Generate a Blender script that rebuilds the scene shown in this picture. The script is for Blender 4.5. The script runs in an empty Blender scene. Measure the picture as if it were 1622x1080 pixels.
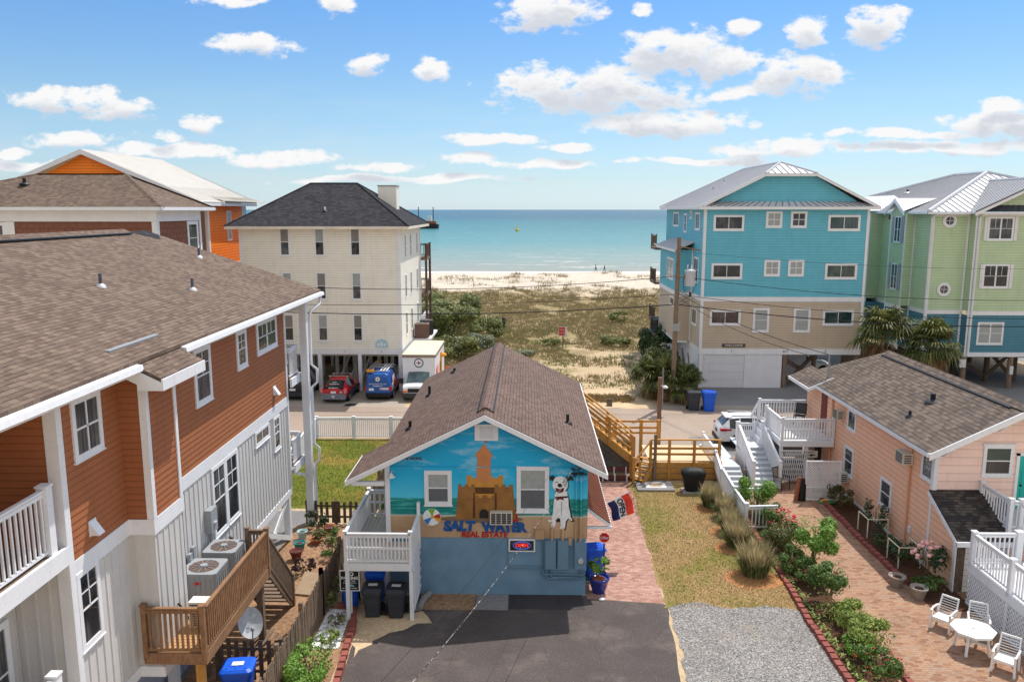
import bpy, math, random
from math import sin, cos, pi, radians, sqrt
from mathutils import Vector as V, Matrix, noise
random.seed(7)
SC = bpy.context.scene
COL = SC.collection
# ---------------------------------------------------------------- camera
F, CH = 1262.0, 13.0
PIT, YAW = math.atan(208 / F), math.atan(24 / F)
_cp, _sp, _cy, _sy = cos(PIT), sin(PIT), cos(YAW), sin(YAW)
CR = V((_cy, _sy, 0)); CF = V((-_sy * _cp, _cy * _cp, -_sp)); CU = V((-_sy * _sp, _cy * _sp, _cp))
cam = bpy.data.cameras.new('camera'); cam.sensor_width = 36; cam.lens = F / 1622 * 36
cam.clip_start = 0.5; cam.clip_end = 90000
camo = bpy.data.objects.new('camera', cam); COL.objects.link(camo)
M = Matrix.Identity(4)
for i in range(3):
    M[i][0], M[i][1], M[i][2] = CR[i], CU[i], -CF[i]
M[2][3] = CH
camo.matrix_world = M
SC.camera = camo
def P(px, py, z=None, y=None, x=None):          # photo point -> the real place on a level, a facade line or a side line
    d = CF + CR * ((px - 811) / F) + CU * ((540 - py) / F)
    t = (z - CH) / d.z if z is not None else (y / d.y if y is not None else x / d.x)
    return V((d.x * t, d.y * t, CH + d.z * t))
# ---------------------------------------------------------------- mesh builder
class MB:
    def __init__(s): s.v = []; s.f = []; s.sm = []; s.seams = []
    def add(s, vs, fs, smooth=False):
        n = len(s.v); s.v += [tuple(p) for p in vs]; s.f += [tuple(i + n for i in f) for f in fs]; s.sm += [smooth] * len(fs); return s
    def poly(s, *pts): return s.add(pts, [tuple(range(len(pts)))])
    def box(s, x0, x1, y0, y1, z0, z1):
        return s.add([(x0,y0,z0),(x1,y0,z0),(x1,y1,z0),(x0,y1,z0),(x0,y0,z1),(x1,y0,z1),(x1,y1,z1),(x0,y1,z1)],
                     [(0,3,2,1),(4,5,6,7),(0,1,5,4),(1,2,6,5),(2,3,7,6),(3,0,4,7)])
    def beam(s, a, b, w, h, up=(0,0,1)):
        a, b = V(a), V(b); d = (b - a)
        if d.length < 1e-6: return s
        d.normalize(); u = V(up)
        if abs(d.dot(u)) > .99: u = V((0,1,0))
        r = d.cross(u).normalized() * (w / 2); q = r.cross(d).normalized() * (h / 2)
        vs = [p + i * r + j * q for p in (a, b) for i, j in ((-1,-1),(1,-1),(1,1),(-1,1))]
        return s.add(vs, [(0,1,2,3),(7,6,5,4),(0,4,5,1),(1,5,6,2),(2,6,7,3),(3,7,4,0)])
    def tube(s, pts, r, n=8, r1=None, cap=True):
        pts = [V(p) for p in pts]; rings = []; N = len(pts)
        for i, p in enumerate(pts):
            d = (pts[min(i+1, N-1)] - pts[max(i-1, 0)]).normalized()
            u = V((0,0,1)) if abs(d.z) < .95 else V((1,0,0))
            a = d.cross(u).normalized(); b = a.cross(d)
            rr = r if r1 is None else r + (r1 - r) * i / (N - 1)
            if hasattr(r, '__len__'): rr = r[i]
            rings.append([p + (a * cos(2*pi*k/n) + b * sin(2*pi*k/n)) * rr for k in range(n)])
        vs = [q for g in rings for q in g]; fs = []
        for i in range(N - 1):
            for k in range(n):
                k2 = (k + 1) % n; fs.append((i*n+k, i*n+k2, (i+1)*n+k2, (i+1)*n+k))
        s.add(vs, fs, n > 6)
        if cap:
            s.add(rings[0], [tuple(range(n))]); s.add(rings[-1], [tuple(reversed(range(n)))])
        return s
    def lathe(s, c, prof, n=16, smooth=True):
        c = V(c); vs = []; fs = []
        for r, z in prof:
            for k in range(n): vs.append(c + V((r*cos(2*pi*k/n), r*sin(2*pi*k/n), z)))
        for i in range(len(prof) - 1):
            for k in range(n):
                k2 = (k+1) % n; fs.append((i*n+k, i*n+k2, (i+1)*n+k2, (i+1)*n+k))
        fs.append(tuple(reversed(range(n)))); m = (len(prof)-1)*n
        s.add(vs, fs[:-1], smooth); s.add(vs[:n], [tuple(reversed(range(n)))]); s.add(vs[m:], [tuple(range(n))])
        return s
    def prism(s, pts, d):                         # planar outline swept along vector d
        pts = [V(p) for p in pts]; d = V(d); n = len(pts)
        vs = pts + [p + d for p in pts]
        fs = [tuple(reversed(range(n))), tuple(range(n, 2*n))] + [(i, (i+1) % n, (i+1) % n + n, i + n) for i in range(n)]
        return s.add(vs, fs)
    def ball(s, c, rx, ry, rz, n=12, m=8):
        c = V(c); vs = []; fs = []
        for i in range(m + 1):
            t = pi * i / m
            for k in range(n): vs.append(c + V((rx*sin(t)*cos(2*pi*k/n), ry*sin(t)*sin(2*pi*k/n), rz*cos(t))))
        for i in range(m):
            for k in range(n):
                k2 = (k+1) % n; fs.append((i*n+k, (i+1)*n+k, (i+1)*n+k2, i*n+k2))
        return s.add(vs, fs, True)
    def build(s, name, mat, parent=None):
        me = bpy.data.meshes.new(name)
        org = V((0,0,0)); p = parent
        while p is not None:
            if 'org' in p: org = V(p['org'])
            p = p.parent
        me.from_pydata([(a[0]-org.x, a[1]-org.y, a[2]-org.z) for a in s.v], [], s.f)
        uv = me.uv_layers.new(name='UVMap').data
        Z = V((0,0,1)); li = 0; buf = [0.0] * (2 * len(uv))
        for f in s.f:
            a, b, c = V(s.v[f[0]]), V(s.v[f[1]]), V(s.v[f[2]])
            n = (b - a).cross(c - a)
            if n.length < 1e-12 and len(f) > 3: n = (c - a).cross(V(s.v[f[3]]) - a)
            if n.length < 1e-12: n = Z.copy()
            n.normalize()
            if abs(n.z) > .995: u, w = V((1,0,0)), V((0,1,0))
            else: u = Z.cross(n).normalized(); w = n.cross(u)
            for i in f:
                q = V(s.v[i]); buf[2*li] = q.dot(u); buf[2*li+1] = q.dot(w); li += 1
        uv.foreach_set('uv', buf)
        me.polygons.foreach_set('use_smooth', s.sm)
        me.materials.append(mat)
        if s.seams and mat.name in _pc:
            me.materials.append(paint(mat.name + '_seam_shade', scl(_pc[mat.name], .62), .8, .05))  # darker paint for the lap shadow lines and the butt joints
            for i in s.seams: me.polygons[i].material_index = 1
        o = bpy.data.objects.new(name, me); COL.objects.link(o)
        if parent is not None: o.parent = parent
        return o
def tag(o, label, cat, group=None):
    o['label'] = label; o['category'] = cat
    if group: o['group'] = group
    return o
def thing(name, label, cat, loc=(0,0,0), group=None, local=False, rz=0.0):
    o = bpy.data.objects.new(name, None); COL.objects.link(o); o.location = loc; o.rotation_euler = (0,0,rz)
    o.empty_display_size = .3
    o['org'] = (0.0,0.0,0.0) if local else tuple(float(a) for a in loc)
    return tag(o, label, cat, group)
def dup(root, loc, rz=0.0, label=None, scale=1.0):
    r = root.copy(); COL.objects.link(r); r.location = loc; r.rotation_euler = (0,0,rz); r.scale = (scale,)*3
    if label: r['label'] = label
    for ch in list(root.children):
        c = ch.copy(); COL.objects.link(c); c.parent = r
        for g in ch.children:
            d = g.copy(); COL.objects.link(d); d.parent = c
    return r
def setting(o, kind='structure'): o['kind'] = kind; return o
# ---------------------------------------------------------------- materials
def srgb(r, g, b):
    f = lambda c: (c/255/12.92) if c/255 <= .04045 else ((c/255+.055)/1.055)**2.4
    return (f(r), f(g), f(b), 1)
class NT:
    def __init__(s, nt): s.t = nt; s.n = nt.nodes; s.l = nt.links
    def new(s, ty, **k):
        n = s.n.new(ty)
        for a, b in k.items():
            if a[0] == '_': n.inputs[a[1:].replace('_', ' ')].default_value = b
            else: setattr(n, a, b)
        return n
    def link(s, a, b): s.l.new(a, b)
    def math(s, op, a, b=None, c=None, clamp=False):
        n = s.n.new('ShaderNodeMath'); n.operation = op; n.use_clamp = clamp
        for i, q in enumerate((a, b, c)):
            if q is None: continue
            if isinstance(q, (int, float)): n.inputs[i].default_value = q
            else: s.l.new(q, n.inputs[i])
        return n.outputs[0]
    def mix(s, f, a, b, blend='MIX'):
        n = s.n.new('ShaderNodeMix'); n.data_type = 'RGBA'; n.blend_type = blend
        for i, q in ((0, f), (6, a), (7, b)):
            if isinstance(q, (int, float)): n.inputs[i].default_value = q
            elif isinstance(q, tuple): n.inputs[i].default_value = q
            else: s.l.new(q, n.inputs[i])
        return n.outputs[2]
    def ramp(s, f, *stops):
        n = s.n.new('ShaderNodeValToRGB'); e = n.color_ramp.elements
        while len(e) < len(stops): e.new(.5)
        for i, (p, c) in enumerate(stops): e[i].position = p; e[i].color = c
        s.l.new(f, n.inputs[0]); return n.outputs[0]
    def noise(s, vec, scale, detail=4, rough=.55, dim=None):
        n = s.n.new('ShaderNodeTexNoise'); n.inputs['Scale'].default_value = scale; n.inputs['Detail'].default_value = detail; n.inputs['Roughness'].default_value = rough
        if vec is not None: s.l.new(vec, n.inputs['Vector'])
        return n.outputs[0]
    def mapr(s, f, a, b, c, d):
        n = s.n.new('ShaderNodeMapRange'); n.inputs[1].default_value = a; n.inputs[2].default_value = b; n.inputs[3].default_value = c; n.inputs[4].default_value = d
        s.l.new(f, n.inputs[0]); return n.outputs[0]
def base(name, rough=.7, spec=.3, metal=0.0):
    m = bpy.data.materials.new(name); m.use_nodes = True; t = NT(m.node_tree)
    b = t.n['Principled BSDF']; b.inputs['Roughness'].default_value = rough; b.inputs['Specular IOR Level'].default_value = spec; b.inputs['Metallic'].default_value = metal
    g = t.n.new('ShaderNodeNewGeometry')
    return m, t, b, g.outputs['Position']
def scl(c, k): return (min(c[0]*k,1), min(c[1]*k,1), min(c[2]*k,1), 1)
def bump(t, b, h, strength, dist=.02):
    n = t.n.new('ShaderNodeBump'); n.inputs['Strength'].default_value = strength; n.inputs['Distance'].default_value = dist
    t.link(h, n.inputs['Height']); t.link(n.outputs[0], b.inputs['Normal'])
_mc = {}; _pc = {}
def paint(name, c, rough=.6, var=.10, scale=1.3, spec=.3, metal=0.0, fine=.05, bmp=0.0):
    if name in _mc: return _mc[name]
    _pc[name] = c
    m, t, b, pos = base(name, rough, spec, metal)
    n1 = t.noise(pos, scale, 5, .6); n2 = t.noise(pos, scale*17, 3)
    mp = t.n.new('ShaderNodeMapping'); mp.inputs['Scale'].default_value = (2.6,2.6,.22); t.link(pos, mp.inputs[0]); n3 = t.noise(mp.outputs[0], 1.6, 5, .62)
    f = t.math('ADD', t.math('ADD', t.mapr(n1, .3, .7, 1-var, 1+var), t.mapr(n2, .3, .7, -fine, fine)), t.mapr(n3, .5, .8, 0, -.09))
    vm = t.n.new('ShaderNodeVectorMath'); vm.operation = 'SCALE'; vm.inputs[0].default_value = c[:3]; t.link(f, vm.inputs['Scale'])
    t.link(vm.outputs[0], b.inputs['Base Color'])
    if bmp: bump(t, b, n2, bmp)
    _mc[name] = m; return m
def plain(name, c, rough=.5, spec=.4, metal=0.0, emit=0.0):
    if name in _mc: return _mc[name]
    m, t, b, pos = base(name, rough, spec, metal)
    n = t.noise(pos, 9, 3)
    t.link(t.mix(t.mapr(n, .35, .65, 0, 1), scl(c, .9), scl(c, 1.08)), b.inputs['Base Color'])
    if emit: b.inputs['Emission Color'].default_value = c; b.inputs['Emission Strength'].default_value = emit
    _mc[name] = m; return m
def shingle(name, c1, c2, c3, w=.32, h=.145, big=.12):
    m, t, b, pos = base(name, .95, .1)
    uv = t.new('ShaderNodeUVMap'); sep = t.n.new('ShaderNodeSeparateXYZ'); t.link(uv.outputs[0], sep.inputs[0])
    u, v = sep.outputs[0], sep.outputs[1]
    wob = t.math('MULTIPLY', t.math('SUBTRACT', t.noise(uv.outputs[0], .9, 2), .5), .03)
    vv = t.math('DIVIDE', t.math('ADD', v, wob), h); row = t.math('FLOOR', vv); fr = t.math('FRACT', vv)
    rnd = t.n.new('ShaderNodeTexWhiteNoise'); rnd.noise_dimensions = '1D'; t.link(row, rnd.inputs['W'])
    uu = t.math('ADD', t.math('DIVIDE', u, w), t.math('MULTIPLY', rnd.outputs[0], 7.3)); cell = t.math('FLOOR', uu); fu = t.math('FRACT', uu)
    cb = t.n.new('ShaderNodeCombineXYZ'); t.link(cell, cb.inputs[0]); t.link(row, cb.inputs[1])
    wn = t.n.new('ShaderNodeTexWhiteNoise'); wn.noise_dimensions = '2D'; t.link(cb.outputs[0], wn.inputs['Vector'])
    col = t.ramp(wn.outputs[0], (0, c1), (.45, c2), (.85, c3), (1, c3))
    gr = t.noise(uv.outputs[0], 55, 2); lg = t.noise(uv.outputs[0], .5, 4, .6)
    mpk = t.n.new('ShaderNodeMapping'); mpk.inputs['Scale'].default_value = (1.7,.16,1); t.link(uv.outputs[0], mpk.inputs[0]); lg = t.math('ADD', t.math('MULTIPLY', lg, .6), t.math('MULTIPLY', t.noise(mpk.outputs[0], 1.3, 5, .6), .4))
    k = t.math('MULTIPLY', t.mapr(gr, .3, .7, .82, 1.18), t.mapr(lg, .3, .7, 1-big, 1+big))
    cb2 = t.n.new('ShaderNodeCombineXYZ'); t.link(cell, cb2.inputs[0]); t.link(row, cb2.inputs[1]); cb2.inputs[2].default_value = 3.7
    wn2 = t.n.new('ShaderNodeTexWhiteNoise'); t.link(cb2.outputs[0], wn2.inputs['Vector'])
    edge = t.math('LESS_THAN', fr, t.math('ADD', .08, t.math('MULTIPLY', wn2.outputs[0], .16))); gap = t.math('MULTIPLY', t.math('LESS_THAN', fu, .05), .7)  # row bottoms darkened as painted shadow under thick tabs; gap is the tab joint
    k = t.math('MULTIPLY', k, t.math('SUBTRACT', 1.0, t.math('MULTIPLY', t.math('MAXIMUM', edge, gap), .52)))
    vm = t.n.new('ShaderNodeVectorMath'); vm.operation = 'SCALE'; t.link(col, vm.inputs[0]); t.link(k, vm.inputs['Scale'])
    t.link(vm.outputs[0], b.inputs['Base Color'])
    bump(t, b, t.math('ADD', t.math('MULTIPLY', fr, -1.0), t.math('MULTIPLY', wn.outputs[0], .6)), .6, .015)
    return m
def pavers(name, c1, c2, c3, mort, w=.2, h=.1, stain=.2, rough=.9):
    m, t, b, pos = base(name, rough, .15)
    br = t.n.new('ShaderNodeTexBrick'); t.link(pos, br.inputs['Vector'])
    br.inputs['Scale'].default_value = 1; br.inputs['Brick Width'].default_value = w; br.inputs['Row Height'].default_value = h
    br.inputs['Mortar Size'].default_value = .006; br.inputs['Bias'].default_value = 0
    br.inputs['Color1'].default_value = (0,0,0,1); br.inputs['Color2'].default_value = (1,1,1,1); br.inputs['Mortar'].default_value = (.5,.5,.5,1)
    sx = t.n.new('ShaderNodeSeparateXYZ'); t.link(pos, sx.inputs[0])
    col = t.ramp(br.outputs[0], (0, c1), (.5, c2), (1, c3))
    col = t.mix(br.outputs[1], col, mort)
    lg = t.noise(pos, .7, 5, .65); fg = t.noise(pos, 9, 4)
    k = t.math('MULTIPLY', t.mapr(lg, .3, .7, 1-stain, 1+stain), t.mapr(fg, .3, .7, .88, 1.12))
    vm = t.n.new('ShaderNodeVectorMath'); vm.operation = 'SCALE'; t.link(col, vm.inputs[0]); t.link(k, vm.inputs['Scale'])
    t.link(vm.outputs[0], b.inputs['Base Color']); bump(t, b, br.outputs[1], -.5, .01)
    return m
def wood(name, c1, c2, rough=.8, scale=1.0):
    m, t, b, pos = base(name, rough, .2)
    mp = t.n.new('ShaderNodeMapping'); mp.inputs['Scale'].default_value = (6*scale, 6*scale, 2*scale); t.link(pos, mp.inputs[0])
    n = t.noise(mp.outputs[0], 3, 5, .65); n2 = t.noise(pos, .8, 3)
    col = t.mix(t.mapr(n, .3, .7, 0, 1), c1, c2)
    col = t.mix(t.mapr(n2, .35, .7, 0, .35), col, scl(c1, .6))
    t.link(col, b.inputs['Base Color']); bump(t, b, n, .2); return m
def speck(name, stops, scale, rough=.95, lscale=.35, lvar=.25, bmp=.4, patches=None, voro=False):
    m, t, b, pos = base(name, rough, .12)
    if voro:
        vo = t.n.new('ShaderNodeTexVoronoi'); vo.inputs['Scale'].default_value = scale; t.link(pos, vo.inputs['Vector'])
        sp = t.n.new('ShaderNodeSeparateColor'); t.link(vo.outputs['Color'], sp.inputs[0]); f = sp.outputs[0]
        bump(t, b, vo.outputs['Distance'], -bmp, .03)
    else:
        f = t.mapr(t.noise(pos, scale, 6, .7), .25, .75, 0, 1); bump(t, b, f, bmp, .02)
    col = t.ramp(f, *stops)
    lg = t.noise(pos, lscale, 6, .6)
    if patches:
        pn = t.noise(pos, patches[0], 6, .65)
        col = t.mix(t.mapr(pn, patches[1], patches[2], 0, patches[4] if len(patches) > 4 else 1), col, patches[3])
    vm = t.n.new('ShaderNodeVectorMath'); vm.operation = 'SCALE'; t.link(col, vm.inputs[0]); t.link(t.mapr(lg, .3, .7, 1-lvar, 1+lvar), vm.inputs['Scale'])
    t.link(vm.outputs[0], b.inputs['Base Color']); return m
def leaf(name, c1, c2, c3, rough=.55, spec=.35, trans=.25):
    m, t, b, pos = base(name, rough, spec)
    n = t.noise(pos, 7, 3); g = t.n.new('ShaderNodeNewGeometry')
    f = t.math('ADD', t.math('MULTIPLY', g.outputs['Random Per Island'], .7), t.math('MULTIPLY', n, .3))
    col = t.ramp(f, (.1, c1), (.5, c2), (.9, c3)); t.link(col, b.inputs['Base Color'])
    tr = t.n.new('ShaderNodeBsdfTranslucent'); t.link(col, tr.inputs[0]); mx = t.n.new('ShaderNodeMixShader'); mx.inputs[0].default_value = trans
    t.link(b.outputs[0], mx.inputs[1]); t.link(tr.outputs[0], mx.inputs[2])
    t.link(mx.outputs[0], t.n['Material Output'].inputs[0]); return m
def glassm(name, tint, rough=.05, curtain=None):
    m, t, b, pos = base(name, rough, .6)
    n = t.noise(pos, 1.2, 2); col = t.mix(t.mapr(n, .3, .7, 0, 1), scl(tint, .5), scl(tint, 1.4))
    if curtain:
        mp = t.n.new('ShaderNodeMapping'); mp.inputs['Scale'].default_value = (14,14,.5); t.link(pos, mp.inputs[0]); f = t.noise(mp.outputs[0], 1.0, 3); big = t.noise(pos, .55, 2)
        col = t.mix(t.math('MULTIPLY', t.mapr(f, .42, .6, .25, 1), t.mapr(big, .46, .56, 0, .75)), col, curtain)
    t.link(col, b.inputs['Base Color']); bump(t, b, t.noise(pos, 1.7, 2), .05, .3); return m
WHITE = paint('white_trim_paint', (.76,.77,.80,1), .45, .04)
WHITE2 = paint('white_deck_paint', (.70,.70,.71,1), .55, .08, 2.0, bmp=.05)
GLASS = glassm('dark_window_glass', (.02,.024,.03,1), .05, (.16,.155,.15,1))
GLASSG = glassm('green_window_glass', (.02,.05,.05,1), .05, (.10,.13,.12,1))
BLIND = plain('pale_window_blind', (.33,.36,.36,1), .35, .5)
CURT = plain('beige_curtain_behind_glass', (.22,.20,.18,1), .3, .5)
SH_BROWN = shingle('brown_asphalt_shingles', srgb(102,86,76), srgb(112,96,86), srgb(124,107,95), .23, .14)
SH_BLUEH = shingle('taupe_asphalt_shingles', srgb(102,85,79), srgb(110,92,85), srgb(118,100,92), .2, .13, .16)
SH_PEACH = shingle('weathered_brown_shingles', srgb(92,82,76), srgb(104,93,86), srgb(119,106,96), .24, .18)
SH_DARK = shingle('charcoal_asphalt_shingles', srgb(50,50,54), srgb(58,58,62), srgb(67,66,70), .28, .18)
METAL = paint('galvalume_metal_roof', srgb(196,197,203), .5, .06, .6, .4, 0)
RIB = paint('metal_roof_rib', srgb(120,120,124), .5, .05, metal=.3)
BROWNW = paint('red_brown_lap_siding', srgb(160,99,64), .65, .06)
GREYB = paint('pale_grey_board_siding', srgb(200,198,196), .65, .04)
CREAM = paint('cream_vinyl_siding', srgb(238,234,222), .6, .04)
TURQ = paint('turquoise_lap_siding', srgb(104,184,204), .6, .05)
TAN = paint('tan_lap_siding', srgb(194,178,158), .6, .05)
LGREEN = paint('sage_green_lap_siding', srgb(186,206,170), .6, .05)
DTEAL = paint('deep_teal_lap_siding', srgb(78,132,152), .6, .05)
PEACHW = paint('peach_lap_siding', srgb(243,190,158), .7, .05, 1.5)
PEACHF = paint('pale_pink_lap_siding', srgb(247,214,200), .7, .05, 1.5)
ORANGE = paint('orange_lap_siding', srgb(248,136,40), .6, .05)
BROWN2 = paint('dark_brown_shake_siding', srgb(128,84,66), .7, .12, 3)
W_OLD = wood('weathered_grey_wood', srgb(104,88,76), srgb(146,126,108))
W_DECK = wood('brown_stained_deck_wood', srgb(122,90,66), srgb(164,126,94))
W_DARK = wood('dark_weathered_fence_wood', srgb(82,70,62), srgb(120,104,92))
W_NEW = wood('golden_treated_pine', srgb(180,126,62), srgb(206,156,88))
W_POLE = wood('grey_brown_pole_wood', srgb(112,94,80), srgb(148,128,110))
W_BLEACH = wood('sun_bleached_deck_boards', srgb(206,196,186), srgb(228,220,210))
BLACK = plain('black_plastic', (.012,.012,.014,1), .5, .3)
DGREY = plain('dark_grey_plastic', (.035,.037,.042,1), .5, .35)
GREYM = paint('grey_painted_metal', srgb(150,154,158), .5, .05)
TIRE = plain('tyre_rubber', (.015,.015,.016,1), .8, .2)
RIM = plain('alloy_rim', (.45,.45,.47,1), .35, .5, .7)
BINBLUE = paint('blue_cart_plastic', srgb(22,92,214), .45, .05, spec=.4)
BINBLACK = paint('charcoal_cart_plastic', srgb(52,56,66), .5, .05, spec=.4)
DIRT = speck('brown_garden_soil', ((0, srgb(110,84,66)), (.5, srgb(150,118,92)), (1, srgb(186,154,124))), 7)
MULCH = speck('dark_bark_mulch', ((0, srgb(52,34,28)), (.5, srgb(84,58,46)), (1, srgb(120,88,70))), 16)
REDBLOCK = paint('red_concrete_block', srgb(140,80,72), .9, .22, 3, bmp=.2)
RED = plain('red_paint', srgb(200,24,28), .45)
# ---------------------------------------------------------------- light and sky
SUN = V((1.36, 2.03, 4.45)).normalized()
sl = bpy.data.lights.new('sun', 'SUN'); sl.energy = 2.9; sl.angle = radians(.5); sl.color = (1, .95, .87)
so = bpy.data.objects.new('sun', sl); COL.objects.link(so); so.location = (20, 40, 60)
so.rotation_euler = SUN.to_track_quat('Z', 'Y').to_euler()
W = bpy.data.worlds.new('World'); SC.world = W; W.use_nodes = True
wt = NT(W.node_tree); bg = wt.n['Background']; bg.inputs[1].default_value = .15
sky = wt.n.new('ShaderNodeTexSky'); sky.sky_type = 'NISHITA'; sky.sun_disc = False
sky.sun_elevation = math.asin(SUN.z); sky.sun_rotation = math.atan2(SUN.x, SUN.y); sky.altitude = 0; sky.air_density = 1.0; sky.dust_density = .25; sky.ozone_density = 1.3
tc = wt.n.new('ShaderNodeTexCoord'); DIR = tc.outputs['Generated']
sp = wt.n.new('ShaderNodeSeparateXYZ'); wt.link(DIR, sp.inputs[0])
ysafe = wt.math('MAXIMUM', sp.outputs[1], .02)
cu = wt.math('DIVIDE', sp.outputs[0], ysafe); cv = wt.math('DIVIDE', sp.outputs[2], ysafe)
front = wt.math('MULTIPLY', wt.math('GREATER_THAN', sp.outputs[1], .05), wt.math('GREATER_THAN', sp.outputs[2], 0.0))
CL = [(875,20,80,26),(535,4,30,17),(365,1,60,9),(1075,82,95,30),(1150,100,55,22),(940,142,165,36),(1060,196,135,22),(1275,48,34,24),(1390,42,46,27),
 (1165,42,24,13),(1265,122,76,32),(400,73,76,15),(577,101,40,20),(690,108,28,17),(105,155,95,20),(190,172,62,18),(315,193,46,13),(110,218,80,16),(258,216,24,12),
 (275,237,115,13),(440,251,105,12),(600,264,80,9),(15,242,34,10),(785,222,95,12),(905,236,60,9),(740,254,42,11),(1580,196,100,24),(1440,213,150,9),(1235,238,120,16),
 (1500,235,160,13),(1600,166,50,13),(1020,14,20,11),(640,282,200,7),(1120,256,150,6),(1160,150,40,12),(60,262,110,9),(870,262,100,7),(1050,62,60,16)]
cmb = wt.n.new('ShaderNodeCombineXYZ'); wt.link(cu, cmb.inputs[0]); wt.link(cv, cmb.inputs[1]); UVW = cmb.outputs[0]
nz = wt.n.new('ShaderNodeTexNoise'); nz.inputs['Scale'].default_value = 26; nz.inputs['Detail'].default_value = 7; nz.inputs['Roughness'].default_value = .62
mpn = wt.n.new('ShaderNodeMapping'); mpn.inputs['Scale'].default_value = (1, 1.7, 1); wt.link(UVW, mpn.inputs[0]); wt.link(mpn.outputs[0], nz.inputs['Vector'])
nlow = wt.n.new('ShaderNodeTexNoise'); nlow.inputs['Scale'].default_value = 9; nlow.inputs['Detail'].default_value = 3; wt.link(mpn.outputs[0], nlow.inputs['Vector'])
wv = wt.n.new('ShaderNodeVectorMath'); wv.operation = 'MULTIPLY_ADD'; wt.link(nlow.outputs[1], wv.inputs[0]); wv.inputs[1].default_value = (.05,.03,0); wt.link(UVW, wv.inputs[2])
off = V((.025,.015,0))
def field(shift):
    acc = None
    for px, py, hw, hh in CL:
        d = CF + CR * ((px-811)/F) + CU * ((540-py)/F); u0, v0 = d.x/d.y, d.z/d.y
        s = 1/max(d.y, .1); sx, sy = F/(hw*1.05), F/(hh*(1.18 if py < 200 else 1.0))
        a = wt.n.new('ShaderNodeVectorMath'); a.operation = 'MULTIPLY_ADD'; wt.link(wv.outputs[0], a.inputs[0]); a.inputs[1].default_value = (sx, sy, 0)
        a.inputs[2].default_value = (-(u0+off.x)*sx, -(v0+off.y-shift)*sy, 0)
        q = wt.n.new('ShaderNodeVectorMath'); q.operation = 'DOT_PRODUCT'; wt.link(a.outputs[0], q.inputs[0]); wt.link(a.outputs[0], q.inputs[1])
        acc = q.outputs['Value'] if acc is None else wt.math('MINIMUM', acc, q.outputs['Value'])
    return wt.math('SUBTRACT', 1.0, wt.math('MINIMUM', acc, 2.5))
nzc = wt.math('MULTIPLY', wt.math('SUBTRACT', nz.outputs[0], .5), 4.0)
m1 = field(0.0)
den = wt.math('ADD', m1, nzc)
dens = wt.n.new('ShaderNodeMapRange'); dens.interpolation_type = 'SMOOTHSTEP'; wt.link(den, dens.inputs[0]); dens.inputs[1].default_value = -.02; dens.inputs[2].default_value = .75
den2 = wt.math('ADD', field(.015), wt.math('MULTIPLY', nzc, .6))
shade = wt.n.new('ShaderNodeMapRange'); shade.interpolation_type = 'SMOOTHSTEP'; wt.link(den2, shade.inputs[0]); shade.inputs[1].default_value = .12; shade.inputs[2].default_value = 1.2
ccol = wt.mix(shade.outputs[0], (4.15,4.15,4.15,1), (2.85,3.0,3.3,1))
# thin veil near the horizon
mp2 = wt.n.new('ShaderNodeMapping'); mp2.inputs['Scale'].default_value = (5, 34, 1); wt.link(UVW, mp2.inputs[0])
veil = wt.math('MULTIPLY', wt.mapr(wt.noise(mp2.outputs[0], 1.3, 5, .6), .42, .75, 0, .32), wt.math('MULTIPLY', wt.mapr(cv, 0, .02, .3, 1), wt.mapr(cv, .06, .16, 1, 0)))
grade = wt.ramp(sp.outputs[2], (0, (.37,.49,.74,1)), (.035, (.37,.45,.58,1)), (.12, (.385,.475,.545,1)), (.25, (.295,.46,.62,1)), (.5, (1.0,.84,.68,1)), (.75, (1.0,.78,.55,1)))
lift = wt.n.new('ShaderNodeVectorMath'); lift.operation = 'MULTIPLY'; wt.link(sky.outputs[0], lift.inputs[0]); wt.link(grade, lift.inputs[1])
l2_ = wt.n.new('ShaderNodeVectorMath'); l2_.operation = 'SCALE'; wt.link(lift.outputs[0], l2_.inputs[0]); wt.link(wt.mapr(sp.outputs[2], .25, .5, 1.0, 1.9), l2_.inputs['Scale']); lift = l2_  # sky above the view brightened to add fill light
c0 = wt.mix(wt.math('MULTIPLY', veil, front), lift.outputs[0], (3.2,3.5,3.7,1))
bankn = wt.noise(DIR, 2.6, 6, .6)
bank = wt.math('MULTIPLY', wt.mapr(bankn, .40, .54, .25, .95), wt.math('MULTIPLY', wt.mapr(sp.outputs[1], .05, -.35, 0, 1), wt.mapr(sp.outputs[2], .0, .1, .5, 1)))  # unseen warm clouds behind the camera, added to fill the shaded facades
c0 = wt.mix(bank, c0, (3.8,3.65,3.45,1))
c1 = wt.mix(wt.math('MULTIPLY', dens.outputs[0], front), c0, ccol)
wt.link(c1, bg.inputs[0])
SC.view_settings.view_transform = 'Standard'; SC.view_settings.look = 'None'; SC.view_settings.exposure = .62; SC.view_settings.gamma = 1
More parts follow.
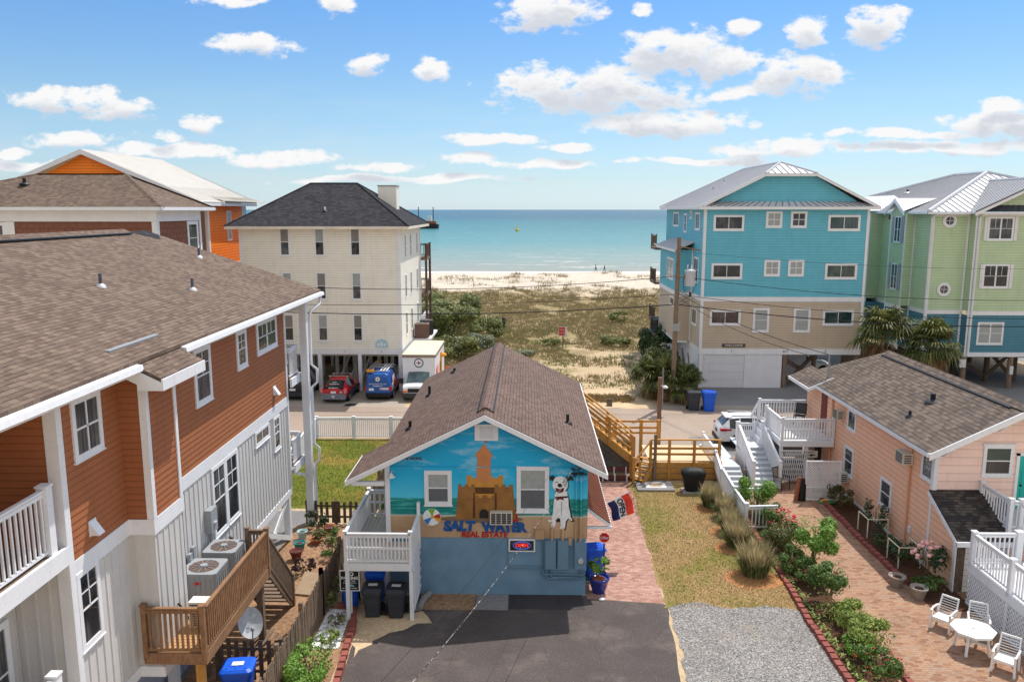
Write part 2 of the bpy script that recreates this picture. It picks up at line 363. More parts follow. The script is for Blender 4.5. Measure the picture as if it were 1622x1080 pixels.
# ---------------------------------------------------------------- terrain and water
def hgt(x, y):
    z = 0.0
    if y > 56:
        t = min(1, (y - 56) / 14)
        z += t * .22 * (noise.fractal(V((x*.09, y*.09, 3)), 1, 2, 4) )
    if y > 108:
        t = min(1, (y - 108) / 14); t = t*t*(3-2*t); e = max(0, min(1, (168 - y) / 26)); e = e*e*(3-2*e)
        z += t * e * (1.0 + .75 * noise.fractal(V((x*.16, y*.16, 9)), 1, 2, 5) + .3*noise.noise(V((x*.05, y*.1, 1))))
    if y > 150: z -= 1.6 * min(1, (y - 150) / 38) + (.05 * max(0, y - 188))
    return z
xs = [-900, -400, -200, -120] + [-80 + .9*i for i in range(180)] + [120, 200, 400, 900]
ys = [-60, -20, 0, 10, 16, 20, 24, 28, 32, 36, 40, 44, 48, 52, 55] + [57 + .9*i for i in range(155)] + [200, 215, 240]
g = MB(); nx = len(xs)
g.v = [(x, y, hgt(x, y)) for y in ys for x in xs]
g.f = [(j*nx+i, j*nx+i+1, (j+1)*nx+i+1, (j+1)*nx+i) for j in range(len(ys)-1) for i in range(nx-1)]; g.sm = [True]*len(g.f)
m, t, b, pos = base('beach_sand_and_dune_ground', .95, .1)
sx = t.n.new('ShaderNodeSeparateXYZ'); t.link(pos, sx.inputs[0])
sandc = t.ramp(t.mapr(t.noise(pos, 6, 6, .7), .25, .75, 0, 1), (0, srgb(160,138,110)), (.5, srgb(186,164,134)), (1, srgb(204,184,156)))
beach = t.ramp(t.mapr(t.noise(pos, 3, 5, .6), .3, .7, 0, 1), (0, srgb(186,174,158)), (1, srgb(208,197,182)))
sandc = t.mix(t.mapr(sx.outputs[1], 112, 124, 0, 1), sandc, beach)
wet = t.math('MULTIPLY', t.mapr(sx.outputs[1], 178, 186, 0, 1), .55)
sandc = t.mix(wet, sandc, srgb(172,150,128))
vegn = t.math('ADD', t.noise(pos, .22, 6, .68), t.math('MULTIPLY', t.math('SUBTRACT', t.noise(pos, 2.2, 5, .7), .5), .55))
ynear = t.mapr(sx.outputs[1], 60, 84, .06, -.30); yfar = t.mapr(sx.outputs[1], 112, 124, 0, .46); xr = t.mapr(sx.outputs[0], 1, 5, -.03, .06)
xr = t.math('MULTIPLY', xr, t.mapr(sx.outputs[1], 84, 96, 1, 0))
th = t.math('ADD', .50, t.math('ADD', t.math('ADD', ynear, yfar), xr))
vm_ = t.math('MULTIPLY', t.math('SMOOTH_MIN', t.math('MULTIPLY', t.math('SUBTRACT', vegn, th), 9), 1.0, .2), t.math('GREATER_THAN', sx.outputs[1], 56), clamp=True)
vegb = t.noise(pos, .12, 5, .6)
vegc = t.ramp(t.mapr(t.noise(pos, 1.1, 6, .7), .3, .7, 0, 1), (0, srgb(100,90,62)), (.35, srgb(132,115,82)), (.6, srgb(156,136,102)), (.8, srgb(132,124,82)), (1, srgb(182,160,126)))
vegc = t.mix(t.mapr(vegb, .42, .62, 0, .4), vegc, t.ramp(t.noise(pos, 2.2, 4, .7), (.3, srgb(88,92,54)), (.7, srgb(132,128,84))))
t.link(t.mix(t.math('MULTIPLY', vm_, .9), sandc, vegc), b.inputs['Base Color'])
bump(t, b, t.noise(pos, 3, 6, .7), .5, .12)
setting(g.build('ground', m))
m, t, b, pos = base('sea_water', .3, .16); b.inputs['IOR'].default_value = 1.33
sx = t.n.new('ShaderNodeSeparateXYZ'); t.link(pos, sx.inputs[0])
mp = t.n.new('ShaderNodeMapping'); mp.inputs['Scale'].default_value = (.03, .1, 1); t.link(pos, mp.inputs[0])
wn = t.noise(mp.outputs[0], 1.5, 6, .65)
yy = t.math('ADD', sx.outputs[1], t.math('MULTIPLY', t.math('SUBTRACT', wn, .5), 130))
wc = t.ramp(t.mapr(yy, 180, 1400, 0, 1), (0, srgb(150,146,132)), (.05, srgb(128,146,138)), (.14, srgb(84,134,134)), (.35, srgb(54,116,118)), (.75, srgb(28,96,104)), (1, srgb(18,76,92)))
mp3 = t.n.new('ShaderNodeMapping'); mp3.inputs['Scale'].default_value = (.06, .22, 1); mp3.inputs['Location'].default_value = (3,7,0); t.link(pos, mp3.inputs[0])
fo = t.noise(mp3.outputs[0], 1.0, 7, .7)
shore = t.mapr(t.math('ADD', sx.outputs[1], t.math('MULTIPLY', t.math('SUBTRACT', t.noise(mp3.outputs[0], .7, 5), .5), 9)), 187.5, 190.5, 1, 0)
crest = t.math('MULTIPLY', t.mapr(fo, .59, .66, 0, 1), t.mapr(sx.outputs[1], 192, 300, .95, .10))
foam = t.math('MAXIMUM', t.math('MULTIPLY', shore, .9), crest)
t.link(t.mix(foam, wc, srgb(236,236,232)), b.inputs['Base Color'])
mp4 = t.n.new('ShaderNodeMapping'); mp4.inputs['Scale'].default_value = (.25, .8, 1); t.link(pos, mp4.inputs[0])
t.link(t.mix(foam, (.24,.24,.24,1), (.9,.9,.9,1)), b.inputs['Roughness'])
bump(t, b, t.math('ADD', t.noise(mp4.outputs[0], .6, 7, .65), t.math('MULTIPLY', wn, 1.5)), .9, .8)
sea = MB(); sea.poly((-45000,184,-1.5),(45000,184,-1.5),(45000,60000,-1.5),(-45000,60000,-1.5))
setting(sea.build('sea', m))
# ---------------------------------------------------------------- ground sheets
def sheet(name, pts, z, mat, jit=0.0, step=.6):
    out = []
    for i, a in enumerate(pts):
        b = pts[(i+1) % len(pts)]; d = V((b[0]-a[0], b[1]-a[1], 0)); n = max(1, int(d.length/step)) if jit else 1
        for k in range(n):
            p = V((a[0], a[1], 0)) + d*(k/n)
            if jit: p += V((random.uniform(-jit, jit), random.uniform(-jit, jit), 0))
            out.append((p.x, p.y, z))
    mb = MB(); mb.add(out, [tuple(range(len(out)))]); o = mb.build(name, mat)
    return setting(o)
ROADM = speck('worn_beige_asphalt', ((0, srgb(142,124,112)), (.5, srgb(160,143,130)), (1, srgb(178,161,148))), 14, .9, .25, .1)
LOTM = speck('dark_driveway_asphalt', ((0, srgb(80,73,71)), (.5, srgb(98,90,88)), (1, srgb(116,107,104))), 22, .85, .5, .14, .5, (.55, .56, .75, srgb(140,130,124), .5))
CONC = speck('pale_driveway_concrete', ((0, srgb(146,136,124)), (.5, srgb(162,152,140)), (1, srgb(178,168,155))), 9, .9, .3, .12, .2)
CONC2 = speck('grey_driveway_concrete', ((0, srgb(116,114,114)), (.5, srgb(132,130,130)), (1, srgb(148,145,144))), 8, .9, .25, .14, .2)
GRAVEL = speck('blue_grey_gravel', ((0, srgb(74,71,70)), (.3, srgb(116,112,110)), (.75, srgb(142,138,135)), (1, srgb(178,173,168))), 34, .95, .5, .14, .8, (.8, .55, .72, srgb(150,140,124), .55), True)
DRYLAWN = speck('dry_patchy_lawn', ((0, srgb(120,98,64)), (.5, srgb(156,128,88)), (1, srgb(184,156,114))), 10, .95, .45, .12, .5, (.45, .46, .62, srgb(118,112,58), .9))
GRNLAWN = speck('green_and_yellow_lawn', ((0, srgb(76,88,30)), (.5, srgb(104,112,42)), (1, srgb(132,128,58))), 8, .95, .3, .2, .5, (.22, .5, .68, srgb(168,136,74), .85))
def lot():
    m = speck('dark_driveway_asphalt', ((0, srgb(70,64,63)), (.5, srgb(86,79,77)), (1, srgb(104,96,93))), 22, .85, .45, .2, .5, (.5, .52, .74, srgb(134,122,112), .6)); t = NT(m.node_tree); b = t.n['Principled BSDF']; src = b.inputs['Base Color'].links[0].from_socket
    g = t.n.new('ShaderNodeNewGeometry').outputs['Position']; ad = t.n.new('ShaderNodeVectorMath'); ad.operation = 'MULTIPLY_ADD'; nn = t.n.new('ShaderNodeTexNoise'); nn.inputs['Scale'].default_value = .9; nn.inputs['Detail'].default_value = 5; t.link(g, nn.inputs['Vector']); t.link(nn.outputs[1], ad.inputs[0]); ad.inputs[1].default_value = (1.1,1.1,0); t.link(g, ad.inputs[2])
    vo = t.n.new('ShaderNodeTexVoronoi'); vo.feature = 'DISTANCE_TO_EDGE'; vo.inputs['Scale'].default_value = .33; t.link(ad.outputs[0], vo.inputs['Vector'])
    c = t.mix(t.math('MULTIPLY', t.mapr(vo.outputs['Distance'], .003, .008, .30, 0), t.mapr(t.noise(g, .5, 3), .42, .55, 0, 1)), src, srgb(52,46,44))
    c = t.mix(t.mapr(t.noise(g, 1.6, 3, .5), .66, .74, 0, .55), c, srgb(60,54,54)); c = t.mix(t.mapr(t.noise(g, 26, 2), .70, .76, 0, .8), c, srgb(176,166,156)); t.link(c, b.inputs['Base Color']); return m
LOTM = lot()
PINKPAV = pavers('faded_pink_pavers', srgb(152,114,102), srgb(170,132,119), srgb(186,150,137), srgb(138,106,95), .21, .105, .1)
MULTPAV = pavers('tan_and_red_pavers', srgb(138,100,82), srgb(166,132,106), srgb(154,130,114), srgb(128,102,86), .22, .11, .14)
SANDM = speck('loose_pale_sand', ((0, srgb(172,148,118)), (.5, srgb(194,170,138)), (1, srgb(210,190,160))), 7)
sheet('road', [(-90,44.6),(90,44.6),(90,51.6),(-90,51.6)], .008, ROADM)
sheet('road_apron', [(5.6,40.4),(17,40.4),(17,44.6),(5.6,44.6)], .008, ROADM)
sheet('patched_asphalt', [(9.2,41.2),(16.5,41.2),(16.5,44.9),(9.4,44.9)], .014, CONC2)
sheet('pavement', [(-26,51.6),(-8.2,51.6),(-8.2,73),(-26,73)], .012, CONC)
sheet('pavement', [(12.2,52.4),(46,52.4),(46,76),(12.2,76)], .012, CONC2)
sheet('kerb_strip', [(8.5,51.6),(46,51.6),(46,52.4),(8.5,52.4)], .016, CONC)
sheet('sand_path', [(-8.0,51.7),(8.4,51.5),(8.6,54.5),(6,58),(-7.8,57)], .012, SANDM, .18)
sheet('asphalt_lot', [(-5.0,14),(4.1,14),(4.35,20.5),(4.68,24.9),(2.1,25.3),(2.0,25.5),(-3.9,25.5),(-5.0,24.6),(-5.25,22)], .006, LOTM, .05)
sheet('sand_patch', [(-5.2,23.9),(-3.4,24.2),(-3.1,23.6),(-3.9,23.2),(-4.4,22.7),(-5.1,21.6),(-5.35,22.3)], .010, SANDM, .12, .3)
sheet('dirt_strip', [(-3.55,24.45),(-1.7,24.4),(-1.7,25.5),(-3.55,25.5)], .011, DIRT, .04)
sheet('concrete_pad', [(-1.68,24.42),(-.6,24.42),(-.6,25.48),(-1.68,25.48)], .011, CONC2, .02)
sheet('asphalt_repair', [(-.58,24.5),(1.95,24.5),(1.9,25.5),(-.58,25.5)], .010, speck('fresh_dark_asphalt', ((0,srgb(56,54,56)),(1,srgb(84,80,82))), 20))
sheet('brick_walk', [(2.06,25.25),(4.62,24.95),(5.0,36.7),(4.9,37.8),(2.06,38.2)], .008, PINKPAV)
sheet('dry_lawn', [(4.6,24.6),(9.05,24.2),(9.1,37),(4.98,37)], .010, DRYLAWN, .09, .3)
sheet('gravel_yard', [(4.2,14),(9.05,14),(9.02,24.5),(8.2,24.9),(6.8,24.7),(5.6,25.1),(4.75,24.8),(4.5,20)], .016, GRAVEL, .10, .3)
sheet('planting_soil', [(9.1,14),(10.6,14),(10.45,25),(10.4,33.6),(9.5,34.2),(9.1,34)], .008, MULCH)
sheet('brick_walk', [(10.45,14),(16,14),(16,26.5),(13.45,26.6),(13.35,35.2),(13.6,41),(9.2,41),(9.2,34),(10.35,33.4)], .009, MULTPAV)
sheet('planting_soil', [(13.4,24.6),(14.8,24.6),(14.8,36.2),(13.3,36.2)], .014, MULCH)
sheet('green_lawn', [(-14,33.4),(-5.0,33.2),(-5.0,44),(-14,44)], .010, GRNLAWN)
sheet('yard_soil', [(-9.6,15),(-6.7,15),(-6.7,31.4),(-9.6,31.4)], .008, DIRT)
sheet('concrete_slab', [(-18,12),(-9.3,12),(-9.3,33),(-18,33)], .006, CONC2)
sheet('planting_soil', [(-6.6,17),(-5.4,17),(-5.55,24.6),(-6.6,24.6)], .012, DIRT)
sheet('white_pebble_bed', [(-6.5,21.9),(-5.62,22.0),(-5.75,24.3),(-6.5,24.4)], .020, speck('white_marble_pebbles', ((0,srgb(150,150,150)),(.4,srgb(226,226,226)),(1,srgb(248,248,248))), 16, .8, .5, .08, .9, None, True))
setting(MB().poly((-12.35,51.75,.018),(-11.55,51.75,.018),(-11.45,52.45,.018),(-12.15,52.45,.018)).build('drain_grate', BLACK))
# ---------------------------------------------------------------- building helpers
class Wall:
    def __init__(s, o, u, n): s.o, s.u, s.n = V(o), V(u), V(n)
    def p(s, a, z, out=0.0): return s.o + s.u*a + s.n*out + V((0,0,z))
def wallS(y, x=0): return Wall((x,y,0), (1,0,0), (0,-1,0))
def wallN(y): return Wall((0,y,0), (-1,0,0), (0,1,0))
def wallE(x): return Wall((x,0,0), (0,1,0), (1,0,0))
def wallW(x): return Wall((x,0,0), (0,-1,0), (-1,0,0))
def wbox(mb, w, s0, s1, z0, z1, o0, o1):
    a = [w.p(s,z,o) for o in (o0,o1) for s,z in ((s0,z0),(s1,z0),(s1,z1),(s0,z1))]
    mb.add(a, [(3,2,1,0),(4,5,6,7),(0,1,5,4),(1,2,6,5),(2,3,7,6),(3,0,4,7)])
    return mb
def span(poly, z):
    xs = []
    for i, a in enumerate(poly):
        b = poly[(i+1) % len(poly)]
        if (a[1]-z)*(b[1]-z) <= 0 and abs(a[1]-b[1]) > 1e-9: xs.append(a[0]+(b[0]-a[0])*(z-a[1])/(b[1]-a[1]))
    return (min(xs), max(xs)) if xs else None
_sr = random.Random(3)
def siding(mb, w, poly, lap=.15, dep=.014, backing=True):
    z0 = min(p[1] for p in poly); z1 = max(p[1] for p in poly); e = 1e-4
    zs = [z0]; z = z0
    while z < z1 - 1e-3:
        nz = min(z + lap, z1)
        a, b = span(poly, z+e), span(poly, nz-e)
        if a and b:
            sm_ = min(.022, lap*.12); c = span(poly, min(z+sm_, nz-e)) or b
            mb.seams.append(len(mb.f)); mb.add([w.p(a[0],z,dep), w.p(a[1],z,dep), w.p(c[1],z+sm_,dep*.9), w.p(c[0],z+sm_,dep*.9)], [(0,1,2,3)])  # strip coloured dark to stand for the shadow at the lap
            mb.add([w.p(c[0],z+sm_,dep*.9), w.p(c[1],z+sm_,dep*.9), w.p(b[1],nz,.002), w.p(b[0],nz,.002)], [(0,1,2,3)])
            mb.add([w.p(a[0],z,-.01), w.p(a[1],z,-.01), w.p(a[1],z,dep), w.p(a[0],z,dep)], [(0,1,2,3)])
            s_ = a[0]+_sr.uniform(.3, 3.6)
            while s_ < a[1]-.2:
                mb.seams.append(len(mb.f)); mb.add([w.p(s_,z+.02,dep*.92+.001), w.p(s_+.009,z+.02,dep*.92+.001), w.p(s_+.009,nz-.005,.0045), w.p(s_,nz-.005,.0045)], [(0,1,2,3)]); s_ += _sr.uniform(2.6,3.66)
        z = nz
    if backing: mb.poly(*[w.p(a, z, -.02) for a, z in reversed(poly)])
    return mb
def battens(mb, w, s0, s1, z0, z1, gap=.3, wd=.05, dep=.022):
    wbox(mb, w, s0, s1, z0, z1, -.03, 0)
    s = s0 + gap/2
    while s < s1: wbox(mb, w, s-wd/2, s+wd/2, z0, z1, 0, dep); s += gap
    return mb
def window(par, w, s0, s1, z0, z1, kind='dh', fr=.1, pane=None, low=None, head=.0, fm=None, pr=.05):
    pane = pane or GLASS; low = low or pane; fm = fm or WHITE
    f = MB(); a, b, c, d = s0+fr, s1-fr, z0+fr, z1-fr-head
    wbox(f, w, s0, s1, z0, c, 0, pr); wbox(f, w, s0, s1, d, z1, 0, pr+.004); wbox(f, w, s0, a, c, d, 0, pr); wbox(f, w, b, s1, c, d, 0, pr)
    if head: wbox(f, w, s0-.06, s1+.06, z1-.03, z1+.02, 0, pr+.03)
    wbox(f, w, s0-.03, s1+.03, z0-.03, z0, 0, pr+.02)
    t = .022; m = (c+d)/2; sm = (a+b)/2; bar = lambda x0,x1,y0,y1: wbox(f, w, x0, x1, y0, y1, .012, .040)
    if kind in ('dh', 'dhg', 'twin'): bar(a, b, m-.02, m+.02)
    if kind in ('slide', 'twin', 'grid', 'twing'): bar(sm-t-(.03 if 'twin' in kind else 0), sm+t+(.03 if 'twin' in kind else 0), c, d)
    if kind == 'grid': bar(a, b, m-t, m+t)
    if kind == 'dhg': bar(sm-.012, sm+.012, m, d); bar(a, b, (m+d)/2-.012, (m+d)/2+.012)
    if kind == 'twing':
        bar(a, b, m-.015, m+.015); bar((a+sm)/2-.012, (a+sm)/2+.012, m, d); bar((b+sm)/2-.012, (b+sm)/2+.012, m, d)
    o = f.build('window', fm, par)
    if kind in ('dh','dhg','twin','twing'):
        wbox(MB(), w, a, b, m, d, -.005, .026).build('pane', pane, o); wbox(MB(), w, a, b, c, m, -.005, .023).build('pane', low, o)
    else: wbox(MB(), w, a, b, c, d, -.005, .025).build('pane', pane, o)
    return o
def slab(mb, pts, t=.1): return mb.prism(pts, (0,0,-t))
_posts = {}
def rail(par, a, b, h=1.0, n=None, mat=None, gap=.14, tw=.1, bw=.04, posts=(True, True), mid=None, pw=.11, pname='railing', solid=False):
    a, b = V(a), V(b); L = (b-a).length; mb = MB(); up = V((0,0,h))
    mb.beam(a+up, b+up, tw, .045); mb.beam(a+V((0,0,h-.09)), b+V((0,0,h-.09)), .035, .08); mb.beam(a+V((0,0,.1)), b+V((0,0,.1)), .04, .07)
    n = n or max(2, int(L/gap))
    for i in range(1, n):
        p = a + (b-a)*(i/n); mb.beam(p+V((0,0,.12)), p+V((0,0,h-.1)), bw, bw)
    if mid: mb.beam(a+V((0,0,h*mid)), b+V((0,0,h*mid)), .035, .07)
    o = mb.build(pname, mat, par)
    reg = _posts.setdefault(par.name, [])
    for p, on in ((a, posts[0]), (b, posts[1])):
        if on and all((p-r_).length > .25 for r_ in reg):
            reg.append(p.copy())
            q = MB(); q.box(p.x-pw/2, p.x+pw/2, p.y-pw/2, p.y+pw/2, p.z-.15, p.z+h+.06); q.box(p.x-pw/2-.02, p.x+pw/2+.02, p.y-pw/2-.02, p.y+pw/2+.02, p.z+h+.06, p.z+h+.1); q.build('post', mat, par)
    return o
def post(par, x, y, z0, z1, w=.14, mat=None, name='post'): return MB().box(x-w/2, x+w/2, y-w/2, y+w/2, z0, z1).build(name, mat or WHITE, par)
def text(par, s, w, a, z, size, mat, name='lettering', out=.02, ext=.003, bold=0.0, shear=0.0, align='CENTER', rot=0.0, sx=1.0):
    cu = bpy.data.curves.new('t', 'FONT'); cu.body = s; cu.size = size; cu.extrude = ext; cu.offset = bold; cu.shear = shear; cu.align_x = align; cu.align_y = 'CENTER'; cu.resolution_u = 3
    ob = bpy.data.objects.new('t', cu); COL.objects.link(ob); dg = bpy.context.evaluated_depsgraph_get()
    me = bpy.data.meshes.new_from_object(ob.evaluated_get(dg)); mb = MB(); c, sn = cos(rot), sin(rot)
    vs = [w.p(a + sx*(v.co.x*c - v.co.y*sn), z + v.co.x*sn + v.co.y*c, out + v.co.z) for v in me.vertices]
    mb.add(vs, [tuple(p.vertices) for p in me.polygons])
    bpy.data.objects.remove(ob); bpy.data.curves.remove(cu); bpy.data.meshes.remove(me)
    return mb.build(name, mat, par)
def wshape(par, w, pts, out, mat, name, th=.004):         # a flat painted shape or cut-out board on a wall
    mb = MB(); n = len(pts); a = [w.p(s,z,out-th) for s,z in pts] + [w.p(s,z,out) for s,z in pts]
    ar = sum(pts[i][0]*pts[(i+1)%n][1]-pts[(i+1)%n][0]*pts[i][1] for i in range(n))
    if ar < 0: a = a[:n][::-1] + a[n:][::-1]
    mb.add(a, [tuple(range(n, 2*n))] + [(i, (i+1)%n, (i+1)%n+n, i+n) for i in range(n)])
    return mb.build(name, mat, par)
def ell(cx, cy, rx, ry, n=20, t0=0.0, t1=2*pi): return [(cx+rx*cos(t0+(t1-t0)*i/n), cy+ry*sin(t0+(t1-t0)*i/n)) for i in range(n if abs(t1-t0-2*pi) < 1e-6 else n+1)]
def ribs(mb, p0, p1, q0, q1, gap=.42, w=.05, h=.045):      # seams from the edge p0-p1 up to the edge q0-q1
    p0,p1,q0,q1 = V(p0),V(p1),V(q0),V(q1); L = max((p1-p0).length, (q1-q0).length); n = max(1, int(L/gap)); nn = (p1-p0).cross(q0-p0).normalized()
    if nn.z < 0: nn = -nn
    for i in range(n+1):
        a, b = p0+(p1-p0)*(i/n), q0+(q1-q0)*(i/n)
        if (b-a).length > .2: mb.beam(a+nn*(h/2-.005), b+nn*(h/2-.005), w, h, up=nn)
def ribs_hip(mb, a, b, apex0, apex1=None, gap=.45, w=.05, h=.045):   # seams running straight up-slope from eave a-b, ending at the ridge or hips
    a, b, c = V(a), V(b), V(apex0); d = V(apex1) if apex1 is not None else c; e = (b-a).normalized(); L = (b-a).length
    nn = e.cross(c-a).normalized(); nn = nn if nn.z > 0 else -nn; up = nn.cross(e); up = up if up.z > 0 else -up
    sc, hc, sd, hd = (c-a).dot(e), (c-a).dot(up), (d-a).dot(e), (d-a).dot(up); s = gap/2
    while s < L:
        if s < sc: t = hc*s/max(sc,1e-6)
        elif s <= sd: t = hc+(hd-hc)*((s-sc)/max(sd-sc,1e-6))
        else: t = hd*(L-s)/max(L-sd,1e-6)
        if t > .2: mb.beam(a+e*s+nn*(h/2-.005), a+e*s+up*t+nn*(h/2-.005), w, h, up=nn)
        s += gap
def stairs(par, a, b, width, mat, name='stair', n=8, riser=None, along='y', stringer=True):
    """treads from low point a up to high point b; a,b are the stair's centre line"""
    a, b = V(a), V(b); mb = MB(); d = V((b.x-a.x, b.y-a.y, 0)); L = d.length; d.normalize(); r = V((d.y, -d.x, 0)); go = L/n; ri = (b.z-a.z)/n
    for i in range(n):
        c = a + d*(go*(i+.5)); z = a.z + ri*(i+1)
        p = [V((c.x,c.y,z)) + d*(sgn*go*.56) + r*(k*width/2) for sgn, k in ((-1,-1),(-1,1),(1,1),(1,-1))]
        mb.prism(p, (0,0,-.045))
        if riser: q = [V((c.x,c.y,z-.045)) - d*(go*.47) + r*(k*width/2) for k in (-1,1)]; mb.prism([q[0],q[1],q[1]+V((0,0,-ri+.045)),q[0]+V((0,0,-ri+.045))], d*.02)
    if stringer:
        for k in (-1,1): mb.beam(a+r*(k*(width/2+.03))+V((0,0,.0)), b+r*(k*(width/2+.03))+V((0,0,-.1)), .05, .26)
    return mb.build(name, mat, par)
def pipe_vent(par, x, y, z, h=.34, name='vent_pipe', r=.05, mat=None, flash=None):
    o = MB().tube([(x,y,z-.1),(x,y,z+h)], r, 8).build(name, mat or plain('grey_pvc_pipe', srgb(84,92,108), .5), par)
    MB().lathe((x,y,z), [(r*3.2,-.06),(r*2.6,.02),(r*1.1,.07)], 8).build('flashing', flash or paint('bright_flashing', srgb(200,200,204), .4, .03, metal=.3), o)
    return o
def ac_unit(par_name, label, loc, w=.85, h=.9, mat=None, group=None, rz=0.0, badge=True):
    t = thing(par_name, label, 'air conditioner', loc, group, True, rz); r = w/2; k = .12
    out = [(r*.86*1.0, -r), (r, -r*.86), (r, r*.86), (r*.86, r), (-r*.86, r), (-r, r*.86), (-r, -r*.86), (-r*.86, -r)]
    body = MB().prism([(a,b,0) for a,b in out], (0,0,h*.9)); cap = MB()
    for i in range(8):                                            # louvre bars round the cabinet
        for f_ in range(6):
            a, b = V((*out[i],0)), V((*out[(i+1)%8],0)); q = a+(b-a)*((f_+.5)/6)
            if (b-a).length > .3: body.beam(q*1.012+V((0,0,.08)), q*1.012+V((0,0,h*.84)), .022, .022)
    body.build('cabinet', mat or GREYM, t)
    top = [(a*1.03,b*1.03,h*.9) for a,b in out]; cap.prism(top, (0,0,h*.08)); ob = cap.build('top_cover', mat or GREYM, t)
    fan = MB().lathe((0,0,h*.981), [(r*.80,0),(r*.80,.006)], 20); fan.build('fan_opening', plain('rusty_fan_well', srgb(96,74,64), .7), ob)
    gr = MB()
    for q in range(12): gr.beam((0,0,h+.01), (r*.82*cos(q*pi/6), r*.82*sin(q*pi/6), h-.005), .012, .012)
    gr.lathe((0,0,h+.0), [(r*.22,0),(r*.2,.03)], 12); gr.build('fan_guard', GREYM, ob)
    if badge: MB().box(-.1,.1,-r*1.03,-r*1.012,h*.66,h*.74).build('badge', RED, t)
    return t
# ---------------------------------------------------------------- brown and grey house on the left
hx = -9.4
LH = thing('brown_house', 'large red-brown and grey house with brown shingle roof and porches, nearest on the left', 'house', (-13,23,0))
e = wallE(hx); eb = wallE(-8.8); lw = MB()
siding(lw, e, [(15.2,5.8),(30.3,5.8),(30.3,9.4),(15.2,9.4)], .155); siding(lw, wallN(30.3), [(9.4,5.8),(22.6,5.8),(22.6,9.4),(9.4,9.4)], .155)
siding(lw, wallE(-10.9), [(6,5.9),(15.2,5.9),(15.2,9.3),(6,9.3)], .155); siding(lw, wallS(15.2), [(-10.9,5.9),(-9.62,5.9),(-9.62,9.3),(-10.9,9.3)], .155)
lw.build('upper_wall', BROWNW, LH)
bo = MB(); siding(bo, eb, [(17.7,5.8),(19.25,5.8),(19.25,9.1),(17.7,9.1)], .155); siding(bo, wallS(17.7), [(-9.4,5.8),(-8.8,5.8),(-8.8,9.3),(-9.4,9.3)], .155); siding(bo, wallN(19.25), [(8.8,5.8),(9.4,5.8),(9.4,9.3),(8.8,9.3)], .155)
bo.build('bay', BROWNW, LH)
gw = MB(); battens(gw, e, 15.2, 30.3, 2.05, 5.42); battens(gw, eb, 17.7, 19.25, 2.05, 5.42); battens(gw, wallS(17.7), -9.4, -8.832, 2.05, 5.42); battens(gw, wallN(19.25), 8.8, 9.4, 2.05, 5.42)
battens(gw, wallN(30.3), 9.4, 22.6, 2.05, 5.42, .4); battens(gw, wallE(-10.6), 6, 15.2, 1.9, 5.8); battens(gw, wallS(15.2), -10.6, -9.62, 1.9, 5.8)
gw.build('lower_wall', GREYB, LH)
tr = MB()
for z0, z1, o in ((5.42,5.8,.035),(1.78,2.05,.03)):
    wbox(tr, e, 15.2, 17.66, z0, z1, -.02, o); wbox(tr, e, 19.3, 30.3, z0, z1, -.02, o); wbox(tr, eb, 17.66, 19.3, z0, z1, -.6, o); wbox(tr, wallN(30.3), 9.37, 22.6, z0, z1, -.02, .03)
wbox(tr, e, 15.2, 15.36, 1.8, 9.3, -.04, .05); wbox(tr, wallS(15.2), -9.62, -9.352, 1.8, 9.3, -.02, .03)
wbox(tr, e, 30.2, 30.34, 2.05, 9.3, .0, .045); wbox(tr, eb, 17.69, 17.82, 5.8, 9.1, 0, .04); wbox(tr, wallS(17.7), -8.93, -8.762, 5.8, 9.1, 0, .03); wbox(tr, eb, 19.12, 19.25, 5.8, 9.15, 0, .04)
tr.build('trim', WHITE, LH)
rf = MB(); z0, zr, xr = 9.66, 12.12, -16.0
slab(rf, [(-8.75,9,z0),(-8.75,33.5,z0),(xr,33.5,zr),(xr,9,zr)], .09); slab(rf, [(xr,9,zr),(xr,33.5,zr),(-23.2,33.5,z0),(-23.2,9,z0)], .09)
ro = rf.build('roof', SH_BROWN, LH)
rc = MB(); rc.prism([(xr-.32,9,zr-.03),(xr,9,zr+.12),(xr+.32,9,zr-.03),(xr,9,zr+.03)], (0,22.6,0)); rc.build('ridge_cap', SH_BROWN, ro)
MB().prism([(xr+.30,9,zr-.055),(xr+.36,9,zr-.075),(xr+.36,9,zr-.03),(xr+.30,9,zr-.01)], (0,22.6,0)).build('ridge_vent', BLACK, ro)
sl_ = (zr-z0)/(-8.75-xr)
pt = lambda x, y, o=.012: (x, y, z0+(-8.75-x)*sl_+o)
MB().poly(pt(xr+1.0,32.6), pt(xr+.5,34.0-.52), pt(xr,33.48), pt(xr,31.9)).build('dark_shingle_patch', SH_DARK, ro)
for vx, vy in ((-12.2,22.53),(-10.96,25.83),(-13.06,31.6)): pipe_vent(LH, vx, vy, pt(vx,vy)[2], .36)
gt = MB()
for y0, y1 in ((9,17.4),(19.7,33.52)): gt.prism([(-8.75,y0,9.58),(-8.62,y0,9.56),(-8.60,y0,9.44),(-8.66,y0,9.40),(-8.74,y0,9.40)], (0,y1-y0,0)); gt.box(-8.80,-8.752,y0,y1,9.36,9.56)
gt.prism([(-8.75,33.42,9.36),(-8.75,33.42,9.60),(xr,33.42,zr-.07),(xr,33.42,zr-.3)], (0,.06,0))
gt.build('gutter', WHITE, LH)
MB().box(-9.4,-8.8,9,33.4,9.32,9.36).build('soffit', WHITE, LH)
br_ = MB(); slab(br_, [(-9.35,17.35,9.84),(-8.2,17.35,9.26),(-8.2,19.68,9.26),(-9.35,19.68,9.84)], .07); bo_ = br_.build('bay_roof', SH_BROWN, LH)
MB().box(-9.42,-9.30,17.3,19.72,9.86,9.90).build('flashing', GREYM, bo_)
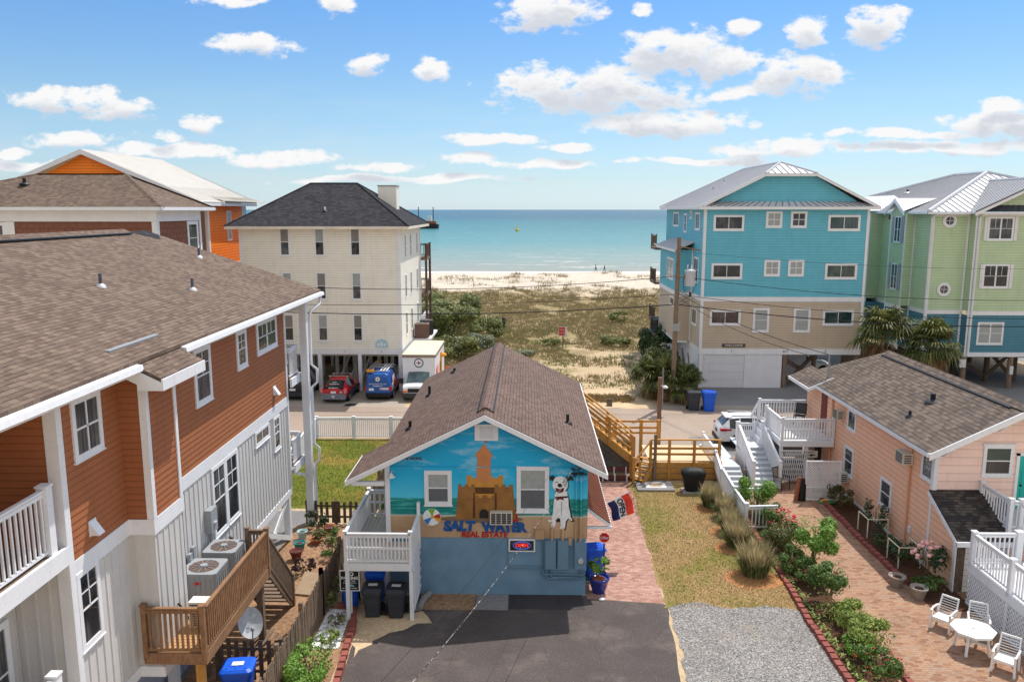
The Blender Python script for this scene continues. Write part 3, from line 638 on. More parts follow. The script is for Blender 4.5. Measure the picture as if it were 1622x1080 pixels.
fa = MB(); fa.box(-8.2,-8.16,17.33,19.7,8.98,9.24)
for yy in (17.33, 19.66): fa.prism([(-9.4,yy,9.76),(-8.2,yy,9.17),(-8.2,yy,8.98),(-8.75,yy,8.98),(-8.75,yy,9.12),(-9.4,yy,9.45)], (0,.04,0))
fa.box(-8.76,-8.2,17.37,19.66,8.98,9.02); fa.build('bay_fascia', WHITE, LH)
window(LH, e, 15.74, 16.87, 7.80, 9.22, 'grid', .13, head=.08); window(LH, e, 21.82, 23.02, 7.45, 9.22, 'dhg', .15, head=.1)
window(LH, e, 25.16, 26.08, 7.85, 9.22, 'dhg', .15, head=.1); window(LH, e, 27.1, 29.3, 7.98, 9.24, 'twing', .15, GLASSG, head=.1)
window(LH, e, 15.38, 16.24, 3.75, 5.5, 'dhg', .12); window(LH, e, 22.55, 23.62, 3.2, 5.4, 'dhg', .12); window(LH, e, 23.62, 24.68, 3.2, 5.4, 'dhg', .12)
window(LH, e, 26.41, 27.89, 4.86, 5.4, 'slide', .1); window(LH, e, 28.41, 29.14, 4.1, 5.38, 'dhg', .1); window(LH, wallE(-10.6), 12.4, 14.9, 2.6, 4.8, 'twin', .14)
for s, z in ((16.18,6.06),(28.75,6.2)):
    vb = MB(); wbox(vb, e, s-.14, s+.14, z, z+.34, .0, .03)
    vb.prism([e.p(s-.12,z+.30,.03), e.p(s-.12,z+.02,.03), e.p(s-.12,z+.02,.22)], (0,.24,0)); vb.build('dryer_vent', WHITE, LH)
lw2 = MB(); battens(lw2, wallE(-9.75), 12, 23.5, 0, 1.8, .6, .03, .01); lw2.build('ground_floor_wall', paint('blue_grey_block_wall', srgb(158,166,180), .8, .05), LH)
for y in (16.2, 19.6, 23.0, 26.2, 30.0): post(LH, -9.5, y, 0, 1.8, .24, WHITE, 'piling')
xb = MB(); xb.beam((-9.45,26.3,.1),(-9.45,29.9,1.75),.06,.2); xb.beam((-9.40,29.9,.1),(-9.40,26.3,1.75),.06,.2); xb.beam((-9.5,23.0,.2),(-9.5,24.6,1.75),.06,.2); xb.build('cross_brace', WHITE, LH)
lt = MB()
for i in range(14): lt.beam((-9.6,23.4+.2*i,0),(-9.6,23.4+.2*i,1.75),.16,.02,(1,0,0))
lt.build('slat_screen', WHITE2, LH)
for zd, tz in ((6.45,1.15),(2.95,1.0)):                            # far porches, one above the other
    dk = MB().box(-16,-9.28,30.36,31.75,zd-.05,zd).build('porch_floor', W_OLD, LH)
    fx = MB().box(-9.28,-9.2,30.36,31.78,zd-.33,zd+.0); fx.box(-16,-9.28,31.75,31.8,zd-.33,zd); fx.build('porch_fascia', WHITE, LH)
    rail(LH, (-9.32,30.42,zd), (-9.32,31.62,zd), tz, None, WHITE, .13, posts=(False,False)); rail(LH, (-9.4,31.68,zd), (-15.5,31.68,zd), tz, None, WHITE, .15, posts=(False,False))
post(LH, -9.02, 31.66, 0, 9.32, .28, WHITE, 'porch_post'); post(LH, -15.6, 31.66, 0, 9.32, .28, WHITE, 'porch_post')
MB().box(-16,-8.9,31.5,31.8,9.0,9.32).build('porch_beam', WHITE, LH)
ds = MB().tube([(-8.7,33.3,9.42),(-8.72,33.1,9.1),(-8.8,32.0,8.95),(-8.84,31.95,8.7),(-8.84,31.9,6.75),(-8.62,31.95,6.55),(-8.62,31.95,6.0),(-8.84,31.9,5.8),(-8.84,31.9,3.4),(-8.66,31.95,3.2),(-8.66,31.95,2.7),(-8.84,31.9,2.5),(-8.84,31.9,.2)], .055, 8); ds.build('downspout', WHITE, LH)
MB().beam((-9.1,31.6,2.1),(-9.5,30.3,2.75),.1,.12).build('knee_brace', WHITE, LH)
nd = MB().box(-10.9,-9.42,6,15.1,6.15,6.2).build('porch_floor', W_OLD, LH); MB().box(-9.42,-9.34,6,15.19,5.84,6.22).build('porch_fascia', WHITE, LH)
rail(LH, (-9.5,8,6.2), (-9.5,14.82,6.2), 1.36, 44, WHITE, .15, posts=(False,True), pw=.2)
MB().box(-10.6,-9.45,6,15.1,2.4,2.5).build('porch_floor', W_OLD, LH)
rail(LH, (-9.5,8,2.5), (-9.5,14.55,2.5), 1.2, 44, WHITE, .15, posts=(False,True), pw=.2)
MB().box(-10.9,-8.8,6,15.1,9.34,9.38).build('porch_ceiling', WHITE, LH)
el = MB(); wbox(el, e, 21.9, 22.35, 3.65, 4.35, .025, .22); elo = el.build('meter_box', GREYM, LH); MB().tube([e.p(22.12,3.6,.1),e.p(22.12,2.1,.1)], .05, 8).build('conduit', GREYM, elo)
MB().lathe(V(e.p(22.12,3.9,.2)), [(.09,0),(.09,.05)], 10).build('meter_dial', plain('meter_glass', (.5,.5,.5,1), .2), elo)
for s, z in ((20.65,3.25),(20.9,3.35)):
    q = MB(); wbox(q, e, s-.08, s+.08, z, z+.35, .025, .12); o_ = q.build('switch_box', GREYM, LH); MB().tube([e.p(s,z,.07),e.p(s,2.1,.07)], .018, 6).build('conduit', DGREY, o_)
q = MB(); wbox(q, e, 22.3, 22.8, 2.1, 2.75, .025, .25); q.build('switch_box', GREYM, LH)
# wooden platform beside it with steps down to the yard
WD = thing('wooden_deck', 'brown wooden utility deck with picket railing and steps down, beside the grey wall', 'deck', (-8.6,20,0))
fl = MB(); ZW = 2.45
for i in range(33): y_ = 17.66+.14*i; fl.box(-8.78 if y_ < 19.3 else -9.34,-7.74,y_,y_+.125,ZW-.04,ZW)
fl.build('floor', wood('honey_deck_boards', srgb(180,136,94), srgb(206,166,122)), WD)
bm = MB().box(-7.74,-7.68,17.6,22.3,ZW-.27,ZW+.02); bm.box(-9.2,-7.68,17.54,17.6,ZW-.27,ZW+.02); bm.build('rim_joist', W_DECK, WD)
rail(WD, (-9.15,17.58,ZW), (-7.74,17.58,ZW), 1.16, 11, W_DECK, bw=.05); rail(WD, (-7.71,17.66,ZW), (-7.71,22.25,ZW), 1.16, 38, W_DECK, bw=.05, posts=(False,True)); rail(WD, (-8.3,22.28,ZW), (-7.8,22.28,ZW), 1.16, 5, W_OLD, bw=.05, posts=(True,False))
stairs(WD, (-8.3,24.7,0), (-8.3,22.35,ZW), 1.0, W_OLD, 'stair', 10)
rail(WD, (-7.74,24.6,.05), (-7.74,22.4,ZW-.1), 1.0, 20, W_OLD, bw=.05, posts=(True,False)); rail(WD, (-8.86,24.6,.05), (-8.86,22.4,ZW-.1), 1.0, 20, W_OLD, bw=.05, posts=(True,False))
for x, y in ((-8.0,17.9),(-7.9,22.0),(-9.0,20.5)): post(WD, x, y, 0, 2.18, .18, W_NEW if y < 19 else W_OLD, 'support_post')
ac_unit('air_conditioner', 'grey round-fan air conditioner on the wooden deck, the nearer of the two', (-8.82,20.35,2.45), .98, .95, group='air conditioners on the wooden deck')
ac_unit('air_conditioner', 'grey round-fan air conditioner on the wooden deck, the farther of the two under the window', (-8.8,21.75,2.45), .92, .92, badge=False, group='air conditioners on the wooden deck')
ms = thing('mini_split_unit', 'slim white outdoor cooling unit at the near end of the wooden deck', 'air conditioner', (-8.2,18.9,2.45))
MB().box(-8.6,-7.95,18.75,19.1,2.46,3.15).build('cabinet', paint('off_white_enamel', srgb(226,222,210), .4, .03), ms)
g_ = MB()
for i in range(12): g_.box(-8.56,-8.12,18.73,18.75,2.52+.05*i,2.54+.05*i)
g_.build('grille', DGREY, ms); MB().tube([(-8.78,18.6,3.2),(-8.7,18.7,3.0),(-8.64,18.8,2.7),(-8.6,18.85,2.6)], .025, 6).build('hose', BLACK, ms)
dish = thing('satellite_dish', 'grey satellite dish with arm below the wooden deck', 'satellite dish', (-7.75,20.7,1.0))
dm = MB(); dc = V((-7.85,20.9,1.42)); dn = V((.45,-.75,.5)).normalized(); du = dn.cross(V((0,0,1))).normalized(); dv = du.cross(dn)
ring = []
for j in range(5):
    r = .40*j/4
    for k in range(20): ring.append(dc + du*(r*.86*cos(k*pi/10)) + dv*(r*1.1*sin(k*pi/10)) + dn*(.11*(j/4)**2))
dm.add(ring, [(j*20+k, j*20+(k+1)%20, (j+1)*20+(k+1)%20, (j+1)*20+k) for j in range(4) for k in range(20)], True); dm.add([p - dn*.015 for p in ring], [(j*20+k, (j+1)*20+k, (j+1)*20+(k+1)%20, j*20+(k+1)%20) for j in range(4) for k in range(20)], True)
dm.build('reflector', plain('pale_grey_dish', srgb(178,182,186), .45), dish)
am = MB().tube([dc-dv*.42+dn*.1, dc-dv*.25+dn*.55+du*.05], .018, 6); am.build('arm', GREYM, dish); MB().ball(dc-dv*.2+dn*.58+du*.05, .06,.06,.07,8,6).build('receiver', GREYM, dish)
MB().tube([(-7.9,21.0,0),(-7.9,21.0,1.2), dc-dn*.02], .03, 6).build('mast', GREYM, dish)
wd_ = Wall(dc+dn*.045-V((0,0,dc.z+dn.z*.045)), tuple(du), tuple(dn)); text(dish, 'DIRECTV', Wall(dc, tuple(-du), tuple(dn)), .0, -.0, .13, plain('pale_dish_print', srgb(225,228,230), .5), out=.07, rot=1.05)
# ---------------------------------------------------------------- small mural house in the middle
Y0 = 25.5
BH = thing('mural_house', 'small central house with a beach mural on its blue gable end and brown shingle roof', 'house', (-1.4,32,0))
s = wallS(Y0)
ZR, XR, PR = 6.47, -1.37, .492
rz = lambda x: ZR - abs(x-XR)*PR
PSKY = None
m, t, b, pos = base('painted_mural_sky_sea_and_sand', .6, .25)
sx = t.n.new('ShaderNodeSeparateXYZ'); t.link(pos, sx.inputs[0]); z = sx.outputs[2]
zj = t.math('ADD', z, t.math('MULTIPLY', t.math('SUBTRACT', t.noise(pos, 1.5, 4), .5), .05))
mp = t.n.new('ShaderNodeMapping'); mp.inputs['Scale'].default_value = (1.0,1,3.4); t.link(pos, mp.inputs[0])
cl_ = t.mapr(t.noise(mp.outputs[0], 1.0, 6, .6), .54, .74, 0, .7)
skyc = t.ramp(t.mapr(z, 3.4, 6.2, 0, 1), (0, srgb(84,198,228)), (.3, srgb(36,176,222)), (1, srgb(30,160,214)))
skyc = t.mix(t.math('MULTIPLY', cl_, t.mapr(z, 3.6, 4.0, 0, 1)), skyc, srgb(176,214,228))
mps = t.n.new('ShaderNodeMapping'); mps.inputs['Scale'].default_value = (.8,1,9); t.link(pos, mps.inputs[0])
seac = t.ramp(t.mapr(t.noise(mps.outputs[0], 2.0, 5, .6), .3, .7, 0, 1), (0, srgb(16,112,112)), (.6, srgb(30,140,136)), (1, srgb(110,196,190)))
sandp = t.mix(t.mapr(t.noise(pos, 1.3, 5), .3, .7, 0, 1), srgb(170,138,108), srgb(200,168,134))
c_ = t.mix(t.mapr(zj, 3.42, 3.47, 0, 1), seac, skyc); c_ = t.mix(t.mapr(zj, 2.82, 2.86, 0, 1), sandp, c_); c_ = t.mix(t.mapr(t.math('ABSOLUTE', t.math('SUBTRACT', zj, 2.84)), 0, .05, .55, 0), c_, srgb(226,230,220))
t.link(c_, b.inputs['Base Color'])
MURAL = m
uw = MB(); siding(uw, s, [(-4.7,2.06),(2.05,2.06),(2.05,rz(2.05)-.05),(XR,ZR-.05),(-4.7,rz(-4.7)-.05)], .235, .008); uw.build('mural_wall', MURAL, BH)
BLOCK = paint('slate_blue_block_paint', srgb(112,144,168), .75, .05, 1.2)
m, t, b, pos = base('slate_blue_painted_blocks', .75, .2)
uvn = t.new('ShaderNodeUVMap'); bk = t.n.new('ShaderNodeTexBrick'); t.link(uvn.outputs[0], bk.inputs['Vector']); bk.inputs['Scale'].default_value = 1; bk.inputs['Brick Width'].default_value = .4; bk.inputs['Row Height'].default_value = .2; bk.inputs['Mortar Size'].default_value = .008
n_ = t.noise(pos, 1.4, 5); t.link(t.mix(t.mapr(n_, .3, .7, 0, 1), srgb(104,136,160), srgb(120,152,176)), b.inputs['Base Color']); bump(t, b, bk.outputs[1], -.6, .012)
BLOCKS = m
lo = MB().box(-4.66,2.02,Y0+.01,38.3,0,2.06); lo.build('block_base', BLOCKS, BH)
sw = MB(); siding(sw, wallE(2.05), [(Y0+.02,2.06),(38.3,2.06),(38.3,4.72),(Y0+.02,4.72)], .235, .008); siding(sw, wallW(-4.7), [(-38.3,2.06),(-Y0-.02,2.06),(-Y0-.02,4.7),(-38.3,4.7)], .235, .008)
siding(sw, wallN(38.3), [(-2.05,2.06),(4.7,2.06),(4.7,4.7),(1.37,6.4),(-2.05,4.7)], .235, .008); sw.build('side_wall', TURQ, BH)
MB().box(-4.74,-4.58,Y0-.05,Y0+.02,1.9,4.75).build('corner_board', WHITE, BH)
r_ = MB()
slab(r_, [(XR,25.05,ZR),(2.62,25.05,rz(2.62)),(2.62,38.9,rz(2.62)),(XR,38.9,ZR)], .1); slab(r_, [(-5.05,27.85,rz(-5.05)),(XR,25.05,ZR),(XR,38.9,ZR),(-5.05,38.9,rz(-5.05))], .1)
slab(r_, [(-5.95,25.05,rz(-5.95)-.02),(XR,25.05,ZR),(-5.05,27.85,rz(-5.05)),(-5.95,27.85,rz(-5.95)-.02)], .1)
ro = r_.build('roof', SH_BLUEH, BH)
rc = MB(); rc.prism([(XR-.24,25.7,ZR-.085),(XR-.12,25.7,ZR+.03),(XR,25.7,ZR+.075),(XR+.12,25.7,ZR+.03),(XR+.24,25.7,ZR-.085)], (0,13.1,0)); rc.build('ridge_vent', SH_BLUEH, ro)
for q in (-1,1): MB().prism([(XR+q*.24,25.68,ZR-.095),(XR+q*.29,25.68,ZR-.125),(XR+q*.29,25.68,ZR-.09),(XR+q*.24,25.68,ZR-.06)], (0,13.15,0)).build('vent_slot', BLACK, ro)
f_ = MB()
f_.prism([(XR,25.0,ZR-.03),(2.66,25.0,rz(2.66)-.03),(2.66,25.0,rz(2.66)-.2),(XR,25.0,ZR-.2)], (0,.045,0)); f_.prism([(XR,25.0,ZR-.2),(-5.98,25.0,rz(-5.98)-.2),(-5.98,25.0,rz(-5.98)-.03),(XR,25.0,ZR-.03)], (0,.045,0))
f_.box(2.63,2.67,25.05,38.9,rz(2.65)-.2,rz(2.65)-.03); f_.box(-5.99,-5.955,25.05,27.85,rz(-5.95)-.2,rz(-5.95)-.04); f_.build('fascia', WHITE, BH)
sf = MB().prism([(-5.9,25.05,rz(-5.9)-.16),(-4.72,25.05,rz(-4.72)-.16),(-4.72,27.8,rz(-4.72)-.16),(-5.9,27.8,rz(-5.9)-.16)], (0,0,-.03)); sf.box(-5.8,-4.72,25.15,25.3,3.98,4.12); sf.build('porch_soffit', WHITE, BH)
for vx, vy, h in ((-4.3,28.4,.3),(-4.2,33.5,.42),(-3.4,36.6,.2),(1.55,29.3,.34),(-4.55,30.8,.05)):
    if h > .1: pipe_vent(BH, vx, vy, rz(vx), h, 'roof_vent', .06, BLACK, BLACK)
window(BH, s, -3.42, -2.50, 3.2, 4.42, 'dh', .14, BLIND, plain('grey_insect_screen', srgb(96,100,106), .6)); window(BH, s, -.33, .75, 2.98, 4.58, 'dh', .14, BLIND, plain('grey_insect_screen', srgb(96,100,106), .6))
gv = MB(); wbox(gv, s, -1.72, -.94, 5.46, 6.02, .0, .05); go = gv.build('gable_vent', WHITE, BH); lv = MB()
for i in range(7): wbox(lv, s, -1.55, -1.11, 5.54+.058*i, 5.575+.058*i, .05, .065)
lv.build('louvre', paint('vent_louvre', srgb(206,208,214), .5), go)
# mural figures: painted sandcastle, ball, dog and lettering
SANDA = paint('painted_castle_ochre', srgb(196,140,62), .6, .12, 2.5, fine=.1); SANDB = paint('painted_castle_brown', srgb(146,102,54), .6, .24, 2.6, fine=.1); SANDC = paint('painted_castle_tower', srgb(196,130,84), .6, .1, 2.5); SANDD = paint('painted_castle_dark', srgb(88,58,30), .6, .2, 2)
MW = plain('mural_white', srgb(232,234,236), .6); MK = plain('mural_black', srgb(34,32,36), .6); MBL = plain('mural_blue', srgb(24,84,150), .6); MRD = plain('mural_red', srgb(176,34,36), .6)
def cren(x0, x1, z0, z1, n, d=.09, tap=0.0):
    p = [(x0-tap, z0), (x1+tap, z0), (x1, z1)]; st = (x1-x0)/(2*n-1)
    for i in range(2*n-1):
        a = x1 - st*i; hgt_ = z1 + (d if i % 2 == 0 else 0); p += [(a, hgt_), (a-st, hgt_)]
    return p + [(x0, z1)]
wshape(BH, s, ell(-1.5,2.72,1.4,.13), .0135, paint('painted_ground_shadow', srgb(126,104,84), .6, .08), 'mural_castle')
_S = s; s = Wall((-.14*0,Y0,0),(1,0,0),(0,-1,0))
class MapWall(Wall):
    def __init__(s, fx, fz): Wall.__init__(s, (0,Y0,0),(1,0,0),(0,-1,0)); s.fx, s.fz = fx, fz
    def p(s, a, z, out=0.0): return Wall.p(s, s.fx(a), s.fz(z), out)
s = MapWall(lambda a: -2.38+(a+2.48)*.81, lambda z: 2.72+(z-2.46)*.905)
wshape(BH, s, cren(-2.02,-.5,3.2,4.05,4,.1), .015, SANDA, 'mural_castle'); wshape(BH, s, [(-1.6,4.1),(-1.6,3.9),(-.95,3.9),(-1.02,4.1),(-1.0,4.9),(-1.56,4.9)], .0165, SANDC, 'mural_castle')
wshape(BH, s, [(-1.66,4.86),(-.93,4.86),(-.98,5.0),(-1.05,5.08),(-1.28,5.36),(-1.52,5.08),(-1.62,5.0)], .018, SANDC, 'mural_castle')
wshape(BH, s, [(-1.29,5.36),(-1.26,5.36),(-1.26,5.5),(-1.1,5.44),(-1.26,5.40)], .018, MRD, 'mural_flag')
wshape(BH, s, [(-2.0,3.45),(-.55,3.45),(-.7,3.7),(-1.8,3.7)], .0172, SANDD, 'mural_castle'); wshape(BH, s, cren(-1.72,-.8,2.5,3.3,3,.09), .0195, SANDB, 'mural_castle')
for a, c in ((-2.36,-1.68),(-.86,-.1)): wshape(BH, s, cren(a,c,2.46,3.72,3,.09,.12), .0215, SANDB, 'mural_castle')
for a, c in ((-1.78,-1.66),(-.88,-.76)): wshape(BH, s, [(a,2.5),(c,2.5),(c-.02,3.5),(a+.04,3.5)], .023, SANDD, 'mural_castle')
wshape(BH, s, [(-1.5,2.5),(-1.12,2.5)] + ell(-1.31,2.66,.19,.2,10,0,pi), .0245, MK, 'mural_castle')
wshape(BH, s, [(-.15,2.36),(.12,2.36),(.06,2.9),(-.12,2.7)], .0205, MRD, 'mural_shovel')
s = _S
bo = wshape(BH, s, ell(-3.19,2.78,.30,.30), .016, MW, 'mural_beach_ball')
for k, (c, n) in enumerate((((40,120,190),'blue'),((230,160,40),'yellow'),((186,40,44),'red'),((110,180,40),'green'))):
    t0 = [3.5,5.6,.1-.25,1.2][k]; wd = [.75,.62,-.62,.8][k]; t1 = t0 + abs(wd)
    wshape(bo, s, [(-3.17,2.79)] + ell(-3.19,2.78,.288,.288,6,t0,t1), .0175, plain('mural_ball_'+n, srgb(*c), .6), 'ball_panel')
wshape(bo, s, ell(-3.17,2.79,.05,.05,8), .019, plain('mural_ball_yellow', srgb(230,160,40), .6), 'ball_panel')
text(BH, 'SALT', s, -2.28, 2.46, .46, MBL, 'mural_lettering', .0285, .003, .034, .12, sx=1.0); text(BH, 'WATER', s, -.74, 2.43, .44, MBL, 'mural_lettering', .0285, .003, .034, -.1, sx=.96)
text(BH, 'REAL ESTATE', s, -1.42, 2.17, .27, MRD, 'mural_lettering', .026, .003, .012, .12, sx=.98)
text(BH, 'JOHN W WOOL', s, -3.95, 4.82, .13, MK, 'mural_signature', .02, .002, .004)
# the painted dog
s = MapWall(lambda a: .70+(a-.80)*.76, lambda z: 2.36+(z-2.06)*.80)
dg = wshape(BH, s, [(.98,2.45),(1.0,2.62),(1.06,2.85),(1.08,3.25),(1.12,3.6),(1.22,3.78),(1.45,3.82),(1.66,3.74),(1.72,3.45),(1.74,3.1),(1.80,2.85),(1.84,2.62),(1.92,2.5),(1.86,2.46),(1.72,2.58),(1.62,2.44),(1.60,2.25),(1.58,2.1),(1.46,2.06),(1.36,2.12),(1.40,2.3),(1.38,2.55),(1.28,2.6),(1.18,2.5),(1.17,2.28),(1.12,2.17),(1.0,2.18),(.98,2.28),(1.04,2.45),(.96,2.4),(.86,2.42),(.84,2.5),(.92,2.52)], .019, MW, 'mural_dog')
wshape(dg, s, ell(1.385,4.03,.36,.375), .0185, MK, 'dog_outline'); wshape(dg, s, [(a+.035,z-.03) for a, z in [(1.0,2.62),(1.06,2.85),(1.08,3.25),(1.12,3.6),(1.22,3.78),(1.45,3.82),(1.66,3.74),(1.74,3.45),(1.77,3.1),(1.84,2.85),(1.88,2.62),(1.97,2.48),(1.86,2.44),(1.72,2.56),(1.64,2.44),(1.62,2.25),(1.60,2.1),(1.46,2.03),(1.36,2.10),(1.38,2.55),(1.18,2.5)]], .0152, MK, 'dog_outline'); wshape(dg, s, ell(1.36,4.06,.34,.36), .0205, MW, 'dog_head'); wshape(dg, s, [(1.05,4.2),(1.12,4.4),(1.05,4.46),(.88,4.4),(.8,4.2),(.92,4.26)], .022, MK, 'dog_ear'); wshape(dg, s, [(1.6,4.4),(1.75,4.46),(1.9,4.4),(1.96,4.2),(1.84,4.26),(1.7,4.2)], .022, MK, 'dog_ear')
wshape(dg, s, [(1.5,4.35),(1.68,4.2),(1.66,4.0),(1.55,3.92),(1.5,4.1)], .0215, plain('mural_grey', srgb(170,174,182), .6), 'dog_patch')
wshape(dg, s, ell(1.34,4.02,.1,.09), .0225, MK, 'dog_nose'); wshape(dg, s, [(1.14,3.92),(1.34,3.86),(1.54,3.92),(1.5,3.74),(1.34,3.68),(1.18,3.76)], .022, plain('mural_mouth', srgb(70,44,46), .6), 'dog_mouth'); wshape(dg, s, ell(1.33,3.77,.09,.05), .0235, MRD, 'dog_tongue')
for a in (1.2,1.5): wshape(dg, s, [(a-.07,4.14),(a+.07,4.15),(a+.06,4.18),(a-.06,4.17)], .0225, MK, 'dog_eye')
wshape(dg, s, [(1.12,3.52),(1.7,3.56),(1.7,3.48),(1.12,3.44)], .0215, MK, 'dog_collar'); wshape(dg, s, [(1.2,3.54),(1.34,3.46),(1.5,3.55),(1.52,3.36),(1.36,3.42),(1.2,3.34)], .023, plain('mural_bow_tie', srgb(120,40,36), .6), 'dog_bow_tie')
wshape(dg, s, [(1.22,2.55),(1.36,2.6),(1.38,2.42),(1.2,2.4)], .0178, MK, 'dog_belly'); wshape(dg, s, [(1.4,3.3),(1.46,3.3),(1.44,2.7),(1.41,2.7)], .0212, plain('mural_grey', srgb(170,174,182), .6), 'dog_patch')
for a, z in ((1.0,2.22),(1.46,2.1)):
    for k in range(2): wshape(dg, s, [(a+.03+.06*k,z-.03),(a+.045+.06*k,z-.03),(a+.045+.06*k,z+.06),(a+.03+.06*k,z+.06)], .0212, MK, 'dog_toe')
s = _S
for sd in ((.83,2.42,.2),): pass
wl = MB(); wl.lathe(s.p(-4.5,4.22,.16), [(.02,.16),(.05,.12),(.10,.04),(.14,0)], 14); wl.tube([s.p(-4.5,4.36,.16), s.p(-4.5,4.4,.0)], .02, 6); wl.build('wall_lamp', WHITE, BH)
ao = MB(); wbox(ao, s, -1.22, -.47, 2.60, 3.04, .01, .22); aco = ao.build('window_air_conditioner', paint('cream_enamel', srgb(206,200,186), .5, .04), BH); gl = MB()
for i in range(5): wbox(gl, s, -1.18, -.51, 2.64+.075*i, 2.70+.075*i, .22, .228)
gl.build('grille', DGREY, aco)
for i in range(3): MB().box(-1.03+.18*i,-1.01+.18*i,Y0-.24,Y0-.228,2.62,3.02).build('grille_bar', WHITE2, aco)
EB = paint('slate_blue_enamel', srgb(104,134,156), .5, .05)
for a, c, z0, z1 in ((.63,1.0,1.0,2.02),(1.05,1.42,1.0,2.02),(1.62,2.03,1.0,1.98)):
    q = MB(); wbox(q, s, a, c, z0, z1, -.01, .17); wbox(q, s, a+.02, c-.02, z0+.03, z1-.03, .17, .182); q.build('electrical_box', EB, BH)
MB().tube([s.p(1.83,1.35,.18), s.p(1.83,1.35,.26)], .09, 12).build('meter_dial', plain('meter_glass', (.5,.5,.5,1), .2), BH)
cp = MB()
for i, (xa, za, xb) in enumerate(((.55,.78,2.0),(.72,.72,2.0),(.86,.83,1.85))): cp.tube([s.p(xa-.03 if i else xa,1.05,.06), s.p(xa-.03 if i else xa,za-.08*i+.05,.06), s.p(xa+.06,za-.08*i,.06), s.p(xb-.06,za-.08*i,.06), s.p(xb,za-.08*i+.08,.06), s.p(xb,za+.1,.06)], .028, 7)
cp.build('conduit', EB, BH)
cq = MB()
for a, z0, z1, r in ((.86,2.02,2.45,.05),(1.22,2.02,2.4,.05),(1.66,1.98,4.6,.03),(1.82,1.98,4.75,.045)): cq.tube([s.p(a,z0,.06), s.p(a,z1,.06)], r, 7)
cq.build('conduit', MURAL, BH)
for a, c, z0, z1, o_ in ((.3,.6,2.07,2.38,.14),(1.42,1.53,1.85,2.1,.1)): wbox(MB(), s, a, c, z0, z1, .01, o_).build('junction_box', paint('mural_sand_box', srgb(186,152,118), .6), BH)
tb = MB(); wbox(tb, s, -4.6, 1.9, 4.54, 4.56, .01, .03); tb.build('cable', MURAL, BH)
mk = MB(); mk.tube([s.p(1.5,4.5,.02), s.p(1.62,4.55,.3), s.p(1.8,4.62,.32)], .03, 6); mk.ball(s.p(1.6,4.35,.22), .07,.1,.06,8,6); mk.ball(s.p(1.82,4.4,.22), .07,.1,.06,8,6); mk.beam(s.p(1.45,4.38,.12), s.p(2.0,4.35,.12), .04,.06); mk.build('floodlight', DGREY, BH)
# open sign window in the block base
pw = MB(); wbox(pw, s, -.60, .30, 1.58, 2.03, .0, .05); po = pw.build('sign_window', WHITE, BH); q = MB(); wbox(q, s, -.55, .25, 1.63, 1.98, .05, .056); q.build('pane', GLASS, po)
NE = plain('neon_red', (1,.05,.04,1), .4, emit=.22); NB_ = plain('neon_blue', (.1,.2,.9,1), .4, emit=.12)
ring = [s.p(-.15+.29*cos(k*pi/14), 1.82+.13*sin(k*pi/14), .075) for k in range(29)]; MB().tube(ring, .016, 6, cap=False).build('neon_ring', NB_, po); text(po, 'OPEN', s, -.15, 1.82, .16, NE, 'neon_lettering', .075, .006, .012, sx=1.05)
q = MB(); wbox(q, s, -.60, .45, .98, 1.08, -.0, .04); wbox(q, s, -.63, -.61, .98, 2.06, 0, .03); wbox(q, s, .52, .56, .7, 2.06, 0, .03); q.build('trim_strip', EB, BH)
# striped metal porch roof over the side door
aw = MB(); A0,A1,B0,B1 = V((2.07,25.95,3.02)), V((2.07,32,3.02)), V((2.86,25.95,2.42)), V((2.86,32,2.42))
AWM = paint('brown_ribbed_awning', srgb(150,100,82), .6, .07, metal=.1); slab(aw, [A0,B0,B1,A1], .04); ribs(aw, B0, B1, A0, A1, .22, .04, .05); ao = aw.build('side_awning', AWM, BH)
q = MB(); q.prism([(2.07,25.9,2.98),(2.86,25.9,2.40),(2.86,25.9,2.28),(2.07,25.9,2.86)], (0,.045,0)); q.box(2.07,2.92,25.88,25.96,2.24,2.32); q.box(2.86,2.90,25.95,32,2.30,2.42); q.build('awning_trim', WHITE, ao)
MB().box(2.03,2.06,26.6,27.6,.05,2.0).build('side_door', WHITE2, BH)
# white deck on its left corner
DK = thing('white_deck', 'white painted deck with picket railings at the left corner of the mural house', 'deck', (-4.7,24.6,0))
ZD = 1.92; fl = MB()
for i in range(15): fl.box(-5.74+.142*i,-5.74+.142*i+.13,23.72,25.44,ZD-.04,ZD)
fl.build('floor', W_BLEACH, DK); fl = MB()
for i in range(7): fl.box(-5.74+.142*i,-5.74+.142*i+.13,25.45,27.7,ZD-.04,ZD)
fl.build('floor', W_BLEACH, DK)
q = MB().box(-5.78,-3.62,23.66,23.72,ZD-.22,ZD+.01); q.box(-5.80,-5.76,23.72,27.7,ZD-.22,ZD); q.box(-3.62,-3.58,23.70,25.4,ZD-.22,ZD); q.build('rim_joist', WHITE, DK)
rail(DK, (-5.72,23.72,ZD), (-3.66,23.72,ZD), 1.0, 17, WHITE, mid=.52, posts=(True,True), pw=.1); rail(DK, (-5.74,23.8,ZD), (-5.74,25.3,ZD), 1.0, 12, WHITE, posts=(False,True)); rail(DK, (-5.74,25.4,ZD), (-5.74,27.6,ZD), 1.0, 16, WHITE, posts=(False,False)); rail(DK, (-5.74,27.65,ZD), (-4.76,27.65,ZD), 1.0, 5, WHITE, mid=.55, bw=.07)
rail(DK, (-3.62,23.78,ZD), (-3.62,25.36,ZD+.0), 1.0, 12, WHITE, posts=(False,False)); MB().box(-3.67,-3.57,25.32,25.46,ZD-.2,ZD+1.42).build('post', WHITE, DK)
for x, y in ((-3.66,23.76),(-5.7,23.76),(-4.72,25.2),(-5.7,26.9)): post(DK, x, y, 0, ZD-.04, .12, WHITE, 'support_post')
lt = MB()
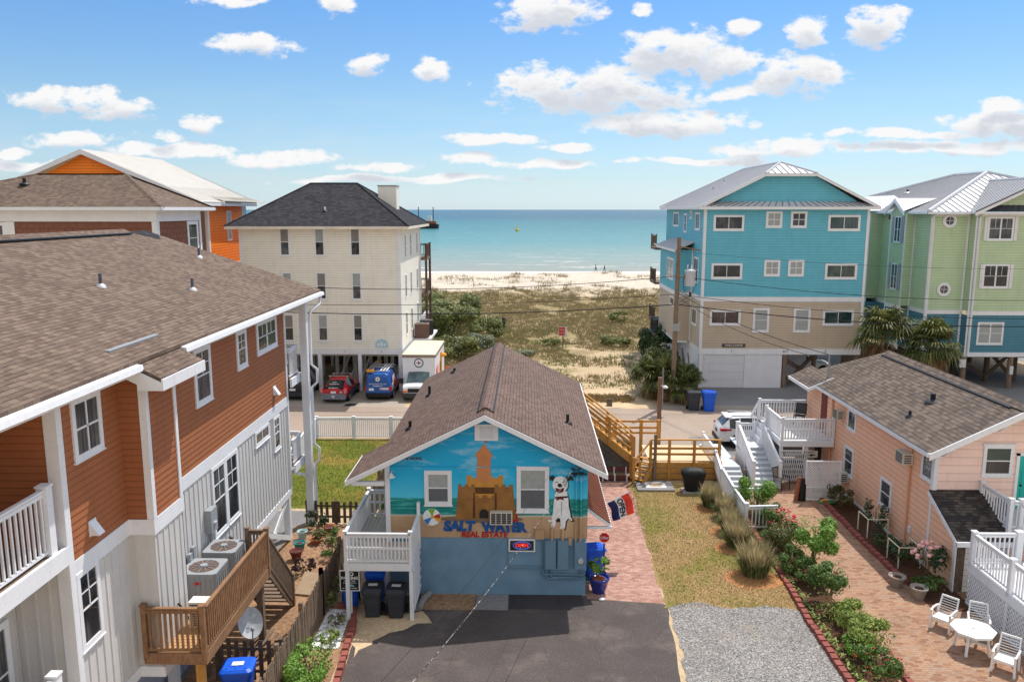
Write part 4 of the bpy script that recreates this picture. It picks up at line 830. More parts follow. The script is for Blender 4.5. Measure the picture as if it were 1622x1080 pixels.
for i in range(12): lt.beam((-3.6,23.9+.12*i,.25), (-3.6,23.9+.12*i,1.7), .07, .025, (1,0,0))
for i in range(5): lt.beam((-3.585,23.85,.4+.3*i), (-3.585,25.4,.4+.3*i), .025, .05)
lt.build('lattice_skirt', WHITE, DK)
# ---------------------------------------------------------------- cream house on pilings
yc, xl, xr_ = 56.3, -20.35, -8.98
CH_ = thing('cream_house', 'cream three-storey beach house on white pilings with charcoal hip roof, beside the dunes', 'house', (-14.6,61.5,0))
s = wallS(yc); w = MB(); siding(w, s, [(xl,3.1),(xr_,3.1),(xr_,11.75),(xl,11.75)], .17, .014); siding(w, wallE(xr_), [(yc,3.1),(66.5,3.1),(66.5,11.75),(yc,11.75)], .17, .014)
siding(w, wallW(xl), [(-66.5,3.1),(-yc,3.1),(-yc,11.75),(-66.5,11.75)], .17); siding(w, wallN(66.5), [(8.98,3.1),(20.35,3.1),(20.35,11.75),(8.98,11.75)], .17); w.build('wall', CREAM, CH_)
w = MB(); wbox(w, s, xl-.02, xr_+.02, 2.72, 3.1, -.2, .04); wbox(w, wallE(xr_), yc, 66.5, 2.72, 3.1, -.2, .035); wbox(w, s, xr_-.2, xr_+.03, 3.1, 11.75, 0, .04); wbox(w, wallE(xr_), yc, yc+.18, 3.1, 11.75, 0, .03); wbox(w, s, xl, xl+.18, 3.1, 11.75, 0, .04); w.build('trim', WHITE, CH_)
MB().box(xl,xr_,yc,66.5,2.6,2.71).build('underfloor', paint('grey_plywood', srgb(150,140,128), .9), CH_)  # underside panel in one grey-brown tone
hx0,hx1,hy0,hy1,he = xl-.75, xr_+.75, yc-.7, 67.3, 11.85; ra, rb, rzz = V((-16.5,61.5,14.95)), V((-12.95,61.5,14.95)), 14.95
h = MB(); c0,c1_,c2,c3 = V((hx0,hy0,he)),V((hx1,hy0,he)),V((hx1,hy1,he)),V((hx0,hy1,he))
h.poly(c0,c1_,rb,ra); h.poly(c1_,c2,rb); h.poly(c2,c3,ra,rb); h.poly(c3,c0,ra); ro = h.build('roof', SH_DARK, CH_)
q = MB()
for a, b_ in ((c0,ra),(c1_,rb),(c2,rb),(c3,ra),(ra,rb)): q.tube([a+V((0,0,.01)), b_+V((0,0,.01))], .07, 6)
q.build('hip_cap', SH_DARK, ro)
q = MB(); q.box(hx0,hx1,hy0,hy1,he-.2,he-.01); q.build('eave', paint('cream_eave', srgb(226,214,200), .6), CH_)
pipe_vent(CH_, -14.5, 57.6, 12.9, .3, 'roof_vent', .07, WHITE, BLACK)
w = MB(); w.box(-11.4,-10.0,61.6,62.9,12.5,14.75); w.build('chimney', CREAM, ro); MB().box(-11.45,-9.95,61.55,62.95,14.75,14.83).build('chimney_cap', GREYM, ro)
for zc, rows in ((9.75,((-17.45,-16.8),(-14.98,-14.33),(-12.46,-11.8))), (6.65,((-17.4,-16.75),(-14.96,-14.3),(-12.44,-11.8))), (3.65,((-17.4,-16.75),(-14.96,-14.3),(-12.44,-11.8)))):
    for i, (a, b_) in enumerate(rows): window(CH_, s, a-.04, b_+.06, zc, zc+1.98, 'dh', .11, [BLIND,CURT][(i+int(zc)) % 2], GLASS)
for zc in (9.3,6.4,3.6):
    for y in (58.3,61.0,64.5): window(CH_, wallE(xr_), y, y+.7, zc+.2, zc+1.9, 'dh', .08)
for x in (xl+.15,-14.95,-12.05,-9.12): post(CH_, x, yc+.1, 0, 2.72, .26, WHITE, 'piling')
for x in (-19.5,-17.4,-16.2,-14.4,-13.0,-11.2,-9.6):
    for y in (59.2,62,65): post(CH_, x, y, 0, 2.65, .24, paint('grey_white_piling', srgb(190,186,180), .8), 'piling')
xb = MB()
for x in (-14.2,-13.4,-12.6): xb.beam((x,58.5,.1),(x+.7,61,2.6),.08,.2); xb.beam((x+.5,58.8,2.6),(x-.1,60.5,.1),.08,.2)
xb.build('cross_brace', WHITE, CH_); MB().box(xl,xr_,66.2,66.4,0,2.6).build('rear_screen', paint('dark_slat_screen', srgb(70,62,56), .9, .2), CH_)
for zf in (9.05,6.05,3.05):
    q = MB().box(xl+2,xr_+.55,66.5,69.3,zf-.22,zf); q.build('balcony_floor', W_OLD, CH_)
    rail(CH_, (xr_+.5,66.7,zf), (xr_+.5,69.2,zf), 1.05, 12, wood('dark_brown_railing', srgb(84,66,58), srgb(112,90,78)), bw=.07); rail(CH_, (xl+2,69.2,zf), (xr_+.5,69.2,zf), 1.05, 40, wood('dark_brown_railing', srgb(84,66,58), srgb(112,90,78)), posts=(True,False))
for y in (66.65,69.25): post(CH_, xr_+.52, y, 0, 10.2, .18, wood('dark_brown_railing', srgb(84,66,58), srgb(112,90,78)), 'balcony_post')
post(CH_, xr_+.02, 66.45, 3, 11.7, .16, WHITE, 'downspout')
q = MB().box(xr_+.03,-7.55,61.6,66.4,2.85,3.0); q.build('service_shelf', WHITE2, CH_)
MB().box(xr_+.02,xr_+.4,66.6,69.4,2.2,4.2).build('stair_panel', WHITE2, CH_)
ac_unit('air_conditioner', 'rusty brown air conditioner on the shelf of the cream house', (-8.3,62.3,3.0), 1.05, 1.15, paint('rusty_brown_cabinet', srgb(112,88,78), .7, .1), badge=False); ac_unit('air_conditioner', 'grey air conditioner on the shelf of the cream house, behind the rusty one', (-8.15,63.9,3.0), 1.0, 1.2, DGREY, badge=False)
q = wshape(CH_, s, [(-10.9,3.22),(-9.98,3.22),(-9.98,3.55),(-10.15,3.75),(-10.28,3.78),(-10.44,3.88),(-10.6,3.78),(-10.73,3.75),(-10.9,3.55)], .04, paint('pale_blue_plaque', srgb(170,204,220), .5), 'name_plaque', .03)
for k in range(3): wshape(q, s, [(-10.75+.22*k,3.32),(-10.6+.22*k,3.32),(-10.6+.22*k,3.5+.1*(k==1)),(-10.75+.22*k,3.5+.1*(k==1))], .045, MW, 'plaque_figure')
text(CH_, '1', s, -13.1, 2.92, .22, BLACK, 'house_number', .05); text(CH_, '2', s, -10.45, 2.92, .22, BLACK, 'house_number', .05)
# ---------------------------------------------------------------- turquoise house
yt, a0, a1 = 57.9, 12.67, 24.36
TH = thing('turquoise_house', 'turquoise and tan three-storey beach house with grey metal roof and garage, beside the dunes', 'house', (18.5,66,0))
s = wallS(yt); yb = 73.5
w = MB(); siding(w, s, [(a0,6.75),(a1,6.75),(a1,13.05),(a0,13.05)], .19, .016); siding(w, s, [(13.05,13.28),(23.95,13.28),(20.35,15.36),(16.68,15.36)], .19, .016)
siding(w, wallW(a0), [(-yb,6.75),(-yt,6.75),(-yt,13.05),(-yb,13.05)], .19, .016); siding(w, wallE(a1), [(yt,6.75),(yb,6.75),(yb,13.05),(yt,13.05)], .19)
siding(w, wallW(11.55), [(-69.5,6.75),(-61.3,6.75),(-61.3,9.95),(-69.5,9.95)], .19, .016); siding(w, wallS(61.3), [(11.55,6.75),(a0,6.75),(a0,9.95),(11.55,9.95)], .19, .016); w.build('upper_wall', TURQ, TH)
w = MB(); siding(w, s, [(a0,2.95),(a1,2.95),(a1,6.4),(a0,6.4)], .19, .016); siding(w, wallW(a0), [(-yb,2.95),(-yt,2.95),(-yt,6.4),(-yb,6.4)], .19, .016); siding(w, wallE(a1), [(yt,2.95),(yb,2.95),(yb,6.4),(yt,6.4)], .19)
siding(w, wallW(11.55), [(-69.5,2.95),(-61.3,2.95),(-61.3,6.4),(-69.5,6.4)], .19, .016); siding(w, wallS(61.3), [(11.55,2.95),(a0,2.95),(a0,6.4),(11.55,6.4)], .19, .016); w.build('lower_wall', TAN, TH)
w = MB(); wbox(w, s, a0-.03, a1+.03, 6.4, 6.75, -.1, .05); wbox(w, s, a0-.03, a1+.03, 2.52, 2.95, -.1, .05); wbox(w, wallW(a0), -yb, -yt, 6.4, 6.75, -.05, .045); wbox(w, wallW(a0), -yb, -yt, 2.52, 2.95, -.1, .045); wbox(w, wallW(11.55), -69.5, -61.3, 6.4, 6.75, -.9, .04)
wbox(w, wallE(a1), yt, yb, 6.4, 6.75, -.05, .045); wbox(w, wallE(a1), yt, yb, 2.52, 2.95, -.05, .045); wbox(w, wallW(11.55), -69.5, -61.27, 2.82, 2.96, -.9, .04)
for z0, z1 in ((2.95,6.4),(6.75,13.0)):
    wbox(w, s, a0-.02, a0+.16, z0, z1, 0, .04); wbox(w, s, a1-.16, a1+.02, z0, z1, 0, .04); wbox(w, wallW(a0), -yt-.16, -yt-.0, z0, z1, 0, .03)
    for q in (61.32,): wbox(w, wallW(11.55), -q-.12, -q, z0, min(z1,9.95), 0, .03); wbox(w, wallS(61.3), a0-.12, a0-.02, z0, min(z1,9.95), 0, .03)
w.build('trim', WHITE, TH)
ov = .55; ex0, ex1, ey0, ey1, ez = a0-ov, a1+ov, yt-.55, yb+.6, 13.2; hz = 15.5; hl, hr = V((16.72,ey0,hz)), V((20.3,ey0,hz)); xm = (ex0+ex1)/2
pitch = (hz-ez)/(hl.x-ex0); rzt = ez+pitch*(xm-ex0); ap = V((xm, ey0+2.7, rzt)); bk = V((xm, 70.0, rzt))
r = MB(); E0,E1,E2,E3 = V((ex0,ey0,ez)),V((ex1,ey0,ez)),V((ex1,ey1,ez)),V((ex0,ey1,ez))
r.poly(E0,hl,ap,bk,E3); r.poly(hr,E1,E2,bk,ap); r.poly(hl,hr,ap); r.poly(E2,E3,bk)
sk0, sk1 = V((ex0+.3,ey0,ez+.02)), V((ex1-.3,ey0,ez+.02)); r.poly(sk0,sk1,V((23.3,yt+.0,ez+.36)),V((13.8,yt+.0,ez+.36))); ro = r.build('roof', METAL, TH)
q = MB()
for i in range(34):
    y = ey0+.4+i*.46
    if y < ey1-.4:
        tmax = (bk.x-ex0) if ap.y <= y <= bk.y else ((hl.x-ex0)+(ap.x-hl.x)*(y-ey0)/2.7 if y < ap.y else (bk.x-ex0)*(ey1-y)/(ey1-bk.y))
        q.beam((ex0,y,ez+.01),(ex0+tmax,y,ez+.01+pitch*tmax),.04,.04); q.beam((ex1,y,ez+.01),(ex1-tmax,y,ez+.01+pitch*tmax),.04,.04)
q.build('standing_seam', paint('light_metal_seam', srgb(190,190,194), .45, .04, metal=.2), ro)
q = MB(); ribs_hip(q, hl, hr, ap, None, .45, .06, .05); q.build('standing_seam', RIB, ro); q = MB(); ribs(q, sk0, sk1, V((13.8,yt,ez+.36)), V((23.3,yt,ez+.36)), .5, .04, .04); q.build('standing_seam', RIB, ro)
q = MB()
for a, b_ in ((hl,ap),(hr,ap),(ap,bk),(E3,bk)): q.tube([a+V((0,0,.02)), b_+V((0,0,.02))], .08, 6)
q.build('ridge_cap', METAL, ro)
q = MB(); q.box(ex0,ex1,ey0-.02,ey0+.08,ez-.2,ez); q.box(ex0,ex0+.1,ey0,ey1,ez-.2,ez-.005); q.box(ex1-.1,ex1,ey0,ey1,ez-.2,ez-.005); q.box(ex0+.1,ex1-.1,ey0+.08,ey1,ez-.18,ez-.12)
for A, B in ((E0,hl),(E1,hr)): q.prism([A+V((0,0,-.02)),B+V((0,0,-.02)),B+V((0,0,-.2)),A+V((0,0,-.2))] if A.x < B.x else [B+V((0,0,-.02)),A+V((0,0,-.02)),A+V((0,0,-.2)),B+V((0,0,-.2))], (0,.06,0))
q.box(hl.x,hr.x,ey0-.01,ey0+.09,hz-.2,hz-.01); q.prism([hl+V((0,0,-.14)),hr+V((0,0,-.14)),hr+V((0,.5,-.14)),hl+V((0,.5,-.14))],(0,0,-.03)); q.build('eave_trim', WHITE, TH)
for px_, y in ((14.6,64),(15.9,66)): pipe_vent(ro, px_, y, ez+pitch*(px_-ex0), .3, 'vent_pipe', .05, GREYM)
for z0, z1, L in ((11.5,12.62,((13.32,15.5,'slide'),(21.46,23.74,'slide'))), (11.72,12.87,((17.04,18.2,'grid'),(18.8,19.95,'grid'))), (8.05,9.18,((13.3,15.52,'slide'),(21.46,23.74,'slide'))), (8.26,9.42,((17.08,18.22,'grid'),(18.8,19.94,'grid'))), (4.68,5.8,((13.32,15.56,'slide'),(21.5,23.74,'slide'))), (4.17,5.94,((16.46,17.64,'dh'),(19.4,20.62,'dh')))):
    for a, b_, k in L: window(TH, s, a, b_, z0, z1, k, .16, {'slide':(GLASS if a < 16 else GLASSG),'grid':BLIND if a < 18 else (GLASS if z0 > 11 else BLIND),'dh':BLIND}[k], BLIND)
for y0_, y1_, z0, z1, k in ((59.3,60.9,11.5,12.8,'slide'),(64.2,65.2,11.2,12.7,'dh'),(67.5,70,11.6,12.8,'slide'),(62.2,62.9,12.3,12.9,'fixed')): window(TH, wallW(a0), -y1_, -y0_, z0, z1, k, .14)
window(TH, wallW(a0), -60.9, -59.2, 7.6, 9.5, 'twin', .14); window(TH, wallW(a0), -60.9, -59.2, 4.4, 5.7, 'slide', .14); window(TH, wallW(11.55), -64.2, -62.4, 5.5, 6.2, 'fixed', .12); window(TH, wallW(11.55), -66.0, -63.2, 7.5, 9.2, 'twin', .14)
q = MB(); P0,P1,P2,P3 = (11.2,60.9,9.98),(11.2,70,9.98),(a0,70,10.6),(a0,60.9,10.6); slab(q, [P0,P3,P2,P1], .06); ribs(q, V(P0),V(P1),V(P3),V(P2),.45,.04,.04); bro = q.build('bay_roof', METAL, TH); MB().box(11.18,11.24,60.9,70,9.82,9.96).build('eave_trim', WHITE, bro)
q = MB(); q.box(11.4,11.55,69.5,72.5,9.9,10.0); q.build('bracket', WHITE, TH)
GW = paint('white_garage_panel', srgb(222,224,230), .6, .04)
q = MB(); wbox(q, s, 12.72, 15.9+2.85, 0, 2.52, -.3, -.06); q.build('ground_floor_wall', GW, TH)
q = MB()
for i in range(4): wbox(q, s, 12.98, 15.98, .03+.6*i, .60+.6*i, -.06, -.02)
q.build('garage_door', paint('white_garage_door', srgb(214,216,222), .55, .04), TH)
for a, c in ((12.68,12.95),(16.0,16.12)): wbox(MB(), s, a, c, 0, 2.52, -.06, .02).build('door_post', WHITE, TH)
q = MB(); wbox(q, s, 16.13, 18.72, .02, 2.5, -.06, .01)
for i in range(1, 10): wbox(q, s, 16.13+.26*i-.006, 16.13+.26*i+.006, .02, 2.5, .01, .016)
q.build('storage_door', GW, TH)
q = MB(); q.box(a0,a0+.12,yt+.3,yb,0,2.52); q.build('ground_floor_side', GW, TH)
for y in (60.2,62.5,65.5):
    q = MB(); q.beam((a0-.06,y,0),(a0-.06,y+1.6,1.9),.05,.12); q.build('shutter_strip', W_OLD, TH)
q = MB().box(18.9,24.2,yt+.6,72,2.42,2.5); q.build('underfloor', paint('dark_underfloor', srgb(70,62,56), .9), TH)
for x, y in ((18.95,57.98),(22.0,60.5),(24.15,58.05),(22.5,66),(24.1,66),(20,70),(22.4,70),(24.1,70)): q = MB(); q.tube([(x,y,0),(x,y,2.52)], .17, 10); q.build('piling', W_POLE, TH)
q = MB(); q.beam((19.0,58.0,.3),(22.1,60.2,2.3),.1,.3); q.beam((19.0,58.12,2.1),(22.1,60.4,.3),.1,.3); q.build('cross_brace', W_DARK, TH)
q = MB()
for i in range(10): q.box(19.4+.25*i,19.4+.25*i+.23,61.8,61.85,.05,2.42)
q.build('partition', GW, TH)
q = wshape(TH, s, [(14.3,3.05),(16.0,3.05),(16.0,3.3),(14.3,3.3)], .05, W_DARK, 'sign_board', .03); text(q, 'WELCOME', s, 15.15, 3.175, .2, MW, 'sign_lettering', .056, sx=1.35)
for tx, x in (('1',15.0),('617',18.95),('2',21.85)): text(TH, tx, s, x, 2.75, .26, BLACK, 'house_number', .06)
MB().ball(s.p(13.1,2.25,.06), .07,.07,.07,8,6).build('lamp', WHITE, TH)
q = MB().box(11.0,12.6,69.8,72.6,2.05,2.2); q.build('service_shelf', WHITE2, TH)
for z in (3.0,6.5,9.6):
    q = MB().box(11.6,12.6,72.5,75.5,z-.2,z); q.build('balcony_floor', W_OLD, TH); rail(TH, (11.65,72.7,z), (11.65,75.4,z), 1.1, 12, W_DARK if z < 9 else W_OLD)
ac_unit('air_conditioner', 'black air conditioner on the shelf of the turquoise house, the nearer one', (11.75,70.3,2.2), 1.0, 1.25, DGREY, badge=False); ac_unit('air_conditioner', 'black air conditioner on the shelf of the turquoise house, the farther one', (11.75,71.7,2.2), 1.0, 1.25, DGREY, badge=False)
# ---------------------------------------------------------------- green and teal house
GH = thing('green_house', 'sage green and teal house on timber pilings with a seamed metal roof, far right', 'house', (35,66,0))
s = wallS(57.9); s2 = wallS(58.6); gl0, gm, gr_ = 29.2, 31.9, 41.0; ZB, ZE = 5.75, 12.75
w = MB(); siding(w, s, [(gm,ZB),(gr_,ZB),(gr_,ZE),(gm,ZE)], .19, .016); siding(w, s2, [(gl0,ZB),(gm+.1,ZB),(gm+.1,ZE),(gl0,ZE)], .19, .016); siding(w, wallW(gm), [(-58.6,ZB),(-57.9,ZB),(-57.9,ZE),(-58.6,ZE)], .19)
siding(w, wallW(gl0), [(-78,ZB),(-58.6,ZB),(-58.6,ZE),(-78,ZE)], .19, .016); siding(w, wallW(28.5), [(-63.7,ZB),(-61.1,ZB),(-61.1,ZE),(-62.4,ZE+.8),(-63.7,ZE)], .19, .016); siding(w, wallS(61.1), [(28.5,ZB),(gl0,ZB),(gl0,ZE),(28.5,ZE)], .19); siding(w, wallW(28.2), [(-80,ZB),(-66.7,ZB),(-66.7,ZE),(-80,ZE)], .19, .016); siding(w, wallS(66.7), [(28.2,ZB),(gl0,ZB),(gl0,ZE),(28.2,ZE)], .19)
siding(w, s, [(32.5,13.1),(40.5,13.1),(36.5,15.0)], .19, .016); w.build('upper_wall', LGREEN, GH)
w = MB(); siding(w, s, [(gm,2.7),(gr_,2.7),(gr_,5.45),(gm,5.45)], .19, .016); siding(w, s2, [(gl0,2.7),(gm+.1,2.7),(gm+.1,5.45),(gl0,5.45)], .19, .016); siding(w, wallW(gl0), [(-78,2.7),(-58.6,2.7),(-58.6,5.45),(-78,5.45)], .19, .016); siding(w, wallW(28.5), [(-63.7,2.7),(-61.1,2.7),(-61.1,5.45),(-63.7,5.45)], .19); siding(w, wallS(61.1), [(28.5,2.7),(gl0,2.7),(gl0,5.45),(28.5,5.45)], .19)
siding(w, wallW(28.2), [(-80,2.7),(-66.7,2.7),(-66.7,5.45),(-80,5.45)], .19); siding(w, wallS(66.7), [(28.2,2.7),(gl0,2.7),(gl0,5.45),(28.2,5.45)], .19); siding(w, wallW(gm), [(-58.6,2.7),(-57.9,2.7),(-57.9,5.45),(-58.6,5.45)], .19); w.build('lower_wall', DTEAL, GH)
w = MB()
for z0, z1, o in ((5.45,5.75,.045),(2.4,2.72,.05)): wbox(w, s, gm-.02, gr_, z0, z1, -.1, o); wbox(w, s2, gl0-.02, gm-.02, z0, z1, -.1, o); wbox(w, wallW(gl0), -78, -58.6, z0, z1, -.05, o); wbox(w, wallW(28.5), -63.7, -61.07, z0, z1, -.05, o); wbox(w, wallW(28.2), -80, -66.67, z0, z1, -.05, o)
for z0, z1 in ((2.72,5.45),(5.75,12.7)):
    wbox(w, s, gm, gm+.14, z0, z1, 0, .04); wbox(w, s2, gl0, gl0+.14, z0, z1, 0, .04); wbox(w, s2, gm-.2, gm-.06, z0, z1, 0, .04)
    for y in (61.1,63.56): wbox(w, wallW(28.5), -y-.14, -y, z0, z1, 0, .04)
    wbox(w, wallW(28.2), -66.84, -66.7, z0, z1, 0, .04); wbox(w, wallS(61.1), gl0-.1, gl0, z0, z1, 0, .02)
wbox(w, s, gm-.1, gr_, 12.55, 12.75, -.05, .05); wbox(w, s2, gl0-.1, gm-.1, 12.55, 12.75, -.05, .05)
w.build('trim', WHITE, GH)
q = MB()
for a, ww in ((29.12,s2),(32.12,s)): q.tube([ww.p(a,12.7,.4), ww.p(a,12.4,.12), ww.p(a,2.5,.12)], .09, 8)
q.build('downspout', WHITE, GH)
for z0, z1 in ((10.82,12.5),(7.42,9.15),(3.3,4.95)):
    window(GH, s, 32.7 if z0 < 9 else 32.75, 34.6, z0, z1, 'twing' if z0 > 5 else 'twin', .14, GLASS if z0 > 5 else BLIND, GLASS if z0 > 5 else BLIND); window(GH, s, 37.4, 39.3, z0, z1, 'twing', .14)
    if z0 > 5:
        wbox(MB(), s, 32.5, 32.72, z0, z1, 0, .08).build('shutter', WHITE2, GH); wbox(MB(), s, 34.62, 34.84, z0, z1, 0, .08).build('shutter', WHITE2, GH)
for z in (12.2,7.25):
    c = s2.p(30.4,z,.0); q = MB()
    vs = [c + V((r*cos(k*pi/14), -o, r*sin(k*pi/14))) for r, o in ((.50,0),(.50,.08),(.30,.08),(.30,.02)) for k in range(28)]
    q.add(vs, [(i*28+k, i*28+(k+1)%28, (i+1)*28+(k+1)%28, (i+1)*28+k) for i in range(3) for k in range(28)]); q.beam(c+V((-.3,-.05,0)), c+V((.3,-.05,0)), .03,.03); q.beam(c+V((0,-.05,-.3)), c+V((0,-.05,.3)), .03,.03)
    o = q.build('round_window', WHITE, GH); wshape(o, Wall(c-V((0,0,c.z)),(1,0,0),(0,-1,0)), [(x, c.z+y) for x, y in ell(0,0,.31,.31,24)], .03, GLASS, 'pane', .02)
ww = wallW(28.5)
for z0, z1 in ((10.5,12.5),(6.9,8.9)):
    window(GH, ww, -62.95, -61.85, z0, z1, 'twin', .1)
    for a_, b_ in ((-63.3,-62.95),(-61.85,-61.35)): wbox(MB(), ww, a_, b_, z0, z1, 0, .06).build('shutter', plain('grey_shutter', srgb(150,152,158), .6), GH)
for y, z in ((64.8,12.1),(65.4,4.2)):
    q = MB(); wbox(q, wallW(gl0), -y-.9, -y+.2, z, z+.55, 0, .06); o = q.build('louvre_vent', paint('cream_vent_frame', srgb(220,212,180), .6), GH); q = MB(); wbox(q, wallW(gl0), -y-.8, -y+.1, z+.1, z+.45, .06, .065); q.build('louvre', W_DARK, o)
ez = 12.85; C0 = V((28.55,57.95,ez)); apx = V((37.3,66.8,15.95)); bk = V((37.3,71.5,15.95)); Cb = V((28.55,80.5,ez)); CR_ = V((46,57.95,ez)); CBR = V((46,80.5,ez))
r = MB(); r.poly(C0,apx,bk,Cb); r.poly(C0,CR_,apx); r.poly(CR_,CBR,bk,apx); r.poly(CBR,Cb,bk); ro = r.build('roof', METAL, GH)
GAP = V((36.5,57.3,15.25)); GL_, GR_ = V((31.5,57.3,ez)), V((41.5,57.3,ez)); gb = V((36.5,64.85,15.25))
r = MB(); r.poly(GL_,GAP,gb,V((31.5,58.05,ez+.01))); r.poly(GAP,GR_,V((41.5,58.05,ez+.01)),gb); gro = r.build('gable_roof', METAL, ro)
q = MB(); ribs_hip(q, C0, CR_, apx, None, .5, .05, .05); q.build('standing_seam', RIB, ro); q = MB()
for i in range(52):
    y = 58.3+.42*i; t = (y-57.95) if y < 66.8 else (8.85 if y <= 71.5 else 8.85*(80.5-y)/9.0); t = max(0, min(8.75, t*.989)); 
    if t > .3: q.beam((28.55,y,ez+.01),(28.55+t,y,ez+.01+t*.3543),.045,.05)
q.build('standing_seam', RIB, ro)
q = MB()
for i in range(18):
    y = 57.5+.42*i; x0_ = 31.5+max(0.0, (y-58.0)/1.36)
    if x0_ < 36.3: q.beam((x0_,y,ez+.02+(x0_-31.5)*.48),(36.5,y,15.27),.045,.05); q.beam((73-x0_,y,ez+.02+(x0_-31.5)*.48),(36.5,y,15.27),.045,.05)
q.build('standing_seam', RIB, gro)
q = MB()
for a, b_ in ((C0,apx),(apx,bk),(Cb,bk),(CR_,apx)): q.tube([a+V((0,0,.03)), b_+V((0,0,.03))], .14, 6)
q.tube([GAP, gb], .12, 6); q.build('ridge_cap', METAL, ro)
q = MB()
for A, B in ((GL_,GAP),(GAP,GR_)): q.prism([A+V((0,-.03,-.03)),B+V((0,-.03,-.03)),B+V((0,-.03,-.28)),A+V((0,-.03,-.28))], (0,.07,0))
q.box(31.5,41.5,57.3,57.9,12.7,12.83); q.box(28.5,31.5,57.9,58.05,12.68,12.83); q.box(28.5,28.62,58,80.5,12.68,12.83); q.build('eave_trim', WHITE, GH)
q = MB()
for A, B in ((GL_,GAP),(GAP,GR_)): q.prism([A+V((0,-.05,.03)),B+V((0,-.05,.03)),B+V((0,-.05,-.05)),A+V((0,-.05,-.05))], (0,.04,0))
q.build('rake_edge', DGREY, gro)
q = MB(); k0,k1,k2,k3 = V((32.2,57.35,12.86)),V((41,57.35,12.86)),V((40.2,57.88,13.3)),V((32.9,57.88,13.3)); q.poly(k0,k1,k2,k3); ribs(q,k0,k1,k3,k2,.45,.05,.05); q.build('skirt_roof', paint('dark_seamed_metal', srgb(74,78,86), .5, .05, metal=.2), ro)
dA,dB,dC = V((28.05,60.8,12.88)),V((28.05,64.0,12.88)),V((28.05,62.4,13.85)); dD = V((31.3,62.4,13.85)); q = MB(); q.poly(dA,dC,dD) ; q.poly(dC,dB,dD)
do = q.build('dormer_roof', METAL, ro); q = MB()
for A, B in ((dA,dC),(dC,dB)): q.prism([A,B,B+V((0,0,-.3)),A+V((0,0,-.3))], (.08,0,0))
q.build('eave_trim', WHITE, do)
q = MB(); r4 = (V((27.7,66.2,ez+.05)),V((27.7,81,ez+.05)),V((31.6,70.4,14.2)),V((31.6,76,14.2))); q.poly(r4[0],r4[2],r4[3],r4[1]); q.poly(r4[0],V((31.6,66.2,ez+.06)),r4[2]); q.build('side_roof', METAL, ro)
pipe_vent(ro, 33.0, 71, 14.45, .25, 'vent_pipe', .1, BLACK)
for x, y in ((32.05,58.1),(35.45,58.1),(39,58.1),(33.6,62.5),(35.2,60.6),(36.3,66),(37.3,60.6),(30,60),(33,66),(39.4,64),(38,68),(40,60.5)): q = MB(); q.tube([(x,y,0),(x,y,2.5)], .2, 10); q.build('piling', W_POLE if y < 59 else W_DARK, GH)
q = MB()
for A, B in (((32.2,59.5,.5),(33.5,62.4,2.4)),((32.3,59.8,2.4),(33.6,62.4,.6)),((35.3,60.7,.4),(37.2,60.7,2.4)),((35.3,60.8,2.4),(37.2,60.8,.4)),((37.4,60.7,2.4),(39.3,63.9,.5)),((32.1,61.5,2.4),(35,60.6,.5))): q.beam(A,B,.1,.26)
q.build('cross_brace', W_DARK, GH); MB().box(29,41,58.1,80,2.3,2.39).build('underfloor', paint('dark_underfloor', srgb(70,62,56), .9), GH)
for x, z in ((31.88,1.6),(35.45,1.1)):
    q = wshape(GH, wallS(57.88), [(x-.22 if x < 33 else x-.12,z),(x+.22 if x < 33 else x+.12,z),(x+.22 if x < 33 else x+.12,z+.6),(x-.22 if x < 33 else x-.12,z+.6)], .04, WHITE2, 'meter_box', .12)
# ---------------------------------------------------------------- dark brown house behind the left house
BR = thing('brown_house', 'dark brown shake-sided house with a brown hip roof, behind the ridge of the left house', 'house', (-26,47,0))
s = wallS(45.0); ee = wallE(-20.9); BZ = 12.35
w = MB(); siding(w, s, [(-36,6),(-20.9,6),(-20.9,BZ),(-36,BZ)], .33, .02); siding(w, ee, [(45,6),(51.0,6),(51.0,BZ),(45,BZ)], .33, .02)
for zc in range(9):
    for i in range(32): 
        x = -35.8+.47*i+(.23 if zc % 2 else 0)
        if x < -21.2: wbox(w, s, x, x+.012, 9.3+.33*zc, 9.62+.33*zc, .0, .022)
    for i in range(13):
        y = 45.2+.45*i+(.2 if zc % 2 else 0)
        if y < 50.8: wbox(w, ee, y, y+.012, 9.3+.33*zc, 9.62+.33*zc, .0, .022)
w.build('wall', BROWN2, BR)
w = MB(); wbox(w, s, -36, -20.85, BZ-.02, 12.95, -.1, .06); wbox(w, ee, 45, 51.05, BZ-.02, 12.95, -.1, .06); wbox(w, s, -21.15, -20.85, 6, BZ, 0, .06); wbox(w, ee, 45, 45.25, 6, BZ, 0, .05); wbox(w, ee, 50.8, 51.05, 6, BZ, 0, .06); wbox(w, s, -29.5, -29.0, 6, BZ, 0, .06); w.build('trim', WHITE, BR)
window(BR, ee, 49.0, 50.6, 10.2, 12.3, 'dh', .22, GLASSG); window(BR, s, -31.5, -29.5, 10.2, 12.3, 'dh', .2)
A0,A1,A2,A3 = V((-37,44.4,13.1)),V((-20.3,44.4,13.1)),V((-20.3,51.9,13.1)),V((-37,51.9,13.1)); Ra,Rb = V((-29.4,48.1,15.05)),V((-24.0,48.1,15.05))
r = MB(); r.poly(A0,A1,Rb,Ra); r.poly(A1,A2,Rb); r.poly(A2,A3,Ra,Rb); r.poly(A3,A0,Ra); ro = r.build('roof', SH_BROWN, BR)
q = MB()
for a, b_ in ((A1,Rb),(A2,Rb),(A0,Ra),(Ra,Rb)): q.prism([a+V((-.22,0,0)),a+V((0,0,.07)),a+V((.22,0,0))], b_-a)
